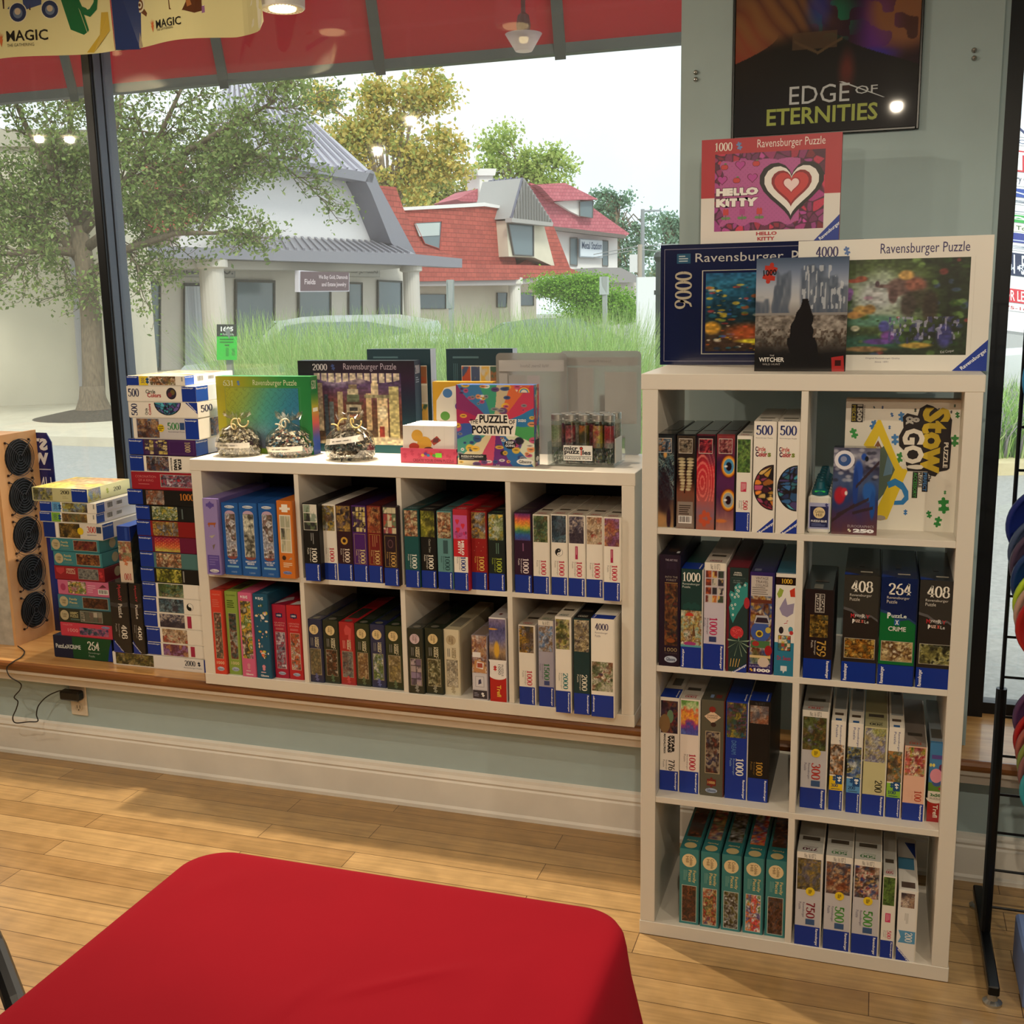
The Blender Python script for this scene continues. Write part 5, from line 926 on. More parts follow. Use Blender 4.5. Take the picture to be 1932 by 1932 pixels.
A = [(.442, .489, -1.869, lie(busy(SUN, 161, 10, .2), OFF, extra=lambda f: (tagl(f), blank_r(f))), OFF, 'white puzzle box with red rocks at sunset, bottom of '+LA),
     (.489, .5445, -1.868, lie(busy(CRE, 162, 24, .12), OFF, extra=blank_r), OFF, 'white puzzle box with beige buildings, second from bottom, '+LA),
     (.5445, .5985, -1.874, lie(sil(CAS, 163, '#2a2230'), OFF, extra=lambda f: (tagl(f), blank_r(f))), OFF, 'white puzzle box with castle and red tag, '+LA),
     (.5985, .654, -1.873, lie(busy(DRG, 164, 12, .2), OFF, extra=lambda f: (yyl(f), blank_r(f))), OFF, 'white puzzle box with yin yang symbol, '+LA),
     (.654, .707, -1.870, lie(busy(JUN, 165, 20, .16), OFF, extra=blank_r), OFF, 'white puzzle box with dark jungle picture, '+LA),
     (.707, .7595, -1.872, lie(busy(['#b8b03c', '#3a3c14', '#6a7020', '#d8cc5c', '#1c1c0c'], 166, 16, .16), '#0d0d0f', extra=lambda f: f.rect(.62, .1, .64, .9, '#8a8a84', 3)), '#0d0d0f', 'black puzzle box with yellow green jungle cats, '+LA),
     (.7595, .8155, -1.869, lie(busy(VIC, 167, 40, .1), '#4a7476', extra=blank_r), '#41686a', 'grey teal puzzle box with street scene, '+LA),
     (.8155, .871, -1.870, lie(lambda X, Y, a: mixc(grad(['#8a1440', '#b83a2c', '#c8683c', '#b0b04a'], 168, .15)(X, Y, a), '#e0c878', (np.sin(X*40)*np.sin(Y*30) > .8)*.8), '#6a0f38', extra=blank_r), '#5a0c30', 'magenta puzzle box with striped fields picture, '+LA),
     (.871, .9265, -1.872, lie(busy(['#8a94a8', '#6a4a2c', '#c8a04a', '#3a3430', '#b0b8c4'], 169, 30, .12), '#8a1418', extra=blank_r), '#7a1014', 'deep red puzzle box with winter street picture, '+LA),
     (.9265, .979, -1.870, lie(busy(['#c8a83c', '#6a7a3c', '#d8dccc', '#3a4a24', '#8a9a6a', '#e8c44a'], 170, 26, .12), '#0f1214', extra=lambda f: f.rect(.66, .15, .68, .85, '#5c6a6a', 3)), '#0f1214', 'black puzzle box with sunflowers picture, '+LA),
     (.979, 1.034, -1.899, lie(busy(['#8a7a74', '#c8b8a8', '#6a4a3c', '#a8603c', '#5a5a64'], 171, 20, .12), '#100c0c', '1000', '#c87a2c', (.27, .53), .22, nrot=0, nu=(.76, .96)), '#100c0c', 'black puzzle box with orange number sticking out left, '+LA),
     (1.034, 1.0955, -1.878, cor, '#8a1624', 'red puzzle box with pale coronation strip, '+LA),
     (1.0955, 1.1515, -1.878, lie(busy(['#2c3450', '#6a7a9a', '#8a5a3c', '#1c1c28', '#b0a8a0', '#6a2c2c'], 172, 24, .12), OFF, pic=(.24, .56), extra=lambda f: (f.text('STAR', .69, .1, .74, .85, '#141414', -90, .06, 3), f.text('WARS', .63, .1, .68, .85, '#141414', -90, .06, 3), f.text('MANDALORIAN', .585, .1, .61, .9, '#3a3634', -90, .02, 3))), OFF, 'white puzzle box with bold black title, '+LA)]
for z0, z1, x0, d, b, l in A: pbox(x0, x0+.276, .5285, z1-z0-.0003, z0, .29, b, d, l, G, seam='z', tray=OFF if b == OFF else b)
pbox(-1.877, -1.613, .5285, .0555, 1.152, .28, '#241038', lie(tiles(['#c9b45c', '#3a2c44', '#8a7a4a', '#d8c890', '#4a2c5a'], 5, 4, 173, '#2a1838', .08), '#401858', '1000', '#c8b48a', (.24, .58), .215, nu=(.84, .92), extra=lambda f: f.frame(.61, .1, .97, .9, '#6a4a7a', .0008, 3)), 'purple puzzle box with yellow frames, '+LA, G, seam='z', right=sd_band, tray='#241038')
pbox(-1.853, -1.597, .5285, .071, 1.208, .28, '#c9c6c8', bk500, 'thick grey white puzzle box with round yellow sticker, '+LA, G, seam='z', right=sd_pic)
pbox(-1.866, -1.596, .5285, .0530, 1.2795, .29, OFF, c500b, 'white puzzle box with blue half circle along its edge, '+LA, G, seam='z', right=sd_500)
pbox(-1.868, -1.598, .5285, .0530, 1.333, .28, OFF, c500, 'white puzzle box with small dark round picture, '+LA, G, seam='z', right=sd_circ)
pbox(-1.864, -1.637, .5285, .0335, 1.3865, .29, OFF, kids('300', '#e8cc2c', busy(['#d8c8b0', '#3a2c24', '#b87a44', '#f0ece4', '#5a4a3c', '#8a8a2c'], 174, 20, .16)), 'flat white puzzle box with kittens and yellow block, topmost of '+LA, G, seam='z', right=sd_barcode, top=lambda f: f.pic(.02, .02, .98, .98, busy(['#c8b090', '#8a7a5a', '#e0d8c0', '#6a5a44'], 175, 20, .15), res=.008))
# shorter stack
G = 'puzzle boxes stacked by the window mullion'; LB = 'shorter sill stack'
def crime264(f):
    f.rect(0, 0, 1, 1, '#0e1a3a'); f.ell(.66, .4, .36, .9, '#0c4a24', 1.6) if False else f.poly([(.33, 0), (.33, 1), (1, 1), (1, 0)], '#0c4a26', 2); f.poly([(.92, 0), (1, 0), (1, .9), (.96, .6)], BL, 3)
    f.text('PuzzLeXCRiME', .04, .42, .47, .62, '#dfe4e0', bold=.02, k=4); f.num('264', .59, .44, .79, .86, '#f0ece0', k=4); f.text(BR, .6, .26, .80, .36, '#a8b8a8', bold=0, k=4); f.text('Puzzle', .6, .12, .7, .22, '#a8b8a8', bold=0, k=4)
def coral(f): f.rect(0, 0, 1, 1, '#c83a50'); f.text('COLLECTOR', .05, .78, .24, .88, '#e89aa0', bold=0, k=3); f.text('1000', .14, .3, .34, .56, '#e8a8a8', bold=0, k=3); f.pic(.37, .14, .93, .7, busy(['#2c2c54', '#6a4a7a', '#c86a8a', '#3a5a6a', '#1c1c34'], 181, 30, .12), k=2); pill(f, .8, .74, .96, .92, '#8a94c0')
def lcob(body, art, t1='1000PC', t2='PUZZLE', pic=(.42, .82), oc='#b9ac88', right_=True):
    def d(f):
        f.rect(0, 0, 1, 1, body); f.disc(.11, .5, .019, oc, 3); f.text('Cobble', .065, .52, .155, .66, '#4a3c24', bold=0, k=4); f.text('Hill', .08, .32, .14, .48, '#4a3c24', bold=0, k=4); f.text(t1, .22, .58, .37, .80, '#c9c08a', bold=.02, k=3); f.text(t2, .22, .36, .37, .54, '#c9c08a', bold=.02, k=3); f.lines(.22, .14, .4, .28, 2, '#6a8a84', 2, 3)
        f.rect(pic[0]-.008, .08, pic[1]+.008, .92, '#a8b0a0', 2); f.pic(pic[0], .11, pic[1], .89, art, k=3)
    return d
def lred(f): f.rect(0, 0, 1, 1, '#94202a'); f.poly([(.03, .86), (.2, .9), (.2, .6), (.12, .35), (.04, .55)], '#b83a40', 2); f.text('1000PC', .24, .66, .42, .86, '#d8b8a0', k=3); f.text('PUZZLE', .24, .44, .42, .62, '#d8b8a0', k=3); f.rect(.475, .08, .88, .9, '#8a8480', 2); f.pic(.485, .12, .87, .86, busy(['#5a5a5a', '#8a8a84', '#7a7a74', '#3c3c44'], 182, 40, .1), k=3); f.piece(.93, .5, .026, '#c83a40', 20, 4)
def lpink(f): f.rect(0, 0, 1, 1, '#c8688c'); f.ell(.1, .5, .05, .25, '#a83a64', 3); f.pic(.2, .08, .55, .95, busy(FL, 183, 40, .1), k=2); f.lines(.58, .2, .74, .8, 4, '#e0a0b8', 2, 3); f.bars(.78, .15, .98, .5, 3); f.poly([(.8, .6), (.95, .65), (.88, .85)], '#6a2c3c', 3)
def l300(f): f.rect(0, 0, 1, 1, '#d8d2c8'); f.rect(0, 0, .20, 1, '#0a2a7c', 2); f.rect(.21, 0, .25, 1, OFF, 2); f.pic(.27, .03, .62, .97, busy(['#4a3a1c', '#8a6a2c', '#2c2414', '#b08a3c', '#3a2c1c'], 184, 24, .14), k=2); f.disc(.63, .5, .013, '#e0c01c', 4); f.num('300', .74, .42, .89, .84, '#c0382c', k=3); f.rect(.90, .42, .98, .84, '#2c3c5a', 3); f.lines(.74, .24, .98, .32, 1, '#6a6478', 1, 3)
def l200(f): f.rect(0, 0, 1, 1, '#c6c394'); f.pic(.02, .05, .37, .97, busy(['#6a7a8a', '#a8a04a', '#8a8a9a', '#4a4a2c', '#b0b070'], 185, 20, .16), k=2); f.num('200', .52, .56, .68, .84, '#24241c', k=3); f.lines(.55, .2, .66, .44, 2, '#b0ac80', 1, 3); f.rect(.72, 0, 1, 1, BL, 2); f.text(BR, .73, .78, .98, .94, '#e8ecf4', k=3)
def r200(f): f.rect(0, 0, 1, 1, '#d0d0a0'); f.pic(.02, .05, .30, .96, busy(['#6a8ab0', '#c8b83c', '#8a8a9a', '#b0b070'], 186, 16, .2), k=2); f.piece(.46, .52, .022, '#a0ac50', 10, 3); f.num('200', .60, .35, .78, .68, '#5c5c4c', k=3)
rb = lambda body: (lambda f: (f.rect(0, 0, 1, 1, body), f.disc(.3, .5, .018, '#a89c7c', 3)))
EV = ['#4a2418', '#8a4a2c', '#3a1c14', '#a8703c', '#5c2c2c']
B = [(.392, .4765, -2.289, -2.035, crime264, '#0c1a34', 'thick navy and green puzzle box, bottom of '+LB, None, 'puzzle box', '#0c1a34'),
     (.4765, .529, -2.250, -2.027, coral, '#a83044', 'coral red puzzle box with dark flowers strip, '+LB, None, 0, '#a83044'),
     (.529, .5805, -2.252, -2.024, lcob('#2c3024', tiles(['#8a8474', '#b0a898', '#6a5a50', '#5a5c50'], 5, 2, 187, '#3c3a34', .06)), '#282c20', 'dark green puzzle box with grey cupboards strip, '+LB, None, 0, '#282c20'),
     (.5805, .6325, -2.249, -2.024, lcob('#3f7a8a', busy(['#3a2018', '#6a3a24', '#2c1814', '#8a5a34'], 188, 26, .12), 'Family', 'Pieces', (.48, .95)), '#376c7a', 'blue teal puzzle box with dark brown strip, '+LB, None, 0, '#376c7a'),
     (.6325, .6875, -2.244, -2.023, lpink, '#b45a7c', 'pink puzzle box with flowers and barcode, '+LB, None, 0, '#b45a7c'),
     (.6875, .7395, -2.252, -2.038, lred, '#7c1a24', 'red puzzle box with grey crowd strip, '+LB, rb('#6a1820'), 0, '#7c1a24'),
     (.7395, .7925, -2.250, -2.043, lcob('#39808a', busy(EV, 189, 30, .12), 'Family', 'Pieces', (.48, .95)), '#327078', 'teal puzzle box with orange shop strip, '+LB, rb('#37808a'), 0, '#327078'),
     (.7925, .8405, -2.258, -2.050, lcob('#39808a', busy(['#4a1c20', '#7a2c2c', '#8a5a34', '#2c1418'], 190, 30, .12), 'Family', 'Pieces', (.48, .95)), '#327078', 'teal puzzle box with dark red strip, '+LB, rb('#37808a'), 0, '#327078'),
     (.8405, .8985, -2.282, -2.030, l300, '#d8d2c8', 'white puzzle box with yellow sticker and red 300, '+LB, sd_band, 0, OFF),
     (.8985, .9345, -2.294, -2.051, kids('100', '#7ab03a', busy(['#3a2c24', '#8a6a3c', '#5c6a4a', '#a8843a'], 191, 20, .16)), OFF, 'slim white puzzle box with green block, '+LB, sd_barcode, 0, OFF),
     (.9345, .9725, -2.289, -2.047, kids('200', '#5a9ad0', busy(['#5a6a7a', '#3a2c2c', '#b8b04a', '#8aa0b8'], 192, 20, .16)), OFF, 'slim white puzzle box with light blue block, '+LB, sd_barcode, 0, OFF),
     (.9725, 1.0225, -2.317, -2.081, l200, '#c6c394', 'pale olive puzzle box with pastel lid, topmost of '+LB, r200, 0, '#c6c394')]
for z0, z1, x0, x1, d, b, l, r, _, tr in B:
    pbox(x0, x1, .545, z1-z0-.0003, z0, .236, b, d, l, G, seam='z', right=r, tray=tr, top=(lambda f: f.pic(.02, .02, .98, .98, busy(['#d8d878', '#c8a878', '#e8e4b0', '#a8b8a0', '#d89a6a', '#e0d04a'], 193, 20, .2), res=.006)) if z1 > 1 else None)
def myst_v(f):
    f.rect(0, 0, 1, 1, '#242021'); f.poly([(0, .66), (.5, .64), (1, .67), (1, .73), (.5, .70), (0, .72)], '#3c3a3c', 2)
    f.text('MysteRY', .45, .74, .68, .97, '#a83a40', -90, .02, 3); f.text('PuzzLe', .45, .50, .68, .70, '#cfc6bc', -90, .02, 3)
    f.num('408', .52, .20, .86, .40, '#ece6da', -90, 3); f.text(BR, .34, .22, .44, .41, '#a8a29a', -90, 0, 3); f.text('Puzzle', .2, .3, .3, .41, '#a8a29a', -90, 0, 3); f.poly([(0, 0), (.62, 0), (0, .19)], BL, 3); f.diag(BR, .32, .085, .05, .006, -47, '#e0e4ec', k=5)
pbox(-2.008, -1.9315, .524, .257, .4415, .28, '#1c1a1a', myst_v, 'black upright puzzle box between the two sill stacks, left one', 'black upright boxes', True, tray='#1c1a1a')
pbox(-1.926, -1.8765, .526, .257, .4415, .28, '#1c1a1a', myst_v, 'black upright puzzle box between the two sill stacks, right one', 'black upright boxes', True, tray='#1c1a1a')
def up100(f): f.rect(0, 0, 1, 1, '#dcc6b0'); f.rect(0, .74, 1, 1, '#0c2f86', 2); f.rect(.6, .76, .8, .98, '#2a4aa0', 3); f.pic(0, .38, 1, .73, busy(['#8a3a3c', '#b06a4a', '#6a7a5a', '#d8c8a0', '#7a2c34'], 194, 24, .14), k=2); f.piece(.5, .36, .026, '#c87a54', 20, 4); f.num('100', .3, .04, .85, .16, '#b0403c', 180, 3)
pbox(-1.962, -1.909, .535, .200, .6987, .26, '#dcc6b0', up100, 'blue and beige puzzle box standing on the black upright boxes', right=lambda f: (f.pic(0, 0, 1, 1, busy(['#14161c', '#2c3438', '#4a4c3c', '#1c1c24'], 195, 12, .2), res=.006), f.poly([(0, 1), (0, .72), (.2, 1)], BL, 3)), top=lambda f: (f.rect(0, 0, 1, .5, '#3a62c8', 2), f.rect(0, .5, 1, 1, '#e0c8a8', 2)), seam='none')
# ------------------------------------------------------------------ boxes and goods on top of the low shelf
MB().box(.04, 1.431, .376, .388, .038, .729).build('back_panel', mat('shade_backing', '#2b2a2c', rough=.8), low)  # backing coloured near black to stand for the shade deep in the bays
ZP = .392+.7665
G = None
def ravlogo(f, n, u0, u1, v0, v1, c, c2=None, lu=(.40, .86)):
    f.num(n, u0, v0, u1, v1, c, k=3); f.text('Ravensburger Puzzle', lu[0], v0-.012, lu[1], v1+.006, c2 or c, bold=0, k=3)
def c631(f):
    f.pic(0, 0, 1, 1, lambda X, Y, a: ramp(X+.06*(Y-.5), ['#b0a81c', '#a8a41f', '#6c9a3c', '#2c8a44', '#1c7a3c']), k=1, res=.006)
    f.pic(.10, .07, .87, .85, lambda X, Y, a: mixc(mixc(ramp(X*.8+.25*(1-Y), ['#b0ac24', '#8aa850', '#4a9a8a', '#2f7f9a', '#2a6a9a']), '#8a4a7a', sm(.55, 0., Y)*(1-sm(.25, .8, X))*.85), '#2a3a7a', sm(.35, 0, Y)*sm(.5, 1, X)*.6)*(1-.16*((np.abs(np.sin(X*33+1.2*np.sin(Y*40))) < .13) | (np.abs(np.sin(Y*25+1.2*np.sin(X*52))) < .13)))[..., None], k=2, res=.0016)
    f.frame(.095, .06, .89, .86, '#5a9a70', .0008, 3); ravlogo(f, '631', .08, .19, .875, .95, '#d8e0b8'); f.piece(.245, .913, .018, '#5a80b8', 12, 3)
def r631(f): f.pic(0, 0, 1, 1, lambda X, Y, a: ramp(1-Y, ['#1f7a3c', '#1f7a44', '#b8a83c', '#c85a5a', '#2c4aa0', '#1c3a8a']), k=1, res=.008); f.num('631', .1, .84, .75, .95, '#e0e4d0', k=3); f.rect(.15, .55, .85, .6, '#e0e4d8', 3)
pbox(-1.5695, -1.2155, .605, .2565, ZP, .05, '#2c7a40', c631, 'yellow to green gradient puzzle box behind the bagged pieces', right=r631, tray='#1a3a7a', seam='y')
def libart(X, Y, a):
    c = ramp(1-Y+.1*(fbm(X, Y, 4, 201)-.5), ['#3a2c54', '#5a4468', '#6a3c3c', '#5a3424', '#4a3424', '#6a5438']); c = mixc(c, '#8a7a9a', ellm(X, Y, .25, .88, .16, .07, .5)); c = mixc(c, '#a89a9a', ellm(X, Y, .5, .9, .1, .05, .5)*.7)
    R = lambda x0, y0, x1, y1: ((X > x0)*(X < x1)*(Y > y0)*(Y < y1)).astype(float)
    for x0, y0, x1, y1, q in ((.03, .18, .10, .86, '#b8a888'), (.11, .1, .16, .7, '#3a4a54'), (.17, .12, .22, .6, '#5a6a70'), (.27, .3, .33, .74, '#a89878'), (.36, .16, .56, .30, '#3c4434'), (.35, .3, .55, .45, '#5a5248'), (.37, .45, .54, .56, '#b0a890'), (.36, .56, .56, .60, '#4a3a2c'),
                              (.38, .60, .52, .70, '#5a6650'), (.39, .70, .51, .78, '#c0b698'), (.40, .78, .5, .84, '#8a7a60'), (.60, .2, .66, .72, '#b8a078'), (.68, .18, .70, .7, '#5a4030'), (.72, .1, .84, .66, '#c8b48c'), (.74, .1, .8, .26, '#8a2c24'), (.58, .66, .86, .70, '#8a8668'), (.66, .70, .74, .84, '#c8b894'), (.86, .08, .97, .82, '#b8b078'), (.4, .47, .5, .52, '#2c2a2c'), (.40, .38, .52, .42, '#a83a2c')):
        c = mixc(c, q, R(x0, y0, x1, y1)*.95)
    c = mixc(c, '#c8b894', ((np.abs(X-.70) < (.93-Y)*.5)*(Y > .84)*(Y < .93)).astype(float)); c = mixc(c, '#e8dcb8', ellm(X, Y, .78, .45, .05, .09, .2)); c = mixc(c, '#c8a84a', ellm(X, Y, .5, .14, .1, .03, .3)); c = mixc(c, '#d8cca8', ellm(X, Y, .8, .04, .3, .07, .2)); c = mixc(c, '#b8ac88', ellm(X, Y, .3, .02, .25, .05, .2))
    lace = (np.abs(np.sin(X*38)) > .35)*(Y > .93-.06*np.abs(np.sin(X*6)))
    return mixc(c, '#d8ccb0', lace*.85)*(1+.5*(vn(X, Y, 40, 202)-.5)[..., None])
def c2000(f):
    f.pic(0, 0, 1, 1, lambda X, Y, a: mixc(ramp(1-Y, ['#1a0f20', '#2a1030', '#101c34', '#0c2c3c', '#0f4a54', '#145a60']), '#0a0a12', (1-sm(0, .3, X))*.6), k=1, res=.008)
    f.pic(.135, .09, .885, .865, libart, k=2, res=.0015); ravlogo(f, '2000', .13, .26, .895, .965, '#cfc4cc', '#b0a4b4', (.40, .85)); f.piece(.31, .93, .022, '#3a4a84', 15, 3)
def r2000(f): f.pic(0, 0, 1, 1, lambda X, Y, a: ramp(1-Y, ['#1c1830', '#1a2c48', '#1a4a60', '#1c6270']), k=1, res=.01); f.num('2000', .1, .86, .8, .95, '#d8d4e0', k=3); f.lines(.15, .76, .7, .83, 3, '#9aa4b8', 1, 3)
pbox(-1.305, -.884, .69, .303, ZP, .055, '#10202c', c2000, 'large dark puzzle box showing a castle built of books', right=r2000, tray='#0d2028', seam='y')
def cgrid(f): f.rect(0, 0, 1, 1, '#14323e'); f.vlines(.1, .3, .18, .86, 3, '#3a5a66', 3, 2); f.pic(.23, .1, .94, .84, tiles(['#8a5a3c', '#c8a04a', '#3a5a4a', '#6a3c4a', '#b8b0a0', '#3c4a6a', '#a8442c'], 5, 4, 203, '#d0d0c4', .05), k=2, res=.002); f.lines(.1, .9, .5, .94, 1, '#4a6a74', 2, 2)
for x0, x1, w in ((-1.09, -.8615, 'left'), (-.806, -.5775, 'right')):
    pbox(x0, x1, .775, .336, ZP, .05, '#123040', cgrid, f'dark teal box with a grid of small pictures by the window, {w} one', 'dark teal picture grid boxes', right=lambda f: (f.rect(0, 0, 1, 1, '#c8ccd8'), f.pic(.1, .3, .9, .7, busy(['#c8b0b8', '#e0d8e0', '#a8a0b8'], 204, 10, .2), k=2, res=.006)), tray='#dfe2ea', seam='y')
def cyel(f): f.rect(0, 0, 1, 1, '#d8a42c'); f.poly([(.06, .75), (.2, .92), (.45, .96), (.5, .8), (.75, .88), (.95, .7), (.9, .5), (.7, .45), (.8, .3), (.2, .35), (.05, .5)], '#e8e0d0', 2); [f.ell(u, v, .08, .06, c, 3) for u, v, c in ((.25, .85, '#4a7ab0'), (.45, .68, '#6a4a9a'), (.2, .55, '#5a9a3c'), (.7, .62, '#3a3a5a'), (.62, .78, '#8a4a3c'))]; f.rect(.1, .38, .42, .48, '#c8442c', 4); f.rect(.05, .1, .9, .3, '#3c4a8a', 3)
pbox(-.802, -.60, .64, .24, ZP, .04, '#c8962c', cyel, 'yellow box with a big white jigsaw shape behind the pink carton', seam='y', tray='#b8882c')

# pink carton of blank puzzles
ct_ = MB('#c84a64'); x0, x1, y0, y1, t = -.858, -.673, .50, .66, .002
ct_.box(x0, x1, y0, y0+t, ZP, ZP+.046); ct_.box(x0, x1, y1-t, y1, ZP, ZP+.046); ct_.box(x0, x0+t, y0+t, y1-t, ZP, ZP+.046); ct_.box(x1-t, x1, y0+t, y1-t, ZP, ZP+.046); ct_.box(x0+t, x1-t, y0+t, y1-t, ZP, ZP+t)
f = Face(ct_, (x0, y0, ZP), (1, 0, 0), (0, 0, 1), x1-x0, .046); f.text('CREATE YOUR OWN PUZZLE', .22, .10, .95, .3, '#7a1c34', bold=.01, k=3)
for k in range(8): f.piece(.08+.13*k, .5+.2*(k % 2), .02, '#b83a56', 10*k, 1)
for k in range(5): f.ell(.40+.05*k, .55+.1*(k % 2), .03, .1, ['#d8a83c', '#6a3a8a', '#3a7aa8', '#c8442c', '#4a8a3c'][k], 3)
f.rect(.63, .42, .74, .72, '#7ad83c', 4)
tag(ct_.build('counter_carton', M_CARD), 'pink counter carton holding a row of plain white cards', 'carton')
def cardm(printed):
    b = MB('#e6e0d8'); b.box(0, .172, 0, .0028, 0, .113, bev=.001); f = Face(b, (0, 0, 0), (1, 0, 0), (0, 0, 1), .172, .113)
    if printed:
        f.ell(.28, .72, .11, .16, '#d8a43c', 2); f.ell(.42, .5, .14, .2, '#d8a43c', 2.2); f.poly([(.54, .58), (.66, .72), (.74, .6), (.6, .46)], '#b04a3c', 3); f.poly([(.6, .66), (.7, .66), (.68, .54), (.58, .54)], '#6a3a3c', 4); f.ell(.22, .42, .1, .1, '#b8402c', 3); f.ell(.5, .36, .09, .06, '#5a3424', 3)
    for k in range(1, 5): f.rect(.2*k, 0, .2*k+.003, 1, '#cfc8c0', 1)
    return b
prev = None
for i in range(12):
    if i == 0: c_ = cardm(True).build('blank_puzzle', M_CARD)
    elif i == 1: c_ = prev = cardm(False).build('blank_puzzle', M_CARD)
    else: c_ = copy_tree(prev)
    c_.location = (-.8535+.002*(i % 3), .506+.0115*i, ZP+.003); c_.rotation_euler = (-.06, 0, 0)
    tag(c_, 'front white puzzle card with a yellow figure and red kite' if i == 0 else 'plain white puzzle card filed behind the front card', 'puzzle card', 'white cards in the pink carton')
# colourful box
def posart(X, Y, a):
    ang = np.degrees(np.arctan2(Y-.5, X-.5))+14*(vn(X, Y, 3, 211)-.5); P = ['#3a5aa8', '#4a9a8a', '#d8c8a0', '#c84a6a', '#6a2c7a', '#2c6aa8', '#d8dcc0', '#4aa05c', '#2c78b0', '#c83a5a', '#d86a3c', '#c8b898', '#3c9a7a', '#3a78b0', '#8a2c6a', '#b02a5a']
    i = (((ang+180)/22.5).astype(int)) % 16; c = np.array([hx(p) for p in P])[i]
    r = random.Random(212)
    for k in range(95):
        x, y = r.random(), r.random()
        if .18 < x < .78 and .36 < y < .66: continue
        w = r.uniform(.02, .06); q = r.choice(['#f0ece4', '#1c1c24', '#c84a7a', '#2c4a8a', '#e8b83c', '#5a3a7a', '#e0d8c8', '#8a8a94', '#e8945c']); c = mixc(c, q, ellm(X, Y, x, y, w, w*r.uniform(.4, .9), .15)*.9); c = mixc(c, '#2a2230', ellm(X, Y, x, y, w*.6, .006, .3)*.7)
    return c
def cpos(f):
    f.pic(0, 0, 1, 1, posart, k=1, res=.0014)
    f.poly([(.16, .55), (.24, .565), (.28, .64), (.66, .645), (.68, .58), (.78, .585), (.77, .49), (.75, .37), (.2, .38), (.2, .49)], '#f2ece0', 3)
    f.text('THE', .175, .52, .28, .575, '#16141a', bold=.02, k=4); f.text('PUZZLE', .30, .53, .66, .63, '#16141a', bold=.035, k=4); f.text('OF', .68, .52, .76, .575, '#16141a', bold=.02, k=4); f.text('POSiTiViTY', .20, .395, .74, .50, '#16141a', bold=.035, k=4)
    f.rect(.02, .06, .38, .135, '#121016', 3); f.text('PUZZLE OF POSITIVITY', .05, .095, .34, .12, '#e8e4dc', bold=.02, k=4); f.lines(.05, .075, .3, .088, 1, '#8a8a90', 1, 4)
    f.ell(.88, .06, .11, .04, '#f4f2ec', 3); f.text('Gibsons', .80, .04, .96, .08, '#16141a', bold=.02, k=4); f.ell(.03, .5, .0, .0, '#fff', 3)
    for r_, c in ((.085, '#c84a5a'), (.07, '#e8b83c'), (.055, '#4a8ab8'), (.04, '#e0d8c8')): f.ell(.88, .91, r_, r_*.9, c, 4+r_*-10+1, a0=0, a1=180)
    f.text('KEEP', .64, .28, .74, .31, '#f0f0f0', k=5); f.ell(.69, .27, .075, .055, '#121016', 3.5); f.text('GOING', .63, .24, .75, .27, '#f0f0f0', k=5); f.text('DODO', .80, .55, .9, .585, '#f4f4f0', bold=.03, k=4)
pbox(-.668, -.4235, .497, .2425, ZP, .055, '#3a5a9a', cpos, 'multicoloured puzzle box covered in small cartoons, right of the pink carton', right=lambda f: (f.pic(0, 0, 1, 1, posart, res=.003), f.rect(.1, .05, .9, .33, '#121016', 3), f.ell(.5, .09, .3, .03, '#f0f0ec', 4)), seam='y', tray='#3a4a8a')

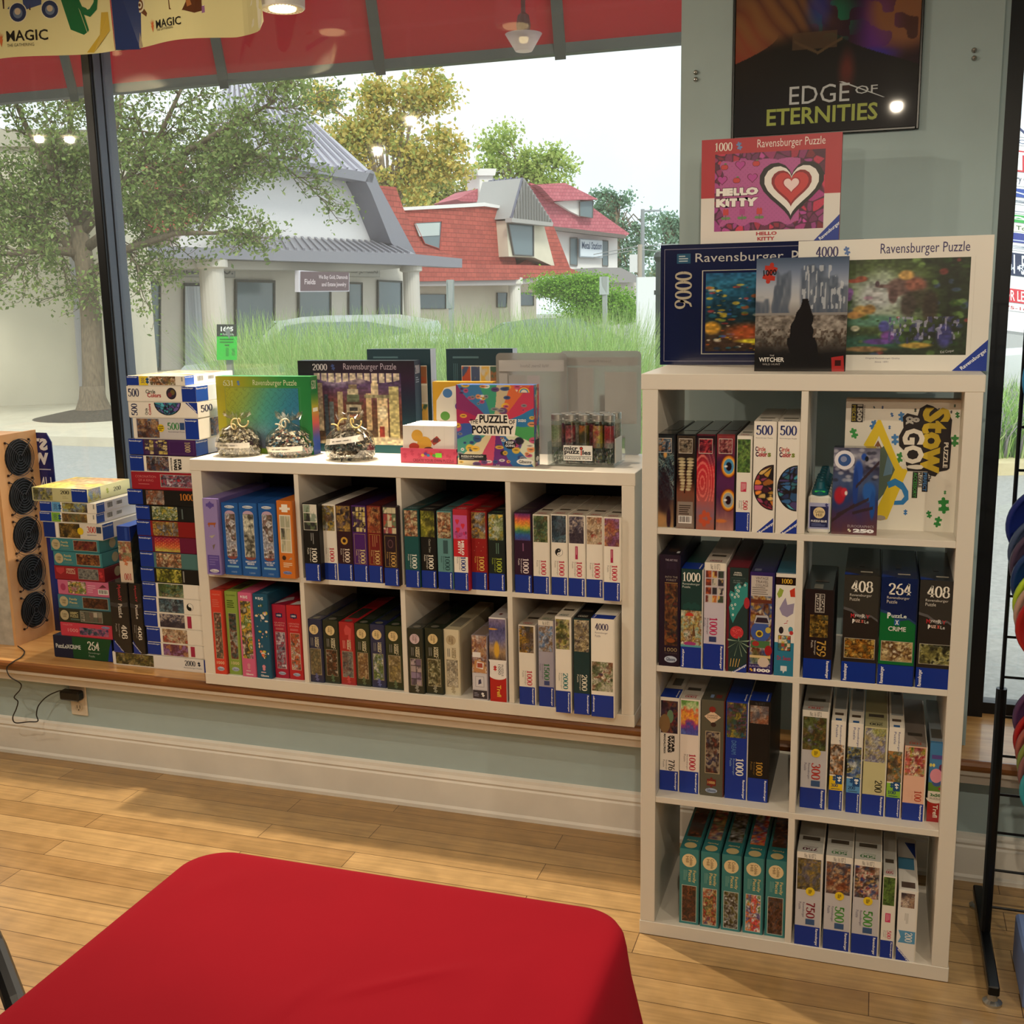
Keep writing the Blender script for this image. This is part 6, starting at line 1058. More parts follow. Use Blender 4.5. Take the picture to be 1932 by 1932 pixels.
# cellophane bags of pieces
M_CELL = clear_mat('cellophane', '#f6f4ee', gloss=.16, rough=.07)
M_PCS = mat('cardboard_pieces', attr=True, rough=.6)
def bag(x, y, rx, ry, hh, seed, label, ribbon, lab_v, lab_tilt, pal):
    r = random.Random(seed); t = empty('puzzle_bag', (x, y, ZP), label, 'bag', 'cellophane bags of loose pieces')
    prof = [(.0, .001), (.80, .002), (.93, .012), (1.0, .035), (.98, .055), (.90, .075), (.70, .092), (.42, .103), (.2, .110), (.13, .114), (.11, .118), (.2, .124), (.42, .134), (.58, .148)]
    n = 44; P = []; F = []
    ns = [[r.uniform(-1, 1) for _ in range(n)] for _ in prof]
    for i, (q, z) in enumerate(prof):
        for k in range(n):
            a = 2*PI*k/n; wr = .02+.05*(i > 6)+.16*(i > 10); q2 = q*(1+wr*ns[i][k]*.6+.4*wr*math.sin(k*PI)+.05*math.sin(3*a+seed)); z2 = z*hh/.110+(.012*ns[i][(k*2) % n] if i > 11 else .002*ns[i][k] if i > 1 else 0)
            P.append((rx*q2*math.cos(a), ry*q2*math.sin(a), z2))
    for i in range(len(prof)-1):
        for k in range(n): F.append((i*n+k, i*n+(k+1) % n, (i+1)*n+(k+1) % n, (i+1)*n+k))
    MB().add(P, F).build('cellophane', M_CELL, t)
    b = MB()
    for k in range(640):
        a = r.uniform(0, 2*PI); zz = r.uniform(.004, .088); q = np.interp(zz, [0, .012, .035, .06, .09], [.80, .9, .95, .9, .62])*(r.uniform(.82, .97) if k % 5 else r.uniform(.2, .8))
        c = Vector((rx*q*math.cos(a), ry*q*math.sin(a), zz*hh/.11)); nrm = (Vector((math.cos(a), math.sin(a), .4+2*zz/.09*r.random()))+Vector([r.uniform(-.6, .6) for _ in range(3)])).normalized()
        u = nrm.orthogonal().normalized(); v = nrm.cross(u); ph = r.uniform(0, 6.28); u, v = u*math.cos(ph)+v*math.sin(ph), v*math.cos(ph)-u*math.sin(ph); s = r.uniform(.012, .018)
        pts = [c+u*((p[0]-.5)*s)+v*((p[1]-.5)*s) for p in PIECE[::2]]; b.poly(pts, r.choice(pal))
    pc = b.build('puzzle_pieces', M_PCS, t); pc['kind'] = 'stuff'
    lb = MB('#e8e2d8'); m_ = 18; pts = []
    for i in range(m_+1):
        a = -PI/2-.95+1.9*i/m_; z = lab_v+lab_tilt*(i/m_-.5); q = np.interp(z, [0, .012, .035, .055, .075, .092], [.80, .93, 1.0, .98, .90, .70])*1.02
        for dz in (-.009, .009):
            z2 = z+dz; q = np.interp(z2, [0, .012, .035, .055, .075, .092], [.80, .93, 1.0, .98, .90, .70])*1.03; pts.append((rx*q*math.cos(a), ry*q*math.sin(a), z2*hh/.11))
    lb.add(pts, [(2*i, 2*i+2, 2*i+3, 2*i+1) for i in range(m_)])
    for i in range(5, 13):
        p = [np.array(pts[2*i]), np.array(pts[2*i+2]), np.array(pts[2*i+3]), np.array(pts[2*i+1])]; o = np.array([0, -.0008, 0])
        lb.poly([p[0]*.62+p[3]*.38+o, p[1]*.62+p[2]*.38+o, p[1]*.45+p[2]*.55+o, p[0]*.45+p[3]*.55+o], '#6a655c' if i % 3 else '#c0bab0')
    lb.build('paper_label', M_CARD, t)
    rb = MB(ribbon)
    for q in range(2):
        a0 = r.uniform(-2.4, -.6); pth = []
        for i in range(15): a = i*.5; pth.append((.012*math.cos(a0)+.004*i*math.cos(a0)+.011*math.cos(a+q), -.012+.002*i*math.sin(a0)-.004, (.116+.014*math.sin(a+q)-.0012*i*(q % 2))*hh/.11))
        rb.tube(pth, .0026, 5)
    rb.build('ribbon', mat('ribbon'+str(seed), ribbon, rough=.35), t, smooth=True)
PC1 = ['#8a8478', '#5a564e', '#b0aa9c', '#3c3a36', '#c8c2b4', '#6a6658', '#a89c80']
bag(-1.466, .555, .079, .064, .105, 1, 'clear bag of brown grey puzzle pieces, leftmost of the three', '#d8c08a', .042, 0, PC1)
bag(-1.285, .575, .080, .066, .105, 2, 'clear bag of mixed puzzle pieces with pale bow, middle of the three', '#c8c0a8', .030, .006, PC1+['#e0d8d0', '#a85a5a', '#4a7a9a', '#2c2c30'])
bag(-1.047, .54, .083, .07, .112, 3, 'clear bag of black puzzle pieces with yellow curled ribbon', '#ecd48a', .066, .018, ['#1c1c22', '#2c2c30', '#3c3a3a', '#8a8680', '#14141a', '#5a564e', '#b8b2a8'])

# clear display boards
M_BOARD = clear_mat('frosted_board', '#ffffff', gloss=.06, rough=.2, milk=.72, milkcol='#b9b6b2')
def board(x0, x1, y, h, label, prints, lean):
    w = x1-x0; r = .014; t = empty('display_board', ((x0+x1)/2, y, ZP), label, 'display board', 'frosted display boards'); pts = []
    for cx, cz, a0 in ((w/2-r, r, -90), (w/2-r, h-r, 0), (-w/2+r, h-r, 90), (-w/2+r, r, 180)):
        for i in range(6): a = math.radians(a0+18*i); pts.append((cx+r*math.cos(a), 0, cz+r*math.sin(a)))
    MB().prism(pts, (0, .003, 0)).build('panel', M_BOARD, t)
    b = MB(); f = Face(b, (-w/2, 0, 0), (1, 0, 0), (0, 0, 1), w, h); prints(f); b.build('print', mat('faint_print'+label[-3:], attr=True, rough=.6), t)
    MB('#9c9a94').prism([(-.002, .004, .004), (.03, .004, .004), (.03, .004, .19), (-.002, .004, .19)], (0, .002, 0)).prism([(.0, .006, .18), (.028, .006, .18), (.028, .045, .004), (.0, .045, .004)], (0, .002, 0)).build('easel_leg', M_BOARD, t)
def pr1(f): f.rect(.04, .82, .96, .93, '#aaa7a6', 1); f.text('Wall Street, School', .35, .855, .75, .89, '#8a8786', 'm', 0, 2); f.rect(.04, .3, .16, .8, '#a09d9c', 1); f.rect(.18, .5, .42, .78, '#989594', 1); f.rect(.44, .05, .62, .78, '#a39b9e', 1); f.lines(.05, .05, .4, .26, 5, '#9c9998', 2, 1)
def pr2(f): f.rect(.04, .86, .96, .94, '#a29f9c', 1); f.text('Special Puzzle', .36, .885, .64, .915, '#8a8784', 'm', 0, 2); f.rect(.1, .3, .42, .84, '#a5a29f', 1); f.rect(.56, .3, .95, .8, '#a9a6a2', 1); f.lines(.5, .15, .9, .28, 3, '#9c9996', 4, 1)
board(-.631, -.395, .765, .323, 'frosted display board with faint mirrored print, left of pair', pr1, 0)
board(-.428, -.1655, .80, .327, 'frosted display board, larger right one of the pair', pr2, 0)

# tubes of tiny puzzles in an acrylic rack
M_ACR = clear_mat('clear_acrylic', '#f8fafa', gloss=.07); M_TUBE = clear_mat('clear_tube', '#eef2ee', gloss=.09)
M_ALU = mat('brushed_aluminium', '#c9c9c6', rough=.3, metal=.9)
rk = empty('acrylic_rack', (-.29, .6, ZP), 'clear acrylic rack filled with small capped tubes', 'rack')
b = MB(); b.box(-.102, .102, -.072, -.0695, 0, .072); b.box(-.102, -.0995, -.0695, .075, 0, .072); b.box(.0995, .102, -.0695, .075, 0, .072); b.box(-.0995, .0995, .0725, .075, 0, .072); b.box(-.0995, .0995, -.0695, .0725, 0, .003); b.build('tray', M_ACR, rk)
b = MB('#f2efe8'); b.box(-.052, .036, -.0745, -.0728, .018, .063); f = Face(b, (-.052, -.0745, .018), (1, 0, 0), (0, 0, 1), .088, .045)
f.text('micr', .03, .68, .5, .95, '#16161a', bold=.03, k=2); f.disc(.62, .82, .0052, '#16161a', 2); f.disc(.62, .82, .0036, '#c8402c', 3); f.rect(.60, .36, .64, .70, '#c8402c', 2.5); f.text('puzz', .03, .36, .56, .66, '#16161a', bold=.03, k=2); f.text('les', .66, .40, .95, .70, '#16161a', bold=.03, k=2); f.text('MASSIVE FUN', .05, .08, .95, .22, '#26262a', bold=0, k=2); f.rect(.02, .27, .98, .30, '#26262a', 2)
b.build('sign', M_CARD, rk)['label'] = 'white sign with black lettering'
MB('#d8cfc8').box(.1025, .104, -.068, .02, .012, .085).build('price_card', M_CARD, rk)
TP = [['#d8c8c0', '#b8a8a0', '#6a8a5a'], ['#a82c44', '#e8c8c0', '#1c1c1c', '#c84a5a'], ['#1c1c1c', '#b8b02c', '#3a2c1c', '#c86a2c'], ['#f0e8d8', '#c8b83c', '#a82c44'], ['#d8d0d0', '#a81c2c', '#b8b0b0'], ['#3a3a6a', '#c87a3c', '#8a3a4a']]
def tube(x, y, pal, seed, lab):
    t = empty('puzzle_tube', (x, y, ZP+.0032), lab, 'tube', 'small tubes of tiny puzzles')
    MB().lathe([(.004, 0), (.012, .002), (.0155, .008), (.016, .02), (.016, .125), (.0145, .130), (.0145, .132)], 20).build('glass', M_TUBE, t, smooth=True)
    MB().lathe([(.0158, .130), (.0165, .131), (.0165, .134), (.0158, .135), (.0165, .136), (.0165, .1485), (.0155, .150), (.0, .150)], 24).build('cap', M_ALU, t)
    b = MB(); fn = busy(pal, seed, 16, .2); X, Y = np.meshgrid(np.linspace(0, 1, 25), np.linspace(0, 1, 19)); c = srgb(np.clip(fn(X, Y, 1), 0, 1)).reshape(-1, 3); A = -PI/2+(X-.5)*4.6
    b.add(np.stack([(.0152*np.cos(A)).ravel(), (.0152*np.sin(A)).ravel(), (.052+.066*Y).ravel()], 1), [(j*25+i, j*25+i+1, (j+1)*25+i+1, (j+1)*25+i) for j in range(18) for i in range(24)], c)
    for i in range(7): a = -PI/2+.05+.09*i; b.poly([(.0155*math.cos(q), .0155*math.sin(q), z) for q, z in ((a, .054), (a+.05, .054), (a+.05, .066), (a, .066))], '#222222' if i % 2 else '#e8e4dc')
    b.build('label', M_CARD, t)
    r = random.Random(seed); b = MB()
    for k in range(60):
        a = r.uniform(0, 6.28); z = r.uniform(.006, .05); c = Vector((.0135*math.cos(a), .0135*math.sin(a), z)); u = Vector((-math.sin(a), math.cos(a), 0)); v = Vector((0, 0, 1)); b.poly([c+u*((p[0]-.5)*.007)+v*((p[1]-.5)*.007) for p in PIECE[::3]], r.choice(pal+['#6a7a2c', '#3a4a3a', '#c8c0b0']))
    b.build('puzzle_bits', M_PCS, t)['kind'] = 'stuff'
k = 0
for j, (y, xs) in enumerate(((.552, (-.370, -.3275, -.2855, -.2435, -.2085)), (.590, (-.350, -.307, -.264, -.2225)), (.628, (-.331, -.285, -.243, -.206)))):
    for x in xs:
        tube(x, y, TP[k % 6], 220+k, 'small capped tube of puzzle bits in the rack '+['front row', 'middle row', 'back row'][j]); k += 1

# ------------------------------------------------------------------ tall shelf: glue, stow box, parrot box
Z3 = ZT[3]
g0 = None
M_GLUE = mat('glue_white', '#e4e2da', rough=.35); M_CAPG = mat('glue_cap', '#0d5a6a', rough=.4); M_CAPL = mat('cap_highlight_green', '#3ad05a', rough=.4)
def glue():
    t = empty('glue_bottle', (0, 0, 0)); MB().box(-.0255, .0255, 0, .036, 0, .091, bev=.005).build('body', M_GLUE, t)
    b = MB('#b6b8d8'); f = Face(b, (-.0235, -.0002, .012), (1, 0, 0), (0, 0, 1), .047, .062); f.rect(0, 0, 1, 1, '#a9add2', .5); f.rect(.06, .06, .94, .86, '#1c2454', 1); f.disc(.5, .62, .0135, '#e6cf9e', 2); f.text('Cobble', .3, .62, .72, .72, '#3a2c20', bold=0, k=3); f.text('Hill', .36, .48, .64, .6, '#3a2c20', bold=0, k=3); f.text('PUZZLE GLUE', .12, .26, .88, .34, '#f0f0f4', bold=.04, k=3); f.lines(.14, .1, .86, .22, 3, '#6a74a4', 1, 3); f.piece(.85, .9, .012, '#3a3a7a', 10, 3)
    b.build('label', M_CARD, t)
    MB().lathe([(.018, .091), (.019, .092), (.019, .101), (.012, .106), (.009, .122), (.0, .123)], 20, (0, .018, 0)).build('cap', M_CAPG, t); MB().box(-.012, .012, .0, .004, .0985, .1025, bev=.001).build('cap_highlight', M_CAPL, t)  # bright green bar paints the highlight stripe on the cap
    return t
for i in range(7):
    g = glue() if i == 0 else copy_tree(g0)
    if i == 0: g0 = g
    g.location = (.4205, .018+.0405*i, Z3); tag(g, 'front white glue bottle with navy label' if i == 0 else 'white glue bottle queued behind the front one', 'glue bottle', 'row of glue bottles')
def macaw(X, Y, a):
    c = ramp(1-Y+.25*(fbm(X, Y, 4, 231)-.5), ['#5a5a70', '#8a8a9c', '#3c3a54', '#4a5a80', '#2c3c70', '#4a3458', '#5a3a4a', '#6a4040'])
    for k in range(40): r = random.Random(k); c = mixc(c, r.choice(['#a8a8b4', '#2c2c3c', '#c0c0cc']), ellm(X, Y, r.random(), .62+.38*r.random(), .06, .02, .5)*.7)
    for cx, cy, rx_, ry_, q in ((.55, .72, .1, .14, '#2c50a8'), (.5, .55, .06, .22, '#24408c'), (.66, .9, .06, .04, '#2c50a8'), (.72, .88, .04, .03, '#1c1c24'), (.16, .45, .12, .1, '#b02434'), (.26, .49, .07, .05, '#c83040'), (.3, .48, .03, .025, '#e8e0d8'), (.8, .5, .14, .11, '#2c60b0'), (.74, .55, .06, .05, '#2c60b0'), (.88, .35, .06, .16, '#24509c')): c = mixc(c, q, ellm(X, Y, cx, cy, rx_, ry_, .25))
    for x0, y0, x1, y1 in ((.5, .55, 1, .85), (.1, .22, .8, .42), (0, .15, .5, .35), (.45, .25, .9, .32)): d = np.abs((X-x0)*(y1-y0)-(Y-y0)*(x1-x0))/math.hypot(x1-x0, y1-y0); c = mixc(c, '#3a2a30', (d < .018)*(X > x0)*(X < x1)*.9)
    return c
def c250(f): f.pic(0, 0, 1, 1, macaw, k=1, res=.0014); f.disc(.24, .86, .0225, '#e8e6ee', 3); f.disc(.24, .86, .0145, '#3a5a98', 4); f.disc(.22, .87, .007, '#8a94b8', 5); f.text('EUROGRAPHICS', .36, .085, .93, .115, '#b8a8b0', bold=0, k=3); f.text('250', .48, .025, .94, .072, '#f4f2f4', bold=.07, k=3); f.piece(.40, .05, .010, '#e8e0c8', 45, 3)
pbox(.4485, .5505, .026, .2045, Z3, .04, '#2c2a44', c250, 'small dark blue box with two blue macaws and a red one', gloss=True, seam='y', tray='#3a3a54')
BLOB = lambda f, pts, c, k: f.poly(pts, c, k)
def stow(f):
    U = lambda x: (x-465)/940; V = lambda y: 1-(y-258)/1095; Q = lambda pts: [(U(a), V(b)) for a, b in pts]
    f.rect(0, 0, 1, 1, '#ece6d8')
    for x, y, s, c, a in ((930, 400, .03, '#4a84c0', 10), (700, 470, .03, '#3f7ab8', -20), (850, 385, .014, '#3a6aa8', 20), (835, 490, .012, '#3a6aa8', 0), (885, 590, .034, '#4a84c0', 5), (1000, 1200, .018, '#3a78b8', 0), (540, 545, .034, '#3f9a4a', 20), (930, 740, .034, '#3f8a44', -10), (1380, 380, .02, '#2f7a3c', 10), (1370, 590, .036, '#3f8a44', 0), (1310, 1130, .05, '#2f8a3c', 5), (1195, 1210, .024, '#2f8a3c', 15), (1270, 1270, .034, '#2f8a3c', -10), (1315, 1020, .012, '#2f8a3c', 0), (770, 325, .01, '#3a5a8a', 0), (700, 325, .008, '#3a5a5a', 30), (1355, 305, .01, '#2f5a4a', 0), (1040, 345, .012, '#3a4a3a', 0), (1230, 335, .008, '#3a3a3a', 0), (1330, 355, .01, '#3a3a3a', 0)): f.piece(U(x), V(y), s*.8, c, a, 2)
    f.poly(Q([(625, 640), (735, 430), (760, 430), (945, 830), (905, 860), (750, 560), (690, 700)]), '#e8c82c', 3); f.poly(Q([(690, 700), (745, 600), (800, 700), (740, 760)]), '#8a5a3c', 2.5); f.poly(Q([(745, 690), (800, 640), (905, 860), (880, 960), (760, 1120), (730, 1000)]), '#5a6a5c', 2.6); f.poly(Q([(830, 720), (880, 790), (870, 880), (800, 900)]), '#6a8aa0', 2.8)
    f.poly(Q([(905, 820), (960, 810), (1000, 850), (850, 1265), (790, 1280), (735, 1240)]), '#e8c82c', 3); f.ell(U(790), V(1255), .05, .02, '#a89a8c', 4)
    arc = [(835, 950), (900, 915), (970, 950), (1015, 1020), (1020, 1090), (980, 1135), (900, 1140), (905, 1105), (960, 1100), (985, 1065), (960, 1010), (905, 975), (850, 1000)]; f.poly(Q(arc), '#2f80c0', 4)
    f.poly(Q([(1075, 330), (1130, 295), (1180, 310), (1260, 360), (1310, 370), (1340, 420), (1335, 560), (1345, 600), (1340, 820), (1320, 835), (1255, 850), (1230, 890), (1180, 880), (1165, 850), (1000, 850), (985, 800), (975, 690), (920, 640), (915, 560), (950, 490), (940, 400), (975, 370), (1060, 390)]), '#241c1c', 5)
    f.text('Stow', U(1100), V(865), U(1325), V(320), '#c9ac2c', -90, .045, 6); f.text('&', U(965), V(465), U(1080), V(395), '#b8b4ac', -90, .03, 6); f.text('GO!', U(945), V(835), U(1130), V(495), '#e4dccc', -90, .045, 6); f.text('PUZZLE', U(1285), V(815), U(1322), V(605), '#e4dccc', -90, .03, 6)
    f.rect(U(1125), V(1020), U(1172), V(855), '#241c1c', 4.5); f.text('PERFECT', U(1132), V(1015), U(1162), V(860), '#4a84c0', -90, .02, 6); f.text('The', U(1170), V(935), U(1195), V(880), '#241c1c', -90, .04, 6); f.text('PUZZLE', U(1092), V(985), U(1122), V(855), '#4a463c', -90, .04, 6); f.rect(U(1045), V(1075), U(1090), V(855), '#241c1c', 4.5); f.text('ACCESSORY!', U(1052), V(1070), U(1082), V(860), '#4aa04c', -90, .02, 6)
    f.rect(U(512), V(450), U(610), V(300), '#241c1c', 4); f.text('1500', U(560), V(445), U(604), V(304), '#c8c2b4', -90, .05, 6); f.text('PIECES', U(518), V(443), U(548), V(308), '#b0a02c', -90, .02, 6); f.text('FOR PUZZLES UP TO', U(613), V(440), U(626), V(310), '#4a463c', -90, 0, 6)
pbox(.4695, .7225, .105, .310, Z3, .05, '#d8d0bc', stow, 'large white box with big yellow lettering turned sideways', seam='y', tray='#4a3a2c')

# ------------------------------------------------------------------ boxes on top of the tall shelf
ZK = 1.4706
def reef(X, Y, a):
    c = ramp(1-Y+.2*(fbm(X, Y, 4, 241)-.5), ['#24547c', '#2f6c8c', '#255a78', '#1a3e54', '#1e3440', '#2e322c', '#463228', '#3a2c22']); r = random.Random(242)
    for k in range(300):
        y = r.random()*.85; q = r.choice(['#c8a82c', '#d8b83c', '#2c5ab0', '#c8642c', '#8a9a3c', '#1c2c44', '#a83c3c', '#d8d0b8', '#2f7f9a', '#18303c']); w = r.uniform(.008, .03); c = mixc(c, q, ellm(X, Y, r.random(), y, w, w*r.uniform(.4, .9), .3)*.75)
    c = mixc(c, '#24384a', ellm(X, Y, .55, .78, .18, .05, .4)); c = mixc(c, '#2c5a74', ellm(X, Y, .5, .52, .2, .06, .4)); c = mixc(c, '#c85a2c', ellm(X, Y, .32, .24, .16, .1, .6)*.8); c = mixc(c, '#3c78c8', ellm(X, Y, .72, .2, .12, .06, .2)); c = mixc(c, '#e8d83c', ellm(X, Y, .4, .13, .16, .03, .4)); c = mixc(c, '#d8a03c', ellm(X, Y, .05, .3, .06, .08, .3))
    return c*(1+.5*(vn(X, Y, 40, 243)-.5)[..., None])
def c9000(f):
    f.rect(0, 0, 1, 1, '#0c1440'); f.frame(.02, .03, .985, .965, '#9a94a8', .0012, 2); f.text(BR, .18, .83, .62, .925, '#c9c6c4', bold=0, k=3); f.text('Puzzle', .66, .83, .84, .925, '#c9c6c4', bold=0, k=3)
    f.num('9000', .075, .47, .165, .78, '#b9b09c', 90, 3); f.rect(.085, .845, .155, .925, '#2c5a7a', 3); f.lines(.095, .855, .145, .915, 3, '#b8c8d0', 1, 4); f.rect(.215, .09, .96, .785, '#c4beb0', 2); f.rect(.22, .096, .955, .779, '#0c1440', 3); f.pic(.235, .115, .94, .76, reef, k=4, res=.0015)
pbox(-.0205, .490, .345, .3125, ZK, .075, '#0c1236', c9000, 'large navy puzzle box with coral reef picture on the tall shelf', gloss=True, seam='y', tray='#0a1030')
def jungle(X, Y, a):
    d = np.hypot((X-.42)*1.2, (Y-.62)); c = ramp(d*1.35+.35*(fbm(X, Y, 5, 251)-.5), ['#c8c6cc', '#a8b0b0', '#8a9a84', '#4a5c34', '#2c3a20', '#1c2418', '#24301c']); c = mixc(c, '#5a8a74', ellm(X, Y, .38, .36, .22, .06, .4)); c = mixc(c, '#2c5a4a', ellm(X, Y, .3, .12, .3, .08, .5)); c = mixc(c, '#1c3424', ellm(X, Y, .1, .4, .16, .28, .4)*.8)
    r = random.Random(252)
    for k in range(170):
        x, y = r.random(), r.random()
        if abs(x-.4) < .16 and y > .45: continue
        w = r.uniform(.008, .035); c = mixc(c, r.choice(['#1c2c18', '#3a5a24', '#5a7a3c', '#24401c', '#6a8a4c', '#8a3c3c', '#3a4a6a', '#18241a']), ellm(X, Y, x, y, w, w*r.uniform(.6, 1.4), .4)*.8)
    for cx, cy, rx_, ry_, q in ((.62, .72, .12, .10, '#5a4444'), (.54, .70, .06, .09, '#6a5450'), (.52, .62, .03, .08, '#5a4444'), (.46, .72, .06, .018, '#6a5454'), (.415, .745, .014, .03, '#4a3a44'), (.66, .73, .065, .07, '#8a5648'), (.7, .58, .1, .1, '#3a3a2c'), (.62, .52, .05, .12, '#3c3430'), (.76, .5, .05, .16, '#342c24'), (.6, .83, .05, .05, '#c8a05c'), (.26, .78, .055, .02, '#a8503c'), (.31, .80, .04, .03, '#98503c'), (.14, .62, .06, .06, '#c8984a'), (.2, .6, .05, .04, '#7a4a9a'), (.23, .66, .03, .05, '#8a5aa8'), (.31, .46, .05, .06, '#b8924c'), (.27, .42, .05, .04, '#a87c44'), (.37, .48, .04, .05, '#98743c'), (.47, .3, .035, .06, '#4a4a9a'), (.44, .14, .1, .03, '#5a3a8a'), (.5, .2, .05, .05, '#6a3c8a'), (.35, .06, .14, .03, '#8a6a44'), (.68, .1, .1, .03, '#a88a3c'), (.86, .2, .05, .12, '#3a3a7a'), (.36, .6, .03, .02, '#b898b0'), (.28, .28, .03, .03, '#d0ccb0')):
        c = mixc(c, q, ellm(X, Y, cx, cy, rx_, ry_, .3)*.95)
    m2 = (vn(X, Y*.35, 70, 254) > .68)*(X > .5)*(X < .95)*(Y > .16)*(Y < .40); c = mixc(c, '#a8a4c8', m2*.7); c = mixc(c, '#3a3a70', (vn(X, Y*.35, 60, 255) > .7)*(X > .5)*(X < .95)*(Y > .12)*(Y < .40)*.7)
    return c*(1+.45*(vn(X, Y, 44, 253)-.5)[..., None])
def c4000(f):
    f.rect(0, 0, 1, 1, '#e6e2da'); ravlogo(f, '4000', .095, .215, .875, .955, '#3a3064', '#3a3064', (.435, .885)); f.piece(.26, .915, .022, '#5a78b0', 15, 3)
    f.pic(.095, .12, .893, .845, jungle, k=2, res=.0014); f.rect(.06, .10, .061, .85, '#cfcac2', 2); f.rect(.915, .10, .916, .85, '#cfcac2', 2); f.text('Original Ravensburger Quality', .38, .085, .56, .10, '#8a8698', bold=0, k=3); f.text('Since 1891', .43, .06, .5, .072, '#8a8698', bold=0, k=3)
    f.poly([(.828, 0), (1, 0), (1, .235)], BL, 3); f.diag(BR, .935, .085, .068, .0115, 40, '#e8ecf4', k=5); f.diag('Kiel Cooper', .80, .145, .03, .008, 8, '#c0c0c0', k=4, bold=0)
pbox(.3455, .7735, .142, .3035, ZK, .07, '#dcd8d2', c4000, 'large white puzzle box with elephant in a jungle picture', seam='y', tray='#e8e8ea', rz=-.055)
def grim(X, Y, a):
    c = ramp(1-Y, ['#4a5a74', '#7a88a4', '#a8b0c0', '#b8b8bc', '#8a8684', '#a8a29a', '#4a443e', '#2c2624', '#201c1c']); r = fbm(X, Y, 6, 261)
    for x0, w, top in ((.30, .10, .9), (.24, .05, .8), (.62, .16, .94), (.78, .14, .86), (.9, .14, .78), (.05, .1, .66)):
        mm = sm(w, w*.7, np.abs(X-x0)+.06*(vn(X, Y, 8, 262)-.5))*(Y > .52)*sm(top+.02, top-.02, Y+.05*vn(X, Y, 20, 263)); c = mixc(c, np.array([.33, .37, .44])+.0, mm*(.55+.45*vn(X*1.0, Y*.3, 40, 264)))
    st = (vn(X*1.0, Y*.25, 60, 265) > .72)*(X > .5)*(Y > .55)*(Y < .93); c = mixc(c, '#c9cfd8', st*.7)
    gnd = Y < .50; c = mixc(c, ramp(fbm(X, Y*1.6, 14, 266)*1.5-.2, ['#1c1816', '#4a423c', '#8a8078', '#b8b0a6']), gnd*sm(.06, .5, Y)*.8); c = mixc(c, '#3a2c24', (vn(X, Y, 50, 267) > .6)*(Y < .38)*(Y > .22)*.6)
    sx = .53+.02*np.sin(Y*14); wd = .085*sm(.66, .42, Y)+.03+.03*(Y < .3); c = mixc(c, '#1c1719', (np.abs(X-sx) < wd*(.8+.4*vn(X, Y, 18, 268)))*(Y < .64)*1.0)
    return mixc(c, '#191516', sm(.26, .12, Y)*.9)
def cwit(f):
    f.pic(0, 0, 1, 1, grim, k=1, res=.0014); f.piece(.15, .87, .05, '#b8382c', -12, 3); f.diag('1000', .15, .875, .030, .014, 4, '#1c1414', k=5, bold=.02); f.text('THE', .17, .135, .22, .148, '#c8c4c0', bold=0, k=3); f.text('WITCHER', .05, .085, .33, .125, '#e0dcd8', bold=.02, k=3); f.text('WILD HUNT', .09, .055, .29, .072, '#a8a4a0', bold=0, k=3); f.poly([(.855, 0), (.99, 0), (.975, .14), (.845, .125)], '#a82c2c', 3); f.rect(.885, .05, .95, .1, '#3a1414', 4)
pbox(.2545, .4645, .100, .2645, ZK, .036, '#2c2a2c', cwit, 'grey puzzle box with misty cliffs and a red jigsaw mark', gloss=True, seam='y', tray='#222')
def pinkart(X, Y, a):
    c = np.zeros(X.shape+(3,))+hx('#b8589a'); e = np.minimum(np.minimum(X, 1-X)*1.3, np.minimum(Y, 1-Y)); rim = ((e+.03*np.sin(X*30)*np.sin(Y*24) < .09) | (X > .78)).astype(float)
    v = vor(['#8a2c6a', '#a8408a', '#7a2454', '#b0284a', '#9a3a84'], 190, 271, '#4a1034', .012)(X, Y, a); c = mixc(c, v, rim)
    c = c*(1-.06*((np.sin(X*150)*np.sin(Y*110)) > .6)[..., None])
    return c
def heart(f, u, v, s, c, k, edge='#7a1c4a'):
    def hp(q): return [(u+q*s/f.W*.062*16*math.sin(t)**3, v+q*s/f.H*.062*(13*math.cos(t)-5*math.cos(2*t)-2*math.cos(3*t)-math.cos(4*t))) for t in [2*PI*i/30 for i in range(30)]]
    f.poly(hp(1.12), edge, k); f.poly(hp(.95), c, k+.5)
def apple(f, u, v, s, k):
    for q, c in ((1.15, '#5a1420'), (1, '#c83a3c')): f.disc(u-.35*s/f.W, v, .72*s*q, c, k+.4*(q == 1)); f.disc(u+.35*s/f.W, v, .72*s*q, c, k+.4*(q == 1))
    f.ell(u+.3*s/f.W, v+1.05*s/f.H, .4*s/f.W, .22*s/f.H, '#6a8a5a', k+1)
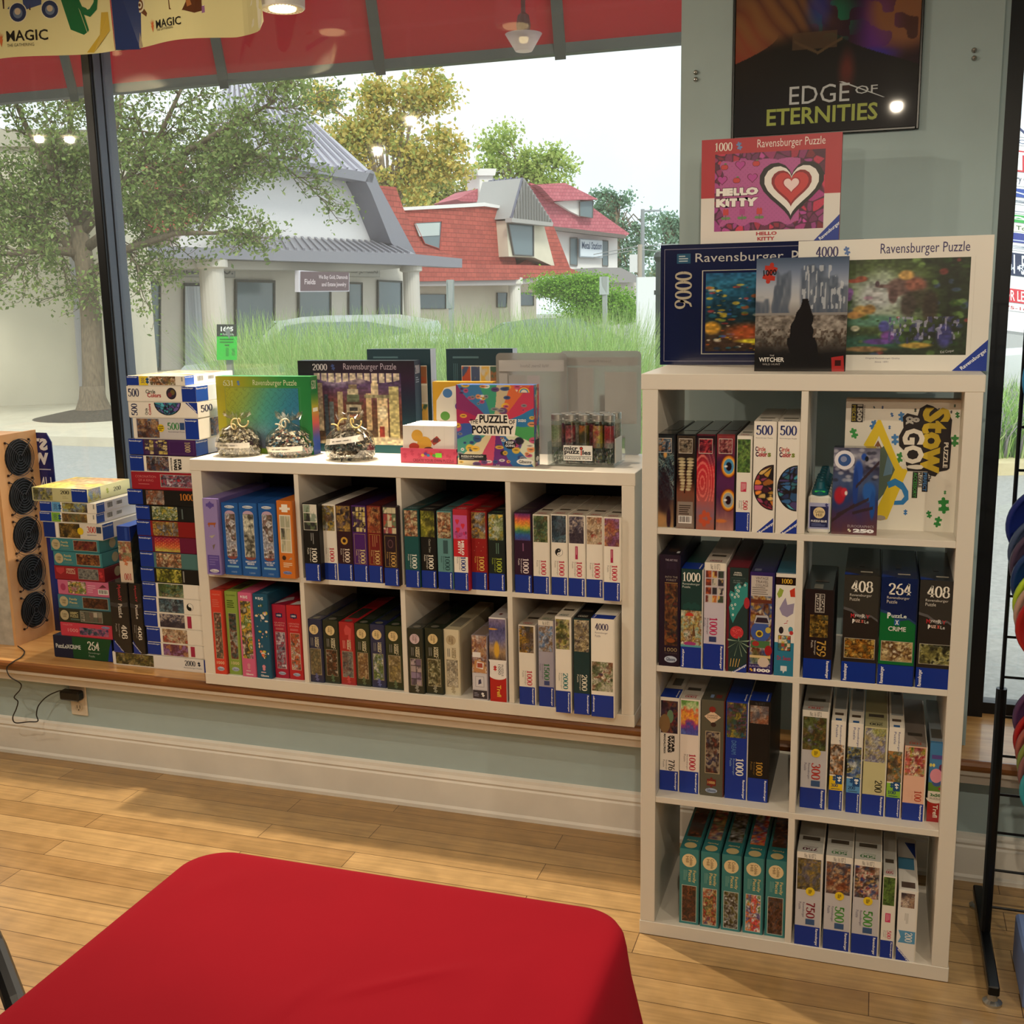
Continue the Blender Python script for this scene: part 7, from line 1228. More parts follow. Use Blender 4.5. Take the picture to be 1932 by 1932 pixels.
def chk(f):
    f.rect(0, 0, 1, 1, '#e4ded8'); f.rect(0, .44, 1, 1, '#b42a36', 1); f.pic(.10, .115, .888, .855, pinkart, k=2, res=.0013)
    f.num('1000', .10, .885, .225, .965, '#efe4dc', k=3); f.piece(.275, .925, .022, '#6a8ac0', 15, 3); f.text('Ravensburger Puzzle', .405, .875, .885, .975, '#efe0dc', bold=0, k=3)
    for u, v in ((.17, .73), (.40, .75), (.26, .60)): apple(f, u, v, .008, 4)
    for u, v in ((.285, .745), (.155, .61), (.375, .62)): heart(f, u, v, .012, '#b8409a', 4)
    for u, c in ((.185, '#c83a3c'), (.305, '#b0408a'), (.43, '#c83a3c')): f.rect(u-.02, .27, u+.02, .32, c, 4); f.poly([(u-.02, .32), (u-.01, .335), (u, .32), (u+.01, .335), (u+.02, .32)], c, 4); f.rect(u-.003, .22, u+.003, .27, '#5a7a4a', 4); f.ell(u-.018, .24, .016, .014, '#6a8a5a', 4); f.ell(u+.018, .24, .016, .014, '#6a8a5a', 4)
    for t, v0, v1 in (('HELLO', .455, .53), ('KITTY', .35, .43)): f.text(t, .108, v0-.006, .425, v1+.006, '#6a1c44', bold=.12, k=4); f.text(t, .112, v0, .42, v1, '#f4f0ec', bold=.08, k=5)
    heart(f, .655, .52, .072, '#f0ece8', 5, '#1c1418'); heart(f, .655, .53, .045, '#c83a3c', 6.5, '#8a1420'); heart(f, .655, .54, .02, '#f4d8d8', 8, '#a82030')
    f.text('HELLO', .41, .065, .56, .10, '#b42a36', bold=.04, k=3); f.text('KITTY', .42, .015, .545, .05, '#b42a36', bold=.04, k=3); f.poly([(.825, 0), (1, 0), (1, .24)], BL, 3); f.diag(BR, .935, .085, .062, .011, 40, '#e8ecf4', k=5)
pbox(.0825, .4295, .354, .2595, ZK+.3130, .05, '#b42a36', chk, 'red and white puzzle box with pink picture, highest on the pile', seam='y', tray='#d8d4d0')
# ------------------------------------------------------------------ outside: ground
ZS, ZR = -.15, -.28
M_ASPH = mat('asphalt', '#a9a8a4', rough=.9, noise=.25, nscale=30)
M_CONC = mat('pale_concrete', '#cfc4ae', rough=.9, noise=.12, nscale=4)
tag(MB().prism([(-60, .95, ZR), (60, .95, ZR), (60, 120, ZR), (-60, 120, ZR)], (0, 0, -.1)).build('ground', M_ASPH), kind='structure')
tag(MB().box(-14, 6, .95, 2.3, ZR, ZS).build('sidewalk', M_CONC), 'pale concrete walkway along the shop front outside', 'walkway')
cA, cB = on_z(-60, 836, ZR), on_z(236, 844, ZR); wA, wB = on_z(-60, 768, ZS), on_z(232, 758, ZS)
kd = (cB-cA)/np.linalg.norm(cB-cA); cA2 = cA-kd*14
kerb = MB(); nn = np.array([-kd[1], kd[0], 0]); d0 = nn if np.dot(nn, fw) > 0 else -nn
kerb.prism([cA2, cB, cB+d0*14, cA2+d0*14], (0, 0, ZS-ZR)); tag(kerb.build('kerb_pavement', M_CONC), 'pale kerb and pavement in front of the neighbouring building', 'pavement')
M_GRS = mat('short_grass', '#8aa060', rough=.9, noise=.3, nscale=20)

# ------------------------------------------------------------------ buildings
STU, GRY, LAV = '#d8d0c4', '#8d8a90', '#9a97a2'
def toward(A, B):
    n = np.cross(B-A, [0, 0, 1.0]); n /= np.linalg.norm(n); return n if np.dot(n, CAM-A) > 0 else -n
def slab(pxs, A, B, off, thick, name, M, parent=None, origin=None, col=None):
    n = toward(A, B); P = [on_v(x, y, A+n*off, B+n*off) for x, y in pxs]
    o = MB(col or '#ffffff').prism(P, -n*thick).build(name, M, parent)
    if parent is not None: o.location = -np.array(parent.location)
    return o
def part(mb, name, M, parent, smooth=False):
    o = mb.build(name, M, parent, smooth=smooth); o.location = -np.array(parent.location); return o
def sunk(pxs, A, B, off, name, parent, frame='#4a4640', glass='#59646a', fw_=.07):
    n = toward(A, B); P = np.array([on_v(x, y, A+n*off, B+n*off) for x, y in pxs]); c = P.mean(0); Q = c+(P-c)*(1-fw_)
    f = MB(); k = len(P)
    for i in range(k): f.prism([P[i], P[(i+1) % k], Q[(i+1) % k], Q[i]], n*.06)
    o = part(f, name, PM(frame, .6), parent); g = MB().prism(Q, n*.02).build('pane', M_PANE, o); return o
M_PANE = mat('dull_pane', '#68767c', rough=.15, spec=.6)
M_STU = mat('stucco', STU, rough=.95, noise=.06, nscale=3); M_BEI = mat('beige_stucco', '#d9cfba', rough=.95, noise=.07, nscale=2)
M_SHIN = None
def shingle(name, c1, c2, sc=(2.2, 5)):
    M = mat(name, c1, rough=.85); n = M.node_tree; b = n.nodes['Principled BSDF']; t = n.nodes.new('ShaderNodeTexCoord'); sp = n.nodes.new('ShaderNodeSeparateXYZ'); cb = n.nodes.new('ShaderNodeCombineXYZ'); ad = n.nodes.new('ShaderNodeMath'); ad.operation = 'ADD'
    n.links.new(t.outputs['Object'], sp.inputs[0]); n.links.new(sp.outputs['X'], ad.inputs[0]); n.links.new(sp.outputs['Y'], ad.inputs[1]); n.links.new(ad.outputs[0], cb.inputs['X']); n.links.new(sp.outputs['Z'], cb.inputs['Y'])
    br = n.nodes.new('ShaderNodeTexBrick'); br.inputs['Scale'].default_value = 1; br.inputs['Brick Width'].default_value = 1/sc[0]; br.inputs['Row Height'].default_value = 1/sc[1]; br.inputs['Mortar Size'].default_value = .012
    br.inputs['Color1'].default_value = (*lin(c1), 1); br.inputs['Color2'].default_value = (*lin(c2), 1); br.inputs['Mortar'].default_value = (*(lin(c2)*.5), 1)
    n.links.new(cb.outputs[0], br.inputs['Vector']); n.links.new(br.outputs['Color'], b.inputs['Base Color']); return M
M_SHIN = shingle('red_shingle', '#b85a4e', '#a44e44'); M_TILE = shingle('pink_tile', '#c4727c', '#b4606c', (3, 4.5))

# beige building behind the near tree
r = empty('beige_building', tuple(wA), 'plain beige rendered building behind the street tree', 'building')
n = toward(wA, wB); wl = wA-(wB-wA)/np.linalg.norm(wB-wA)*14
part(MB().prism([wl, wB, wB+(0, 0, 4.6), wl+(0, 0, 4.6)], -n*6), 'wall', M_BEI, r)
part(MB().prism([wl+n*.1+(0, 0, 4.6), wB+n*.1+(0, 0, 4.6), wB+n*.1+(0, 0, 4.9), wl+n*.1+(0, 0, 4.9)], -n*6.2), 'parapet', PM('#b9b0a0', .9), r)
q = on_v(150, 600, wA+n*.08, wB+n*.08); q2 = on_v(157, 752, wA+n*.08, wB+n*.08)
part(MB().tube([(q[0], q[1], 4.5), (q2[0], q2[1], q2[2]+.12), tuple(np.array(q2)+n*.25-(0, 0, .02))], .055, 8), 'downspout', PM('#a9a4a4', .5), r)

# jeweller's building
jA, jB = at(270, 565, 30), at(770, 565, 41.5)
r = empty('jeweller_building', (jA[0], jA[1], ZS), 'pale building with columns, grey metal roof and jeweller sign', 'building')
slab([(228, 470), (775, 490), (775, 652), (228, 730)], jA, jB, 0, 4, 'wall', M_STU, r)
slab([(330, 470), (400, 330), (480, 285), (600, 300), (697, 330), (722, 400), (770, 482), (500, 470)], jA, jB, .25, 3, 'gable_wall', mat('white_stucco', '#e3dfe0', rough=.95, noise=.05), r)
M_MET = mat('lavender_metal', '#a9a6b2', rough=.45, metal=.1); M_METD = mat('grey_metal', '#85838c', rough=.5, metal=.1)
nj = toward(jA, jB)
def onj(x, y, off): return on_v(x, y, jA+nj*off, jB+nj*off)
E0, E1, R0, R1 = onj(385, 272, 1.0), onj(706, 330, 1.0), onj(428, 148, -3), onj(517, 160, -3)
m_ = MB().prism([E0, E1, R1, R0], (0, 0, -.15))
for i in range(1, 16):
    a = E0+(E1-E0)*i/16; b = R0+(R1-R0)*i/16; m_.tube([a+(0, 0, .05), b+(0, 0, .05)], .06, 4)
part(m_, 'upper_roof', M_MET, r)
slab([(385, 272), (706, 328), (703, 345), (385, 290)], jA, jB, 1.05, .5, 'eave_fascia', M_METD, r)
slab([(700, 320), (706, 325), (716, 351), (786, 482), (762, 484), (738, 458), (700, 362), (690, 342)], jA, jB, 1.05, .9, 'rake_board', M_METD, r)
slab([(715, 350), (747, 353), (761, 393), (794, 461), (876, 489), (782, 486)], jA, jB, -.4, 4, 'shingle_roof', M_SHIN, r)
slab([(262, 330), (345, 300), (375, 420), (300, 440)], jA, jB, .35, 2, 'shingle_roof', M_SHIN, r)
S0, S1, S2, S3 = onj(405, 468, 1.9), onj(783, 479, 1.9), onj(742, 459, .3), onj(412, 442, .3)
m_ = MB().prism([S0, S1, S2, S3], (0, 0, -.1))
for i in range(1, 26): a = S0+(S1-S0)*i/26; b = S3+(S2-S3)*i/26; m_.tube([a+(0, 0, .04), b+(0, 0, .04)], .05, 4)
part(m_, 'skirt_roof', M_METD, r)
slab([(232, 462), (438, 469), (780, 479), (872, 488), (872, 505), (767, 500), (442, 489), (232, 486)], jA, jB, 2.0, .5, 'fascia', M_METD, r)
slab([(300, 489), (445, 492), (767, 501), (780, 503), (700, 512), (300, 506)], jA, jB, 1.4, 1.2, 'soffit', PM('#b9b2a8', .9), r)
for x, w_ in ((402, .33), (777, .29)):
    c = onj(x, 560, 1.55); zt = onj(x, 490 if x < 500 else 500, 1.55)[2]
    part(MB().lathe([(w_*1.25, ZS), (w_*1.25, ZS+.2), (w_, ZS+.25), (w_, zt-.25), (w_*1.35, zt-.2), (w_*1.35, zt)], 20, (c[0], c[1], 0)), 'column', mat('column_grey', '#c4bdb4', rough=.9), r)
for p in ([(241, 527), (301, 531), (301, 699), (241, 706)], [(346, 534), (387, 534), (387, 694), (346, 699)], [(442, 527), (517, 529), (517, 664), (442, 672)], [(561, 530), (623, 531), (623, 640), (561, 650)], [(656, 532), (682, 533), (682, 636), (656, 641)], [(711, 528), (757, 530), (757, 620), (711, 628)]): sunk(p, jA, jB, .03, 'shop_window', r)
part(MB('#c9ccd2').prism([onj(349, 540, .12), onj(384, 540, .12), onj(384, 690, .12), onj(349, 694, .12)], nj*.02), 'curtain', mat('net_curtain', '#c9ccd2', rough=.9, noise=.4, nscale=3, stretch=(4, 4, .1)), r)
def sign_px(p, A, B, off, col, rim, text, tcol, label, parent=None, thick=.15):
    n = toward(A, B); P = [on_v(x, y, A+n*off, B+n*off) for x, y in p]      # bl, br, tr, tl
    b = MB(rim); b.prism(P, -n*thick); U = P[1]-P[0]; Wd = np.linalg.norm(U); V = P[3]-P[0]; Hd = np.linalg.norm(V)
    f = Face(b, P[0]+n*.02, U/Wd, V/Hd, Wd, Hd); f.N = n; f.rect(.02, .05, .98, .95, col, 10)
    for t, u0, v0, u1, v1 in text: f.text(t, u0, v0, u1, v1, tcol, bold=.02, k=40)
    o = b.build('shop_sign' if parent is None else 'sign_board', M_CARD, parent)
    if parent is not None: o.location = -np.array(parent.location)
    else: tag(o, label, 'sign')
    return o
sign_px([(321, 522), (444, 524), (444, 495), (321, 492)], jA, jB, .2, '#a8a49c', '#8d8a84', [('FIELD  ECO.', .1, .2, .95, .8)], '#5c5a58', '', r)
sign_px([(637, 522), (717, 523), (717, 503), (637, 500)], jA, jB, .2, '#b9b4aa', '#98948c', [('DEFIELD JEWELERS', .08, .2, .93, .8)], '#77736c', '', r)
sg = sign_px([(564, 551), (659, 550), (659, 516), (564, 510)], jA, jB, 1.9, '#5a4148', '#d8d2dc', [('We Buy Gold, Diamonds', .36, .55, .95, .80), ('and Estate Jewelry', .42, .2, .92, .45), ('Fields', .09, .35, .3, .6)], '#c9b8bc', 'hanging sign about buying gold and jewelry under the eave')

# red mansard building
mA, mB = at(760, 565, 50), at(1100, 565, 62)
nm = toward(mA, mB)
r = empty('mansard_building', (mA[0], mA[1], ZS), 'low building with red shingled mansard roof and dormer window', 'building')
slab([(775, 525), (1012, 520), (1012, 640), (775, 650)], mA, mB, 0, 6, 'wall', M_BEI, r)
slab([(782, 480), (762, 394), (916, 388), (926, 392), (948, 393), (975, 500), (1000, 523), (790, 530)], mA, mB, .9, 5, 'mansard_roof', M_SHIN, r)
slab([(1024, 424), (1044, 425), (1076, 506), (1097, 515), (1004, 524), (975, 500), (1006, 484), (1048, 505)], mA, mB, .8, 5, 'mansard_roof', M_SHIN, r)
slab([(783, 531), (968, 528), (1005, 524), (1096, 514), (1046, 501), (960, 499), (870, 497), (783, 506)], mA, mB, 1.6, 1, 'flared_eave', M_SHIN, r)
slab([(783, 529), (968, 526), (1005, 522), (1005, 534), (968, 538), (783, 540)], mA, mB, 1.5, .6, 'fascia', PM('#a29a98', .8), r)
slab([(760, 391), (914, 382), (949, 389), (949, 394), (915, 389), (762, 397)], mA, mB, 1.0, 5, 'parapet_cap', PM('#e6e2e0', .8), r)
sunk([(781, 420), (833, 417), (829, 470), (800, 460)], mA, mB, .95, 'mansard_window', r, '#a8483e', fw_=.04)
slab([(783, 422), (830, 420), (829, 444), (792, 446)], mA, mB, 1.0, .04, 'blind', PM('#b9c2c0', .8), r)
slab([(955, 416), (1026, 424), (1047, 504), (1008, 486), (960, 484)], mA, mB, 1.5, 3, 'dormer_cheek', M_BEI, r)
sunk([(957, 421), (1006, 424), (1006, 484), (968, 482)], mA, mB, 1.55, 'dormer_window', r, '#55504e')
D0, D1, D2, D3 = [on_v(x, y, mA+nm*o_, mB+nm*o_) for x, y, o_ in ((900, 382, -1.5), (966, 411, 2.0), (987, 335, 2.0), (922, 340, -1.5))]
m_ = MB().prism([D0, D1, D2, D3], (0, 0, -.1))
for i in range(1, 6): m_.tube([D0+(D1-D0)*i/6+(0, 0, .05), D3+(D2-D3)*i/6+(0, 0, .05)], .06, 4)
part(m_, 'dormer_roof', mat('slate_metal', '#6d6c7c', rough=.45, metal=.15), r)
slab([(968, 412), (989, 336), (1044, 421)], mA, mB, 2.0, 2.5, 'dormer_gable', PM('#9b9896', .7), r)
G0, G1, GA = [on_v(x, y, mA+nm*2.06, mB+nm*2.06) for x, y in ((968, 412), (1044, 421), (989, 336))]; m_ = MB()
for i in range(1, 15):
    q = i/15; top_ = G0+(GA-G0)*q/.28 if q < .28 else G1+(GA-G1)*(1-q)/.72; m_.tube([G0+(G1-G0)*q, top_], .05, 4)
part(m_, 'gable_rib', PM('#83807e', .7), r)
slab([(966, 411), (1044, 420), (1043, 427), (966, 419)], mA, mB, 2.1, .4, 'gable_trim', PM('#a5a09c', .7), r)
for p in ([(788, 555), (841, 555), (841, 583), (788, 583)], [(937, 552), (956, 552), (955, 580), (937, 580)], [(980, 552), (1006, 552), (1006, 577), (980, 577)]): sunk(p, mA, mB, .03, 'wall_window', r, '#5c5650')
c = on_v(971, 560, mA+nm*1.2, mB+nm*1.2); part(MB().lathe([(.3, ZS), (.3, 2.2), (.42, 2.3), (.42, 2.6)], 16, (c[0], c[1], 0)), 'column', PM('#d8d2c8', .9), r)

# far house with pink tiled roof
hA, hB = at(860, 565, 74), at(1190, 565, 80); nh = toward(hA, hB)
r = empty('tiled_house', (hA[0], hA[1], ZS), 'far white house with pink tiled roof and chimney', 'house')
slab([(1045, 428), (1165, 436), (1165, 560), (1045, 560)], hA, hB, 0, 8, 'wall', mat('house_white', '#e2dedb', rough=.95), r)
slab([(1000, 345), (1020, 350), (1095, 375), (1188, 441), (1180, 446), (1045, 430), (1035, 420)], hA, hB, 1.2, 6, 'main_roof', M_TILE, r)
slab([(1049, 381), (1095, 376), (1095, 408), (1075, 398)], hA, hB, 1.5, 3, 'dormer_wall', PM('#dedad6', .9), r)
slab([(1010, 348), (1066, 345), (1129, 376), (1096, 377), (1045, 379), (1020, 352)], hA, hB, 2.0, 4, 'upper_roof', M_TILE, r)
sunk([(1093, 380), (1119, 378), (1118, 412), (1093, 408)], hA, hB, 1.6, 'dormer_window', r, '#6a625e')
slab([(862, 376), (905, 354), (908, 381), (870, 380)], hA, hB, .5, 4, 'side_roof', M_TILE, r)
slab([(1045, 427), (1180, 443), (1180, 450), (1045, 434)], hA, hB, 1.3, .5, 'eave_trim', PM('#6a605c', .8), r)
slab([(905, 330), (930, 330), (930, 400), (905, 400)], hA, hB, .8, 2, 'chimney', PM('#e4dfde', .9), r)
slab([(899, 318), (937, 318), (934, 331), (902, 331)], hA, hB, 1.0, 2.4, 'chimney_cap', PM('#e4dfde', .9), r)
for p in ([(1075, 448), (1089, 448), (1089, 502), (1075, 500)], [(1136, 453), (1147, 454), (1147, 503), (1136, 502)]): sunk(p, hA, hB, .05, 'wall_window', r, '#6a625e')
sign_px([(1094, 485), (1137, 487), (1137, 454), (1094, 450)], hA, hB, .4, '#d3dbe4', '#9aa4ae', [('Metal Station', .08, .45, .95, .85)], '#3c4a6a', '', r)
slab([(1113, 525), (1120, 505), (1172, 505), (1210, 525), (1200, 533), (1115, 533)], hA, hB, 4, 5, 'porch_roof', PM('#8f8a8a', .8), r)
slab([(1150, 533), (1202, 533), (1202, 600), (1150, 600)], hA, hB, 3, 1, 'porch_wall', PM('#c9c0b8', .9), r)

# ------------------------------------------------------------------ trees
def cloud_tree(name, label, blobs, dist, trunk, leafpal, nleaf, lsize, seed, group=None, depth=2.5):
    r = random.Random(seed); base = at(*trunk[0], dist); t = empty(name, tuple(base), label, 'tree', group); o = np.array(base)
    tp = [at(x, y, dist)-o for x, y in trunk]; px = dist/FPX; tr = MB('#6a5c4c'); tp[0] = np.array([tp[0][0], tp[0][1], ZR-base[2]]); tr.tube([tuple(p) for p in tp], [trunk_r*px for trunk_r in np.linspace(9, 3, len(tp))], 8)
    V = []; F = []; C = []; P = [lin(c) for c in leafpal]
    for bx, by, brx, bry in blobs:
        c = at(bx, by, dist)-o; tr.tube([tuple(tp[-2]), tuple((tp[-1]+c)/2+np.array([0, 0, .3])), tuple(c)], [2.5*px, 1.6*px, .8*px], 6)
        for _ in range(int(nleaf*brx*bry/380)):
            d = np.array([r.gauss(0, .52) for _ in range(3)])
            p = c + rt*d[0]*brx*px + up*d[1]*bry*px + fw*d[2]*(brx+bry)/2*px*.9; s = lsize*.40*r.uniform(.6, 1.4)
            a = np.array([r.gauss(0, 1) for _ in range(3)]); a /= np.linalg.norm(a); b = np.cross(a, [r.gauss(0, 1) for _ in range(3)]); b /= np.linalg.norm(b)
            k = len(V); V += [p-a*s, p+b*s*.6, p+a*s, p-b*s*.6]; F.append((k, k+1, k+2, k+3)); C += [r.choice(P)*r.uniform(.8, 1.15)]*4
    tr.build('trunk', PM('#7a6a58', .9), t, smooth=True); MB().add(V, F, np.array(C)).build('foliage', M_LEAF, t)
def blobs_in(x0, y0, x1, y1, n, rmin, rmax, seed, shape=None):
    r = random.Random(seed); L = []
    while len(L) < n:
        u, v = r.random(), r.random()
        if shape and not shape(u, v): continue
        q = r.uniform(rmin, rmax); L.append((x0+u*(x1-x0), y0+v*(y1-y0), q, q*.75))
    return L
cloud_tree('autumn_tree', 'tall yellow green autumn tree behind the jeweller roof', blobs_in(600, 130, 870, 380, 46, 22, 40, 1, lambda u, v: ((u-.45)/.55)**2+((v-.6)/.75)**2 < 1), 66, [(740, 560), (735, 420), (720, 300)], ['#d8c868', '#e4d07a', '#b8bc68', '#d0b860', '#a0b060'], 170, .36, 2)
cloud_tree('green_tree', 'rounded green tree behind the chimney', blobs_in(905, 250, 1075, 350, 24, 18, 32, 3, lambda u, v: ((u-.5)/.52)**2+((v-.7)/.75)**2 < 1), 92, [(985, 560), (985, 420), (985, 330)], ['#b4c46c', '#c4d07c', '#9cb45c'], 170, .44, 4)
cloud_tree('dark_tree', 'darker green tree between the autumn tree and the chimney', blobs_in(760, 265, 905, 395, 30, 18, 30, 5, lambda u, v: v > .75*u-.1), 94, [(820, 560), (815, 460), (800, 390)], ['#a4ac5c', '#8a9a50', '#c0b464'], 170, .42, 6)
cloud_tree('pine_tree', 'blue green pine tree beside the far house roof', blobs_in(1122, 362, 1195, 420, 12, 14, 22, 7)+blobs_in(1150, 420, 1230, 520, 14, 16, 26, 8), 98, [(1165, 560), (1165, 440), (1160, 380)], ['#7c9c80', '#90b090', '#6c8c74'], 170, .42, 9)
cloud_tree('pine_tree', 'grey green pine tree at the window edge by the street light', blobs_in(1225, 410, 1300, 530, 18, 16, 26, 10), 104, [(1260, 560), (1260, 470), (1260, 420)], ['#84a48c', '#98b698', '#78987c'], 170, .44, 11)
cloud_tree('pale_tree', 'pale hedge like trees along the horizon', blobs_in(1150, 480, 1300, 560, 16, 16, 24, 12), 110, [(1225, 570), (1225, 540), (1225, 520)], ['#9cb898', '#acc4a4', '#bcbc80'], 170, .45, 13)
cloud_tree('juniper_shrub', 'bright green layered juniper shrub beyond the grass', [(1050, 535, 42, 16), (1110, 528, 40, 12), (1090, 560, 50, 18), (1150, 565, 48, 20), (1120, 590, 60, 18), (1030, 548, 24, 12), (1180, 590, 30, 18), (1100, 545, 40, 14)], 27, [(1110, 640), (1110, 600), (1105, 560)], ['#7fae34', '#9ac848', '#6a9a30', '#88b83c'], 1500, .075, 14)

# near street tree: real branching skeleton
def street_tree():
    rnd = random.Random(5); base = on_z(178, 786, ZS); dist = float(np.dot(base-CAM, fw)); px = dist/FPX
    t = empty('street_tree', tuple(base), 'large leafy street tree with grey trunk near the window', 'tree'); o = np.array(base)
    L = lambda x, y, dz=0: at(x, y, dist+dz)-o
    br = MB('#6a5f52'); tips = []
    def limb(pts, r0, r1):
        br.tube([tuple(p) for p in pts], list(np.linspace(r0, r1, len(pts))), 9)
    limb([L(178, 790), L(177, 760), L(176, 700), L(172, 600), L(160, 500), L(148, 430)], .2, .145)
    br.lathe([(.40, -.02), (.30, .1), (.22, .3), (.19, .5)], 14)
    mains = [([(160, 505), (110, 440), (50, 400), (-20, 370)], 0), ([(150, 440), (100, 330), (50, 240), (10, 150)], -.4), ([(150, 430), (140, 320), (130, 200), (120, 60)], .3), ([(152, 430), (190, 330), (225, 220), (240, 90)], .2), ([(155, 440), (230, 350), (300, 260), (350, 150)], -.6), ([(160, 470), (250, 400), (340, 360), (440, 330)], -.8), ([(165, 520), (240, 470), (330, 440), (430, 440)], -1.0), ([(160, 480), (90, 470), (20, 480), (-60, 470)], -.5), ([(240, 350), (330, 300), (430, 240), (520, 190)], -1.2), ([(255, 400), (350, 330), (460, 290), (560, 300)], -.4), ([(150, 460), (60, 430), (-40, 420), (-120, 400)], .5)]
    seg = []
    for pts, dz in mains:
        P = [L(x, y, dz*i/2.0) for i, (x, y) in enumerate(pts)]; limb(P, .085, .022); seg.append(P)
    def grow(p, d, length, rad, lev):
        n = 4; pts = [p]; q = np.array(p); dd = np.array(d)
        for i in range(n):
            dd = dd+np.array([rnd.gauss(0, .22) for _ in range(3)]); dd /= np.linalg.norm(dd); q = q+dd*length/n; pts.append(q.copy())
        br.tube([tuple(x) for x in pts], list(np.linspace(rad, rad*.45, n+1)), 5 if lev < 2 else 4)
        if lev >= 2: tips.extend(pts[1:]); return
        for i in range(1, n+1):
            for _ in range(2 if lev == 0 else 1):
                d2 = dd+np.array([rnd.gauss(0, .8) for _ in range(3)]); d2[2] *= .6; d2 /= np.linalg.norm(d2); grow(pts[i], d2, length*.62, rad*.5, lev+1)
    for P in seg:
        for i in range(1, 4):
            for _ in range(3):
                d = (P[i]-P[i-1]); d = d/np.linalg.norm(d)+np.array([rnd.gauss(0, .7) for _ in range(3)]); d /= np.linalg.norm(d); p = P[i-1]+(P[i]-P[i-1])*rnd.uniform(.4, 1); grow(p, d, rnd.uniform(.55, .95), .02, 0)
    br.build('trunk', mat('bark', '#80705c', rough=.95, noise=.45, nscale=14, stretch=(3, 3, .5), bump=.5), t, smooth=True)
    T = np.array(tips); T = T[T[:, 2] > 1.35]
    N = 40000; rs = np.random.RandomState(3); p = T[rs.randint(0, len(T), N)]+rs.normal(0, .085, (N, 3)); s = rs.uniform(.026, .05, (N, 1))
    a = rs.normal(0, 1, (N, 3)); a /= np.linalg.norm(a, axis=1, keepdims=True); b = np.cross(a, rs.normal(0, 1, (N, 3))); b /= np.linalg.norm(b, axis=1, keepdims=True)
    V = np.stack([p-a*s, p+b*s*.55, p+a*s, p-b*s*.55], 1).reshape(-1, 3); P_ = np.array([lin(c) for c in ('#6f8442', '#809650', '#8fa45c', '#61763a', '#a0ac68')]); C = np.repeat(P_[rs.randint(0, 5, N)]*rs.uniform(.8, 1.15, (N, 1)), 4, 0)
    MB().add(V, [(4*i, 4*i+1, 4*i+2, 4*i+3) for i in range(N)], C).build('foliage', M_LEAF, t)
    m_ = MB('#8a7c6a').lathe([(.95, 0), (.7, .05), (.45, .10), (.25, .13), (.0, .14)], 26, (base[0], base[1], ZS)); tag(m_.build('mulch_bed', mat('mulch', '#65594b', rough=1, noise=.7, nscale=40, bump=.6)), 'low mulch mound around the street tree trunk', 'mulch')
street_tree()

# ------------------------------------------------------------------ grass, cars, posts
def grass(name, label, region, n, h0, h1, pal, seed, w0=.006, kind='stuff', lean=.5):
    rs = np.random.RandomState(seed); P = np.array([lin(c) for c in pal]); V = []; F = []; C = []
    for i in range(n):
        x, y, z = region(rs); h = rs.uniform(h0, h1); a = rs.uniform(0, 6.28); l = h*rs.uniform(.1, lean); dx, dy = math.cos(a), math.sin(a); sx, sy = -dy*w0, dx*w0
        c = P[rs.randint(len(P))]*rs.uniform(.8, 1.15); k = len(V)
        for j, t in enumerate((0, .4, .75, 1)):
            q = (1-.9*t); ox = dx*l*t**2.2; oy = dy*l*t**2.2; zz = z+h*(t-.25*t**4*(l/h))
            V += [(x+ox-sx*q, y+oy-sy*q, zz), (x+ox+sx*q, y+oy+sy*q, zz)]; C += [c, c]
        for j in range(3): F.append((k+2*j, k+2*j+1, k+2*j+3, k+2*j+2))
    return tag(MB().add(V, F, np.array(C)).build(name, M_LEAF), label, 'grass', None, kind)
def reg_main(rs):
    px = rs.uniform(430, 1215); d = rs.uniform(7.2, 10.8) if px > 520 else rs.uniform(8.6, 10.5); p = at(px, 700, d); return p[0], p[1], .0
grass('ornamental_grass', 'tall bright green ornamental grass outside the window', reg_main, 15000, 1.1, 1.68, ['#96bc62', '#accc76', '#84ac56', '#bcd688', '#a6b870'], 1)
tag(MB('#8a7c6a').prism([at(425, 720, 10.8)*(1, 1, 0)+(0, 0, ZR), at(1225, 720, 10.8)*(1, 1, 0)+(0, 0, ZR), at(1225, 720, 7.2)*(1, 1, 0)+(0, 0, ZR), at(425, 720, 7.2)*(1, 1, 0)+(0, 0, ZR)], (0, 0, .3)).build('planting_bed', mat('mulch2', '#7d7262', rough=1, noise=.4, nscale=30)), 'mulch planting bed under the ornamental grass', 'planting bed')
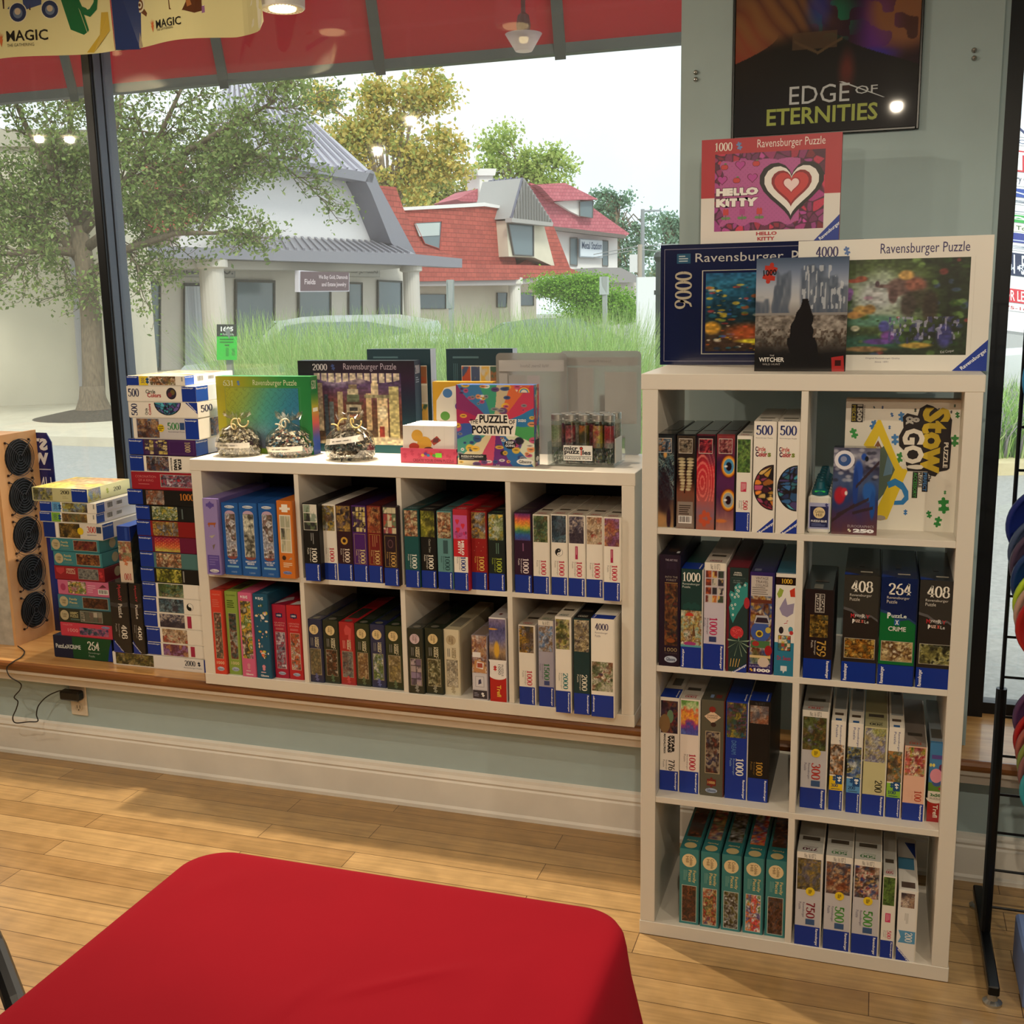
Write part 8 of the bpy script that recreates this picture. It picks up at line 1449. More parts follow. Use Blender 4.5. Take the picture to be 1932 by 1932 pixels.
def car(loc, rz, body, label, suv=False):
    t = empty('parked_car', loc, label, 'car', None, rz); L, Wd, H = (4.6, 1.85, 1.68) if suv else (4.6, 1.8, 1.45)
    M_B = PM(body, .25, .3); low_ = [(-2.3, .35), (-2.28, .75), (-2.1, .92), (-1.2, .98), (1.9, .98) if suv else (1.5, .98), (2.25, .9), (2.3, .4)]
    MB().prism([(x, -Wd/2, z) for x, z in low_], (0, Wd, 0)).build('body', M_B, t)
    top = [(-1.25, .96), (-.5, H-.06), (-.1, H), (1.2 if suv else .8, H), (1.9 if suv else 1.3, H-.12 if suv else H-.2), (2.2 if suv else 1.9, .96)]
    b = MB(); k = len(top); A_ = [(x, -Wd/2+.04+.16*(z-.96)/(H-.96), z) for x, z in top]; B_ = [(x, -y, z) for x, y, z in A_]
    b.add(A_+B_, [tuple(range(k)), tuple(range(2*k-1, k-1, -1))]+[(i, (i+1) % k, k+(i+1) % k, k+i) for i in range(k)]); b.build('cabin', M_B, t)
    for s in (-1, 1):
        g = MB(); ins = [(-.95, 1.02), (-.38, H-.14), (-.05, H-.09), (1.0 if suv else .7, H-.09), (1.7 if suv else 1.1, H-.22 if suv else H-.28), (1.95 if suv else 1.5, 1.02)]
        g.prism([(x, s*(Wd/2-.035-.16*(z-.96)/(H-.96))+s*.004, z) for x, z in ins], (0, s*.006, 0)); g.build('side_window', M_PANE, t)
        for x in (-1.45, 1.4): MB('#1a1a1a').lathe([(.1, -.11), (.3, -.11), (.33, -.08), (.33, .08), (.3, .11), (.1, .11)], 20, (x, s*(Wd/2-.1), .05), axis='y').build('wheel', PM('#1c1c1e', .8), t)
    MB().prism([(-1.18, -Wd/2+.2, 1.03), (-1.18, Wd/2-.2, 1.03), (-.6, Wd/2-.28, H-.09), (-.6, -Wd/2+.28, H-.09)], (-.03, 0, .03)).build('windscreen', M_PANE, t)
    return t
p = at(625, 600, 19); car((p[0]-.2, p[1], ZR), .2, '#b9bdbd', 'silver car roof behind the grass below the jeweller sign', True)
p = at(740, 620, 15.5); car((p[0]+.2, p[1], ZR), .25, '#c4cacb', 'pale car just behind the grass, in front of the silver one')
p = at(1010, 600, 25); car((p[0], p[1], ZR), .1, '#7d8a86', 'grey green car behind the right end of the grass')
def post(name, label, cat, px0, y0, y1, d, rr, col, z0=None, n=12):
    b_ = at(px0, y1, d); t_ = at(px0, y0, d); z = ZR if z0 is None else z0
    return tag(MB().tube([(t_[0], t_[1], z), (t_[0], t_[1], t_[2])], rr, n).build(name, PM(col, .6)), label, cat)
t_ = at(428, 640, 7.4); s_ = empty('parking_sign', (t_[0], t_[1], ZR), 'green and black parking sign numbered 1605 on a post', 'sign')
b = MB('#3ccf4a'); f0 = [at(409, 679, 7.4), at(447, 679, 7.4), at(447, 612, 7.4), at(409, 612, 7.4)]; o_ = np.array((t_[0], t_[1], ZR)); ps = [q-o_ for q in f0]
b.prism(ps, fw*.004); U = ps[1]-ps[0]; V = ps[3]-ps[0]; f = Face(b, ps[0], U/np.linalg.norm(U), V/np.linalg.norm(V), np.linalg.norm(U), np.linalg.norm(V)); f.N = -fw
f.rect(0, 0, 1, 1, '#2fc43c', 2); f.rect(0, .66, 1, 1, '#2c3430', 4); f.text('1605', .2, .80, .82, .94, '#f0f4f0', bold=.04, k=8); f.text('ParkMobile', .3, .69, .85, .75, '#c8e8cc', bold=0, k=8); f.disc(.22, .72, .006, '#4ae05a', 8); f.lines(.15, .46, .85, .62, 2, '#1a7a24', 2, 8); f.rect(.4, .39, .62, .43, '#1a6a24', 8); f.rect(.45, .1, .6, .34, '#1f9a2c', 8); f.rect(.75, .12, .9, .32, '#1f9a2c', 8)
b.build('sign_plate', M_CARD, s_); MB().box(-.02, .02, .005, .03, 0, ps[0][2]+.2).build('post', PM('#8d9490', .5, .4), s_)
def flat_post(px0, px1, y0, y1, d, label, col='#9aa09f'):
    a, b2, c2, d2 = at(px0, y1, d), at(px1, y1, d), at(px1, y0, d), at(px0, y0, d); c = (a+b2)/2
    t = empty('street_sign', (c[0], c[1], ZR), label, 'sign'); o = np.array((c[0], c[1], ZR)); MB().prism([a-o, b2-o, c2-o, d2-o], fw*.006).build('sign_plate', PM(col, .5, .2), t); MB().box(-.025, .025, .01, .05, 0, d2[2]-ZR).build('post', PM('#a4a8a6', .5, .3), t)
flat_post(842, 857, 528, 582, 13, 'grey backed street sign above the grass, left of the juniper', '#7f8886'); flat_post(1131, 1149, 522, 556, 12.5, 'upper grey backed street sign on a post before the juniper'); 
a = at(1202, 655, 15); b2 = at(1238, 655, 15); c = (a+b2)/2; zt = at(1220, 523, 15)[2]
tag(MB().prism([(a[0], a[1], ZR), (b2[0], b2[1], ZR), (b2[0], b2[1], zt), (a[0], a[1], zt)], fw*(1, 1, 0)*.12).build('white_pylon', PM('#dfe1e2', .7)), 'plain white upright panel beside the black post', 'panel')
c = at(1244, 600, 10); zt = at(1244, 492, 10)[2]; t = empty('black_post', (c[0], c[1], ZR), 'black iron post with ball finial near the pier', 'post'); MB().tube([(0, 0, 0), (0, 0, zt-ZR)], .035, 12).lathe([(.05, .5), (.05, .56)], 12).lathe([(.05, zt-ZR-.3), (.05, zt-ZR-.26)], 12).build('shaft', PM('#3a3f40', .5, .4), t); MB().lathe([(.001, -.055), (.04, -.04), (.055, 0), (.04, .04), (.001, .055)], 14, (0, 0, zt-ZR+.03)).build('finial', PM('#3a3f40', .5, .4), t)
c = at(1212, 560, 60); zt = at(1212, 397, 60)[2]; t = empty('street_light', (c[0], c[1], ZR), 'tall grey street light pole with a thin arm', 'street light'); MB().tube([(0, 0, 0), (0, 0, zt-ZR)], [.14, .10], 10).build('pole', PM('#8a8f92', .6), t); e = at(1246, 397, 60)-np.array((c[0], c[1], ZR)); MB().tube([(0, 0, zt-ZR-.1), tuple(e)], .05, 6).build('arm', PM('#8a8f92', .6), t)
c = at(1207, 560, 58); zt = at(1207, 462, 58)[2]; t = empty('utility_pole', (c[0], c[1], ZR), 'short wooden utility pole with white box left of the street light', 'pole'); MB().tube([(0, 0, 0), (0, 0, zt-ZR)], .12, 8).build('pole', PM('#a59a8c', .8), t); MB().box(-.5, -.1, -.2, .1, zt-ZR-1.4, zt-ZR-.5).build('box', PM('#d8d8d8', .6), t)
for k, y0, y1 in ((0, 464, 462), (1, 470, 486)):
    a, b2 = at(1207, y0, 58), at(1330, y1-4, 70); e0 = at(1120, y0+16, 75); tag(MB().tube([tuple(e0), tuple(a), tuple(b2)], .025, 5).build('power_line', PM('#9a9a9a', .6)), 'thin overhead power line, '+('upper' if k == 0 else 'lower')+' one, from the utility pole', 'cable')

# bowl lamp added outside for the lampshade reflection in the glass
c = on_y(988, 80, 1.38); t = empty('reflection_bowl', tuple(c), 'frosted white bowl lamp under the awning, standing in for a reflected lampshade', 'lamp')
MB().lathe([(.028, -.03), (.03, -.03), (.066, .028), (.062, .028)], 28).build('shade', clear_mat('frosted_bowl', '#ffffff', gloss=.05, milk=.8, milkcol='#e8e4ee'), t, smooth=True); MB().lathe([(.012, .01), (.022, .03), (.026, .06), (.02, .09), (.008, .1), (.008, 1.0)], 16).build('socket', PM('#5a141c', .5), t)
MB().lathe([(.001, -.004), (.014, .0), (.018, .012), (.012, .024)], 14).build('bulb', M_BULB, t)

# ------------------------------------------------------------------ right window: sign, car, plants
d = 20.0; a, b2, c2, d2 = at(1872, 620, d), at(2150, 655, d), at(2150, 220, d), at(1872, 226, d); o = np.array((a[0], a[1], ZR)); t = empty('directory_sign', tuple(o), 'tall white directory sign with tenant names outside the right window', 'sign')
b = MB('#f2f2f4'); b.prism([q-o for q in (a, b2, c2, d2)], fw*.25); U = b2-a; U[2] = 0; Wd = np.linalg.norm(U); V = d2-a; Hd = np.linalg.norm(V); f = Face(b, a-o-fw*.01, (b2-a)/np.linalg.norm(b2-a), V/Hd, np.linalg.norm(b2-a), Hd); f.N = -fw
def prow(y0, y1, col, txt=None, tc='#fff', u0=.055, u1=.30): f.rect(.0, (620-y1)/394, 1, (620-y0)/394, col, 8); txt and f.text(txt, u0, (620-y1+3)/394, u1, (620-y0-3)/394, tc, bold=.01, k=20)
for y0, y1, c, tx, tc in ((232, 252, '#eef0f6', 'W', '#2c3a6a'), (254, 268, '#eef0f6', '& SON', '#5a6a8a'), (278, 318, '#c82c3a', 'T', '#fff'), (322, 345, '#f0f2f4', 'Primary Care', '#4a5064'), (350, 366, '#2a4aa0', 'N', '#dfe6f4'), (369, 380, '#eef0f2', 'S', '#3a4a6a'), (383, 397, '#eef0f2', 'U', '#6a7a8a'), (400, 414, '#34a84a', 'A', '#eafae8'), (417, 431, '#eef0d8', 'Mid Town', '#3a5a3a'), (434, 452, '#2c3a90', 'L', '#c8d0f0'), (455, 467, '#eef0f4', 'B', '#8a90a0'), (472, 515, '#14234a', '901-505', '#f0f4fa'), (540, 566, '#d02c3c', 'FOR LEASE', '#fff'), (570, 582, '#f4f0f0', '275-1679', '#c04a50')): prow(y0, y1, c, tx, tc)
f.text('Park Road', .03, .29, .32, .32, '#dfe6f4', bold=0, k=20)
b.build('sign_panel', M_CARD, t)
p = at(1990, 640, 17.3); car((p[0]+.9, p[1], ZR), .05, '#e4e6e8', 'white car outside the right window below the directory sign')
def reg_r(rs): px = rs.uniform(1855, 2080); d = rs.uniform(11.9, 15.2); p = at(px, 800, d); return p[0], p[1], ZS
grass('liriope_clump', 'sunlit arching green border plants outside the right window', reg_r, 4200, .35, .75, ['#8aba52', '#a8d068', '#cfe0a0', '#6f9a48', '#b8a8c0'], 4, .012, 'stuff', 1.1)
q = [at(x, y, d_)*(1, 1, 0) for x, y, d_ in ((1780, 880, 11.7), (2300, 880, 11.7), (2300, 800, 15.6), (1780, 800, 15.6))]
tag(MB().prism([x+(0, 0, ZR) for x in q], (0, 0, ZS-ZR)).build('kerb_bed', mat('sandy_kerb', '#d8c9a0', rough=.9, noise=.15, nscale=8)), 'sandy kerbed planting bed outside the right window', 'planting bed')
# ------------------------------------------------------------------ poster on the pier
M_FOIL = mat('foil_print', attr=True, rough=.4, coat=.3, spec=.15)
M_FOIL.node_tree.nodes['Principled BSDF'].inputs['Coat Roughness'].default_value = .03
x0, x1, z0, z1 = .133, .611, 2.062, 2.80; yp = .531
t = empty('framed_poster', ((x0+x1)/2, yp, z0), 'dark glossy framed poster on the pier', 'poster', rz=0)
b = MB(); w, h = x1-x0, z1-z0; e = .008
for q in ((-w/2, -w/2+e, 0, h), (w/2-e, w/2, 0, h), (-w/2+e, w/2-e, 0, e), (-w/2+e, w/2-e, h-e, h)): b.box(q[0], q[1], 0, .013, q[2], q[3], bev=.002)
b.build('frame', PM('#0c0c0e', .3), t)
def post_art(X, Y, a):
    c = ramp(fbm(X, Y, 3, 301)*1.4-.2, ['#1a1020', '#241018', '#2c1628', '#1c1430']); c = mixc(c, '#a8442c', ellm(X, Y, .02, .46, .22, .22, .7)*.8); c = mixc(c, '#8a6038', ellm(X, Y, .2, .62, .3, .2, .6)*(.5+.5*np.abs(np.sin(X*30+Y*24+5*vn(X, Y, 5, 302))))*.9)
    c = mixc(c, '#6a2c9a', ellm(X, Y, .78, .5, .1, .22, .8)*.8); c = mixc(c, '#8a5a3c', ellm(X, Y, .93, .6, .2, .2, .3)*(.4+.6*(vn(X, Y, 14, 303) > .4))); c = mixc(c, '#2c2a9a', ellm(X, Y, .72, .38, .14, .03, .7)*.8)
    c = mixc(c, '#1a7a54', ellm(X, Y, .55, .58, .1, .12, .8)*(vn(X, Y, 16, 304) > .5)*.8); c = mixc(c, '#2a3aa8', ellm(X, Y, .46, .64, .06, .1, .7)*.6)
    hood = ((np.abs(X-.40) < .16+.62*sm(.52, .2, Y))*(Y < .55)*sm(.56, .46, Y+.15*np.abs(X-.42))).astype(float); c = mixc(c, '#14120f', hood*.92); c = mixc(c, '#6a5438', (np.abs((Y-.41)-.5*np.abs(X-.46)) < .008)*(np.abs(X-.46) < .13)*.8); c = mixc(c, '#5a4430', ((np.abs(X-.44) < .12)*(Y > .43)*(Y < .52)*(vn(X, Y, 10, 305) > .45))*.8)
    c = mixc(c, '#a83a2c', ellm(X, Y, .62, .3, .04, .1, .7)*.5); return mixc(c, '#120e18', sm(.32, .1, Y)*.75)
b = MB('#0e0c12'); b.box(-w/2+e, w/2-e, .003, .011, e, h-e); f = Face(b, (-w/2+e, .003, e), (1, 0, 0), (0, 0, 1), w-2*e, h-2*e); f.pic(0, 0, 1, 1, lambda X, Y, a: post_art(X, np.minimum(Y*1.5, 1), a), k=1, res=.0022)
H = h-2*e; s_ = lambda z: (z-z0-e)/H
f.text('EDGE', .31, s_(2.142), .64, s_(2.188), '#c9cdd0', bold=0, k=3); f.text('OF', .67, s_(2.158), .79, s_(2.178), '#c9cdd0', bold=0, k=3); f.poly([(.58, s_(2.192)), (.60, s_(2.192)), (.83, s_(2.146)), (.82, s_(2.146))], '#c9cdd0', 3)
f.text('ETERNITIES', .185, s_(2.092), .795, s_(2.135), '#a9b45a', bold=.02, k=3)
b.build('print', M_FOIL, t)
for i, (px, py) in enumerate(((1313, 137), (1313, 150), (1838, 95), (1838, 110))):
    q = on_y(px, py, .545); tt = MB().lathe([(.0005, -.009), (.004, -.008), (.0065, -.004), (.007, 0)], 14, axis='y').build('wall_screw', PM('#a8a49c', .25, .9), None, (q[0], .5448, q[2]))
    tag(tt, ('upper' if i % 2 == 0 else 'lower')+(' screw left of the poster' if i < 2 else ' screw right of the poster')+' on the pier', 'screw', 'screws on the pier')

# ------------------------------------------------------------------ hanging banners
def banner(px0, px1, label, art, seed, marks, yb=.56):
    xa, xb = on_y(px0, 90, yb)[0], on_y(px1, 80, yb)[0]; za = 2.459; zb = 2.93; w, h = xb-xa, zb-za; t = MB(); n, m_ = 40, 30
    f = Face(t, (-w/2, 0, 0), (1, 0, 0), (0, 0, 1), w, h); art(f)
    V = np.vstack(t.v); u = V[:, 0]/w+.5; v = V[:, 2]/h; dep = -V[:, 1]
    bulge = .018*np.sin(u*PI*2.1+seed)+.012*np.sin(u*7+v*2+seed)*(1-v)+ .03*sm(.9, 1.0, u)*(1-v)*(seed % 2); V[:, 1] = bulge-dep; zm = np.where((u > .84) & (seed % 2 == 1), .05*(1-np.sqrt(np.maximum(0, 1-((u-.84)/.16)**2))), 0); V[:, 2] = zm+(h-zm)*v; t.v = [V]
    o = t.build('hanging_banner', M_GLOSS, None, ((xa+xb)/2, yb, za)); tag(o, label, 'banner', 'cream banners hanging at top left'); bk = MB('#e8e2c8')
    X, Y = np.meshgrid(np.linspace(0, 1, 31), np.linspace(0, 1, 9)); by = .018*np.sin(X*PI*2.1+seed)+.012*np.sin(X*7+Y*2+seed)*(1-Y)+.03*sm(.9, 1.0, X)*(1-Y)*(seed % 2)
    zm = np.where((X > .84) & (seed % 2 == 1), .05*(1-np.sqrt(np.maximum(0, 1-((X-.84)/.16)**2))), 0); bk.add(np.stack([(X-.5).ravel()*w, by.ravel()+.0006, (zm+(h-zm)*Y).ravel()], 1), [(j*31+i, j*31+i+1, (j+1)*31+i+1, (j+1)*31+i) for j in range(8) for i in range(30)]); bk.build('backing', M_CARD, o)
def spark(f, u, v, s, k=3):
    for i in range(5): a = (i-2)*.5; f.poly([(u-.004, v), (u+.004, v), (u+s/f.W*.5*math.sin(a), v+s/f.H*(.9-.12*abs(i-2)))], '#d8703c', k)
    f.poly([(u-.45*s/f.W*.6, v+.1*s/f.H), (u+.45*s/f.W*.6, v+.1*s/f.H), (u, v-.7*s/f.H)], '#d8703c', k)
ZF = lambda py: (2.93-2.47, py)
def art_l(f):
    f.pic(0, 0, 1, 1, lambda X, Y, a: np.zeros(X.shape+(3,))+hx('#e2d9a0'), k=.2, res=.012)
    W_, H_ = f.W, f.H; g = lambda px, py: ((px+90)/298, (110-py)/470*1.0)
    xa_, xb_ = on_y(-92, 90, .56)[0], on_y(209, 80, .56)[0]; Q = lambda pts: [((on_y(px, 80, .56)[0]-xa_)/(xb_-xa_), (109-.075*px-py)/(H_*(505+.2*px))) for px, py in pts]
    TX = lambda a, b, c, d: ((Q([(a, 0)])[0][0], Q([((a+c)/2, b)])[0][1]), (Q([(c, 0)])[0][0], Q([((a+c)/2, d)])[0][1]))
    f.poly(Q([(108, -60), (135, -60), (205, -60), (178, 15), (165, 33), (155, 30), (150, 15), (130, -60)]), '#e2d9a0', 1)
    f.poly(Q([(100, -60), (122, -60), (156, 62), (150, 66), (128, 58)]), '#1c6a3c', 2); f.poly(Q([(124, -60), (131, -60), (160, 58), (157, 62)]), '#1c6a3c', 2); f.poly(Q([(122, -60), (140, -10), (152, 20), (163, 24), (172, 12), (190, -60), (200, -60), (180, 25), (165, 37), (150, 32), (136, 5), (112, -60)]), '#1c6a3c', 3)
    f.poly(Q([(188, 30), (203, 30), (203, 60), (165, 95), (152, 95), (180, 66)]), '#c8a83c', 2)
    f.poly(Q([(-92, -60), (95, -60), (85, 20), (60, 30), (30, 30), (0, 34), (-92, 44)]), '#3a4a7a', 1.5); f.poly(Q([(20, -60), (60, -60), (68, 30), (22, 30)]), '#4a2c24', 2)
    for x, y, r_ in ((47, 35, 15), (98, 27, 14), (-2, 48, 12), (-60, 45, 14)): 
        q = Q([(x, y)])[0]; f.disc(*q, r_*.00192+.003, '#e8e0c0', 3); f.disc(*q, r_*.00192, '#26345c', 4); f.disc(q[0], q[1]-.004, r_*.0011, '#6a7a94', 5); f.disc(q[0], q[1]+.006, r_*.0007, '#c9b8a0', 6)
    q0, q1 = TX(25, 80, 92, 62); f.text('MAGIC', q0[0], q0[1]+.002, q1[0], q1[1], '#16120e', bold=.015, k=5); q0, q1 = TX(25, 89, 70, 84); f.text('THE GATHERING', q0[0], q0[1], q1[0], q1[1], '#5a5444', bold=0, k=5); q = Q([(14, 80)])[0]; spark(f, q[0], q[1], .030)
def art_r(f):
    f.pic(0, 0, 1, 1, lambda X, Y, a: np.zeros(X.shape+(3,))+hx('#e2d9a0'), k=.2, res=.012)
    H_ = f.H; xa_, xb_ = on_y(208, 90, .555)[0], on_y(481, 80, .555)[0]; Q = lambda pts: [((on_y(px, 80, .555)[0]-xa_)/(xb_-xa_), (93-py-.07*(px-208))/(H_*(545+.2*(px-208)))) for px, py in pts]
    TX = lambda a, b, c, d: ((Q([(a, 0)])[0][0], Q([((a+c)/2, b)])[0][1]), (Q([(c, 0)])[0][0], Q([((a+c)/2, d)])[0][1]))
    f.poly(Q([(208, -60), (300, -60), (256, 92), (208, 92)]), '#26386c', 2); f.poly(Q([(232, -60), (320, -60), (278, 40), (262, 30), (236, 36)]), '#6a3c1c', 3); f.poly(Q([(212, -60), (240, -60), (262, 88), (250, 92), (228, 60)]), '#a89a80', 3.5)
    q = Q([(265, 20)])[0]; f.disc(*q, .022, '#e0d8b8', 4); f.disc(*q, .016, '#6a3c1c', 5); f.disc(*q, .010, '#e0d8b8', 6); f.disc(*q, .005, '#6a3c1c', 7); q = Q([(270, -6)])[0]; f.disc(*q, .014, '#e0d8b8', 4)
    f.poly(Q([(328, -60), (392, -60), (390, 34), (378, 38), (360, 34), (332, 32)]), '#5c3016', 3); f.poly(Q([(352, -60), (385, -60), (386, 18), (366, 28)]), '#b0703c', 4); f.poly(Q([(362, -60), (380, -60), (382, 8), (370, 16)]), '#2c2c4a', 5)
    f.poly(Q([(390, 26), (480, 12), (480, 24), (390, 38)]), '#9a6a9c', 3); f.poly(Q([(390, 2), (480, -8), (480, -5), (390, 6)]), '#a87a5c', 3)
    q0, q1 = TX(300, 60, 354, 46); f.text('MAGIC', q0[0], q0[1], q1[0], q1[1], '#16120e', bold=.015, k=5); q0, q1 = TX(300, 65, 338, 61); f.text('THE GATHERING', q0[0], q0[1], q1[0], q1[1], '#5a5444', bold=0, k=5); q = Q([(291, 57)])[0]; spark(f, q[0], q[1], .026)
banner(-92, 209, 'left cream banner with green stripes hanging at top left', art_l, 2, None)
banner(208, 481, 'right cream banner with blue edge and curled corner', art_r, 1, None, .555)

# ------------------------------------------------------------------ fan tower, card, socket
t = empty('fan_tower', (-2.635, .715, .392), 'birch plywood tower with five round black fans on its side', 'fan tower'); HT = .80
b = MB(); b.box(.105, .117, -.105, .105, 0, HT); b.build('side_panel', M_PLY, t); MB().box(-.117, -.105, -.105, .105, 0, HT).build('side_panel', M_PLY, t)
MB().box(-.105, .105, -.098, .098, .0, HT-.02).build('core', mat('pale_filter', '#c9c4b8', rough=.9, noise=.3, nscale=30), t); MB().box(-.105, .105, -.105, .105, HT-.02, HT-.008).build('top_panel', M_PLY, t)
MF = PM('#3a3a3e', .3, .6); ys = on_y
zs_ = [on_y(px, py, .715) for px, py in ((33, 872), (41, 944), (48, 1016), (55, 1088), (61, 1157))]
for i in range(5):
    z = .72-.148*i-.012; fn = MB()
    for r_ in (.012, .022, .032, .042, .052, .062, .070):
        fn.tube([(.129, r_*math.cos(a), z+r_*math.sin(a)) for a in [2*PI*k/28 for k in range(29)]], .0014, 5, cap=False)
    for k in range(4): a = PI/4+k*PI/2; fn.tube([(.129, .008*math.cos(a), z+.008*math.sin(a)), (.129, .082*math.cos(a), z+.082*math.sin(a)), (.118, .086*math.cos(a), z+.086*math.sin(a))], .0018, 5)
    g = fn.build('fan_guard', MF, t); hb = MB(); hb.lathe([(.068, .1172), (.068, .119)], 28, (0, 0, z), axis='x'); hb.lathe([(.018, .119), (.018, .124), (.0, .125)], 16, (0, 0, z), axis='x')
    for k in range(7): a = 2*PI*k/7; hb.poly([(.120, .016*math.cos(a), z+.016*math.sin(a)), (.1225, .064*math.cos(a+.1), z+.064*math.sin(a+.1)), (.120, .064*math.cos(a+.7), z+.064*math.sin(a+.7)), (.1195, .016*math.cos(a+.6), z+.016*math.sin(a+.6))])
    hb.build('rotor', PM('#08080a', .8), g)
    for k in range(4): a = PI/4+k*PI/2; MB().lathe([(.0045, .117), (.0045, .122), (.001, .124)], 8, (0, .086*math.cos(a), z+.086*math.sin(a)), axis='x').build('screw', PM('#2c1c18', .4, .3), g)
q0, q1 = on_y(64, 900, .828), on_y(105, 900, .828); zt = on_y(80, 815, .828)[2]; w = .26; x1 = q1[0]; b = MB('#20266c')
b.prism([(-w/2, 0, 0), (w/2, 0, 0), (w/2, 0, zt-.43), (w/2-.02, 0, zt-.395), (-w/2, 0, zt-.392)], (0, .004, 0)); f = Face(b, (-w/2, 0, 0), (1, 0, 0), (0, 0, 1), w, zt-.392)
f.pic(0.01, 0, .99, .72, lambda X, Y, a: ramp(Y, ['#16203c', '#1c3a9c', '#1a2a8c', '#1c1a5c']), k=1, res=.01); f.text('WARS', .22, .84, .93, .90, '#e8e8f0', 'm', .06, 3); f.text('STAR', .22, .91, .93, .97, '#e8e8f0', 'm', .06, 3); f.rect(.1, .815, .95, .82, '#c8c8e0', 3); f.text('UNLIMITED', .06, .70, .94, .78, '#e8e8f4', 'm', 0, 3)
tag(b.build('standing_card', M_GLOSS, None, (x1-w/2, .822, .3925)), 'blue standing card with mirrored white lettering behind the fan tower', 'card')
# socket, adapter, cable
b = MB('#d8ccb8'); b.box(-.036, .036, -.007, 0, -.058, .058, bev=.003); ow = b.build('wall_outlet', mat('ivory_plastic', '#ddd0bc', rough=.4), None, (-2.198, .5448, .235)); tag(ow, 'ivory double wall outlet below the sill', 'outlet')
for s in (-1, 1):
    MB('#e0d6c4').lathe([(.017, -.0085), (.0165, -.007)], 20, (0, 0, .025*s), axis='y').build('socket', mat('ivory2', '#d3c6b0', rough=.4), ow); 
MB().box(-.007, -.005, -.0092, -.0084, -.03, -.018).box(.005, .007, -.0092, -.0084, -.03, -.018).lathe([(.0025, -.0092), (.0025, -.0084)], 8, (0, 0, -.036), axis='y').build('slot', PM('#2a2420', .6), ow)
ad = MB().box(-.045, .040, -.045, -.0095, -.018, .018, bev=.006).build('power_adapter', PM('#0f0f10', .35), None, (-2.205, .5448, .262)); tag(ad, 'black power adapter plugged into the wall outlet', 'adapter')
pts = [(-2.505, .60, .398), (-2.44, .56, .396), (-2.40, .50, .396), (-2.392, .450, .395), (-2.410, .436, .375), (-2.395, .43, .345), (-2.36, .44, .318), (-2.385, .46, .285), (-2.424, .47, .250), (-2.414, .475, .232), (-2.43, .48, .2), (-2.45, .48, .165), (-2.44, .48, .145), (-2.38, .48, .155), (-2.338, .48, .162), (-2.345, .485, .185), (-2.335, .49, .22), (-2.30, .50, .255), (-2.255, .515, .275), (-2.249, .52, .266)]
pp = np.array(pts); dense = []
for i in range(len(pp)-1):
    a0, a1, a2, a3 = pp[max(i-1, 0)], pp[i], pp[i+1], pp[min(i+2, len(pp)-1)]
    for k in range(8):
        q = k/8; dense.append(tuple(.5*(2*a1+(a2-a0)*q+(2*a0-5*a1+4*a2-a3)*q*q+(3*a1-a0-3*a2+a3)*q**3)))
o = MB().tube(dense+[pts[-1]], .0022, 8).build('power_cable', PM('#17110d', .5), smooth=True); tag(o, 'thin black cable looping from fan tower to the outlet', 'cable')

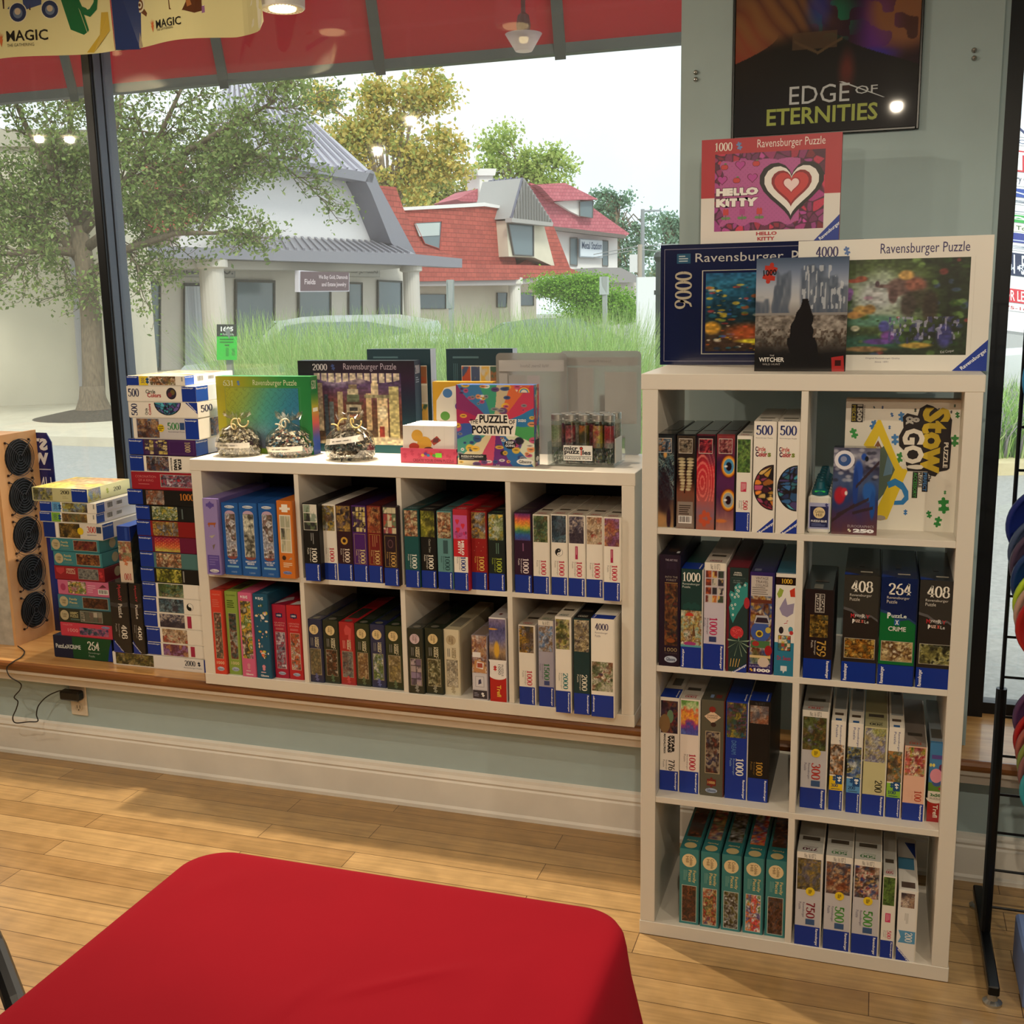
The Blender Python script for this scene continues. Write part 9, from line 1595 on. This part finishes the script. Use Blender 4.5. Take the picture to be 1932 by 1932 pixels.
# ------------------------------------------------------------------ red table, chair
def cloth_table():
    xa, xb, ya, yb, zt = -.535, .222, -3.4, -1.122, .740
    t = empty('folding_table', ((xa+xb)/2, (ya+yb)/2, 0), 'folding table under the red cloth', 'table'); cx, cy = (xa+xb)/2, (ya+yb)/2
    MB().box(xa+.035-cx, xb-.035-cx, ya+.035-cy, yb-.035-cy, zt-.035, zt-.004, bev=.01).build('tabletop', PM('#b8b4ac', .6), t)
    for x in (xa+.07, xb-.07):
        for y in (ya+.2, yb-.2): MB().tube([(x-cx, y-cy, 0), (x-cx, y-cy, zt-.035)], .014, 10).build('leg', PM('#6a6a6c', .4, .6), t)
    N = 140; rows = [(-.36, 0), (-.25, 0), (-.12, 0), (-.05, 0), (-.02, 0), (.0, 0)]
    def ring(ins, z, wob=0):                     # rounded rectangle inset by ins
        P = []; rc = max(.075-ins*.6, .02); X0, X1, Y0, Y1 = xa+ins, xb-ins, ya+ins, yb-ins
        cs = [(X1-rc, Y1-rc, 0), (X0+rc, Y1-rc, 90), (X0+rc, Y0+rc, 180), (X1-rc, Y0+rc, 270)]
        for (c0, c1, a0) in cs:
            for k in range(12): a = math.radians(a0+90*k/11); P.append((c0+rc*math.cos(a), c1+rc*math.sin(a)))
        out = []
        for i in range(len(P)):
            p, q = np.array(P[i]), np.array(P[(i+1) % len(P)]); L = np.linalg.norm(q-p); m_ = max(1, int(L/.05)) if L > .1 else 1
            out += [p+(q-p)*j/m_ for j in range(m_)]
        return out
    base = ring(0, 0); n = len(base); c0 = np.array([cx, cy]); V = []; 
    prof = [(.34, zt+.001), (.2, zt+.001), (.1, zt+.001), (.05, zt+.001), (.018, zt), (.006, zt-.004), (.0, zt-.013), (-.004, zt-.03), (-.010, zt-.08), (-.022, zt-.18), (-.034, zt-.30), (-.044, zt-.42)]
    r = random.Random(9); ph = [r.uniform(0, 6.28) for _ in range(4)]
    for ins, z in prof:
        for i, p in enumerate(base):
            d = p-c0; nrm = np.array([np.clip((p[0]-xb+.09)/.09, 0, 1)-np.clip((xa+.09-p[0])/.09, 0, 1), np.clip((p[1]-yb+.09)/.09, 0, 1)-np.clip((ya+.09-p[1])/.09, 0, 1)]); L = np.linalg.norm(nrm); nrm = nrm/L if L > 0 else nrm
            dep = max(0, zt-z-.02); s = i*.05; w = dep*.10*(math.sin(s*9+ph[0])+.6*math.sin(s*17+ph[1])); corner = min(abs(nrm[0]), abs(nrm[1])); w += dep*.22*corner
            if ins > .05: q = c0+d*np.array([(abs(xb-xa)/2-ins)/((xb-xa)/2), ((yb-ya)/2-ins)/((yb-ya)/2)])
            else: q = p+nrm*(-ins+w)
            zz = z
            V.append((q[0], q[1], zz))
    F = []
    for j in range(len(prof)-1):
        for i in range(n): F.append((j*n+i, j*n+(i+1) % n, (j+1)*n+(i+1) % n, (j+1)*n+i))
    NX, NY = 60, 150; b = len(V); X0, X1, Y0, Y1 = xa+.018, xb-.018, ya+.018, yb-.018
    F = [f for f in F if f[0] >= 4*n]; k0 = len(V)
    def wr(x, y):
        z = 0
        for (ax, ay, bx, by, amp, wd) in ((-.14, -1.46, .05, -1.32, .004, .012), (.0, -1.36, .19, -1.30, .003, .01), (-.2, -1.55, -.13, -1.38, .003, .014), (.07, -1.62, .12, -1.2, .002, .02), (-.5, -1.35, -.38, -1.16, .003, .02), (-.1, -1.7, .19, -1.5, .003, .018)):
            t_ = np.clip(((x-ax)*(bx-ax)+(y-ay)*(by-ay))/((bx-ax)**2+(by-ay)**2), 0, 1); dd = math.hypot(x-ax-t_*(bx-ax), y-ay-t_*(by-ay)); z += amp*math.exp(-(dd/wd)**2)*math.sin(PI*min(max(t_, .05), .95))
        return z
    top = base; rim = [V[4*n+i] for i in range(n)]
    cen = []
    for j in range(24):
        s_ = 1-(j+1)/24.0
        for i in range(n):
            p = np.array(rim[i]); ctr = np.array([cx, np.clip(p[1], ya+.38, yb-.38), zt]); q = ctr+(p-ctr)*s_; V.append((q[0], q[1], zt+.001+wr(q[0], q[1])*min(1, (1-s_)*6)))
    for i in range(n): F.append((4*n+i, k0+i, k0+(i+1) % n, 4*n+(i+1) % n))
    for j in range(23):
        for i in range(n): F.append((k0+j*n+i, k0+(j+1)*n+i, k0+(j+1)*n+(i+1) % n, k0+j*n+(i+1) % n))
    o = MB('#9c1021').add(V, F).build('tablecloth', mat('red_cloth', '#9c1021', rough=.95, spec=.12, noise=.08, nscale=5, bump=.05), smooth=True); tag(o, 'plain red cloth draped over the table in the foreground', 'tablecloth')
cloth_table()
t = empty('armchair', (-.935, -1.478, 0), 'black armchair at the left edge beside the red table', 'chair', None, math.radians(-38)); MK_ = PM('#0d0d0f', .35)
MB().box(-.2, .18, -.19, .19, .42, .455, bev=.012).build('seat', MK_, t)
for x in (-.19, .19):
    for y in (-.2, .2): MB().tube([(x*1.05, y, 0), (x, y, .58 if x > 0 else .84)], .012, 8).build('leg', MK_, t)
for y in (-.2, .2): MB().tube([(-.2, y, .60), (.0, y, .612), (.17, y, .605), (.205, y, .595)], [.014, .017, .017, .013], 10).build('armrest', MK_, t)
MB().box(-.205, -.18, -.2, .2, .56, .85, bev=.01).build('backrest', MK_, t)

# ------------------------------------------------------------------ wire rack with discs
fr, bk = on_z(1886, 1890, .02), on_z(1834, 1690, .02); xr = (fr[0]+bk[0])/2; ym = on_z(1866, 1772, .03)[1]
MKB = PM('#101113', .3, .5)
t = empty('wire_rack', (xr, ym, 0), 'black wire grid display rack on legs at the right edge', 'rack')
MB().box(-.0125, .0125, fr[1]-ym, bk[1]-ym, .03, .055, bev=.003).build('foot_bar', MKB, t)
for y in (fr[1]-ym+.02, bk[1]-ym-.02): MB().lathe([(.022, 0), (.022, .006), (.012, .012), (.008, .03)], 16, (0, y, 0)).build('glide', PM('#b8b8b4', .25, .9), t)
MB().tube([(0, 0, .05), (.0, 0, .70)], .013, 10).build('upright', MKB, t)
MB().tube([(.0, 0, .06), (.0, 0, 1.75)], .005, 8).tube([(.61, 0, .06), (.61, 0, 1.75)], .005, 8).build('grid_side', MKB, t)
w0 = None
for k in range(17):
    z = .12+.1015*k
    if k == 0: w0 = MB().tube([(0, 0, 0), (.61, 0, 0)], .0035, 6).build('grid_wire', MKB, t); w0.location = (0, 0, z)
    else: c = w0.copy(); COL.objects.link(c); c.parent = t; c.location = (0, 0, z)
for k in range(5): c = MB().tube([(.1+.1*k, .006, .06), (.1+.1*k, .006, 1.75)], .0035, 6).build('grid_wire', MKB, t)
def disc(px, py, y, R_, col, label, tilt):
    q = on_y(px, py, y); rim = MB(col).lathe([(R_*.0+.001, -.004), (R_*.7, -.004), (R_*.88, .0), (R_, .010), (R_*.985, .018), (R_*.90, .018), (R_*.86, .006), (R_*.001, .001)], 40)
    o = rim.build('throwing_disc', mat('disc_'+col[1:], col, rough=.35), None, (q[0]+R_, y, q[2]), smooth=True); o.rotation_euler = (PI/2+tilt, 0, 0); tag(o, label, 'disc', 'throwing discs on the rack')
DC = [(1896, 985, '#1c2c7a', 'dark blue disc at the top of the upper cluster'), (1900, 1035, '#4a5a7c', 'slate blue disc in the upper cluster'), (1903, 1058, '#54465e', 'grey purple disc in the upper cluster'), (1905, 1090, '#1c3c74', 'navy disc in the upper cluster'), (1909, 1130, '#b8d838', 'lime disc in the upper cluster'), (1911, 1150, '#b89a88', 'tan disc in the upper cluster'), (1914, 1175, '#a81c20', 'red disc at the bottom of the upper cluster'),
      (1909, 1345, '#5c3c66', 'purple disc at the top of the lower cluster'), (1910, 1385, '#b82428', 'red disc in the lower cluster'), (1914, 1405, '#b06058', 'salmon disc in the lower cluster'), (1917, 1430, '#8a9a4c', 'olive green disc in the lower cluster'), (1919, 1450, '#8a5a58', 'brown disc in the lower cluster'), (1922, 1480, '#2aa0b0', 'turquoise disc at the bottom of the lower cluster')]
for i, (px, py, c, l) in enumerate(DC): k = i if i < 7 else i-7; disc(px, py, ym-.035-.017*k, .105, c, l+' on the rack', .22)
disc(1927, 712, ym-.03, .105, '#2a86c0', 'sky blue disc hung highest on the rack', .1)
q = on_y(1921, 1745, ym-.08); t = MB('#6c84b8'); zt = q[2]
t.box(0, .3, 0, .22, 0, zt, bev=.006); tag(t.build('blue_bin', mat('bin_blue', '#6c82b4', rough=.5), None, (q[0], ym-.24, 0)), 'pale blue bin at the bottom right edge under the rack', 'bin')
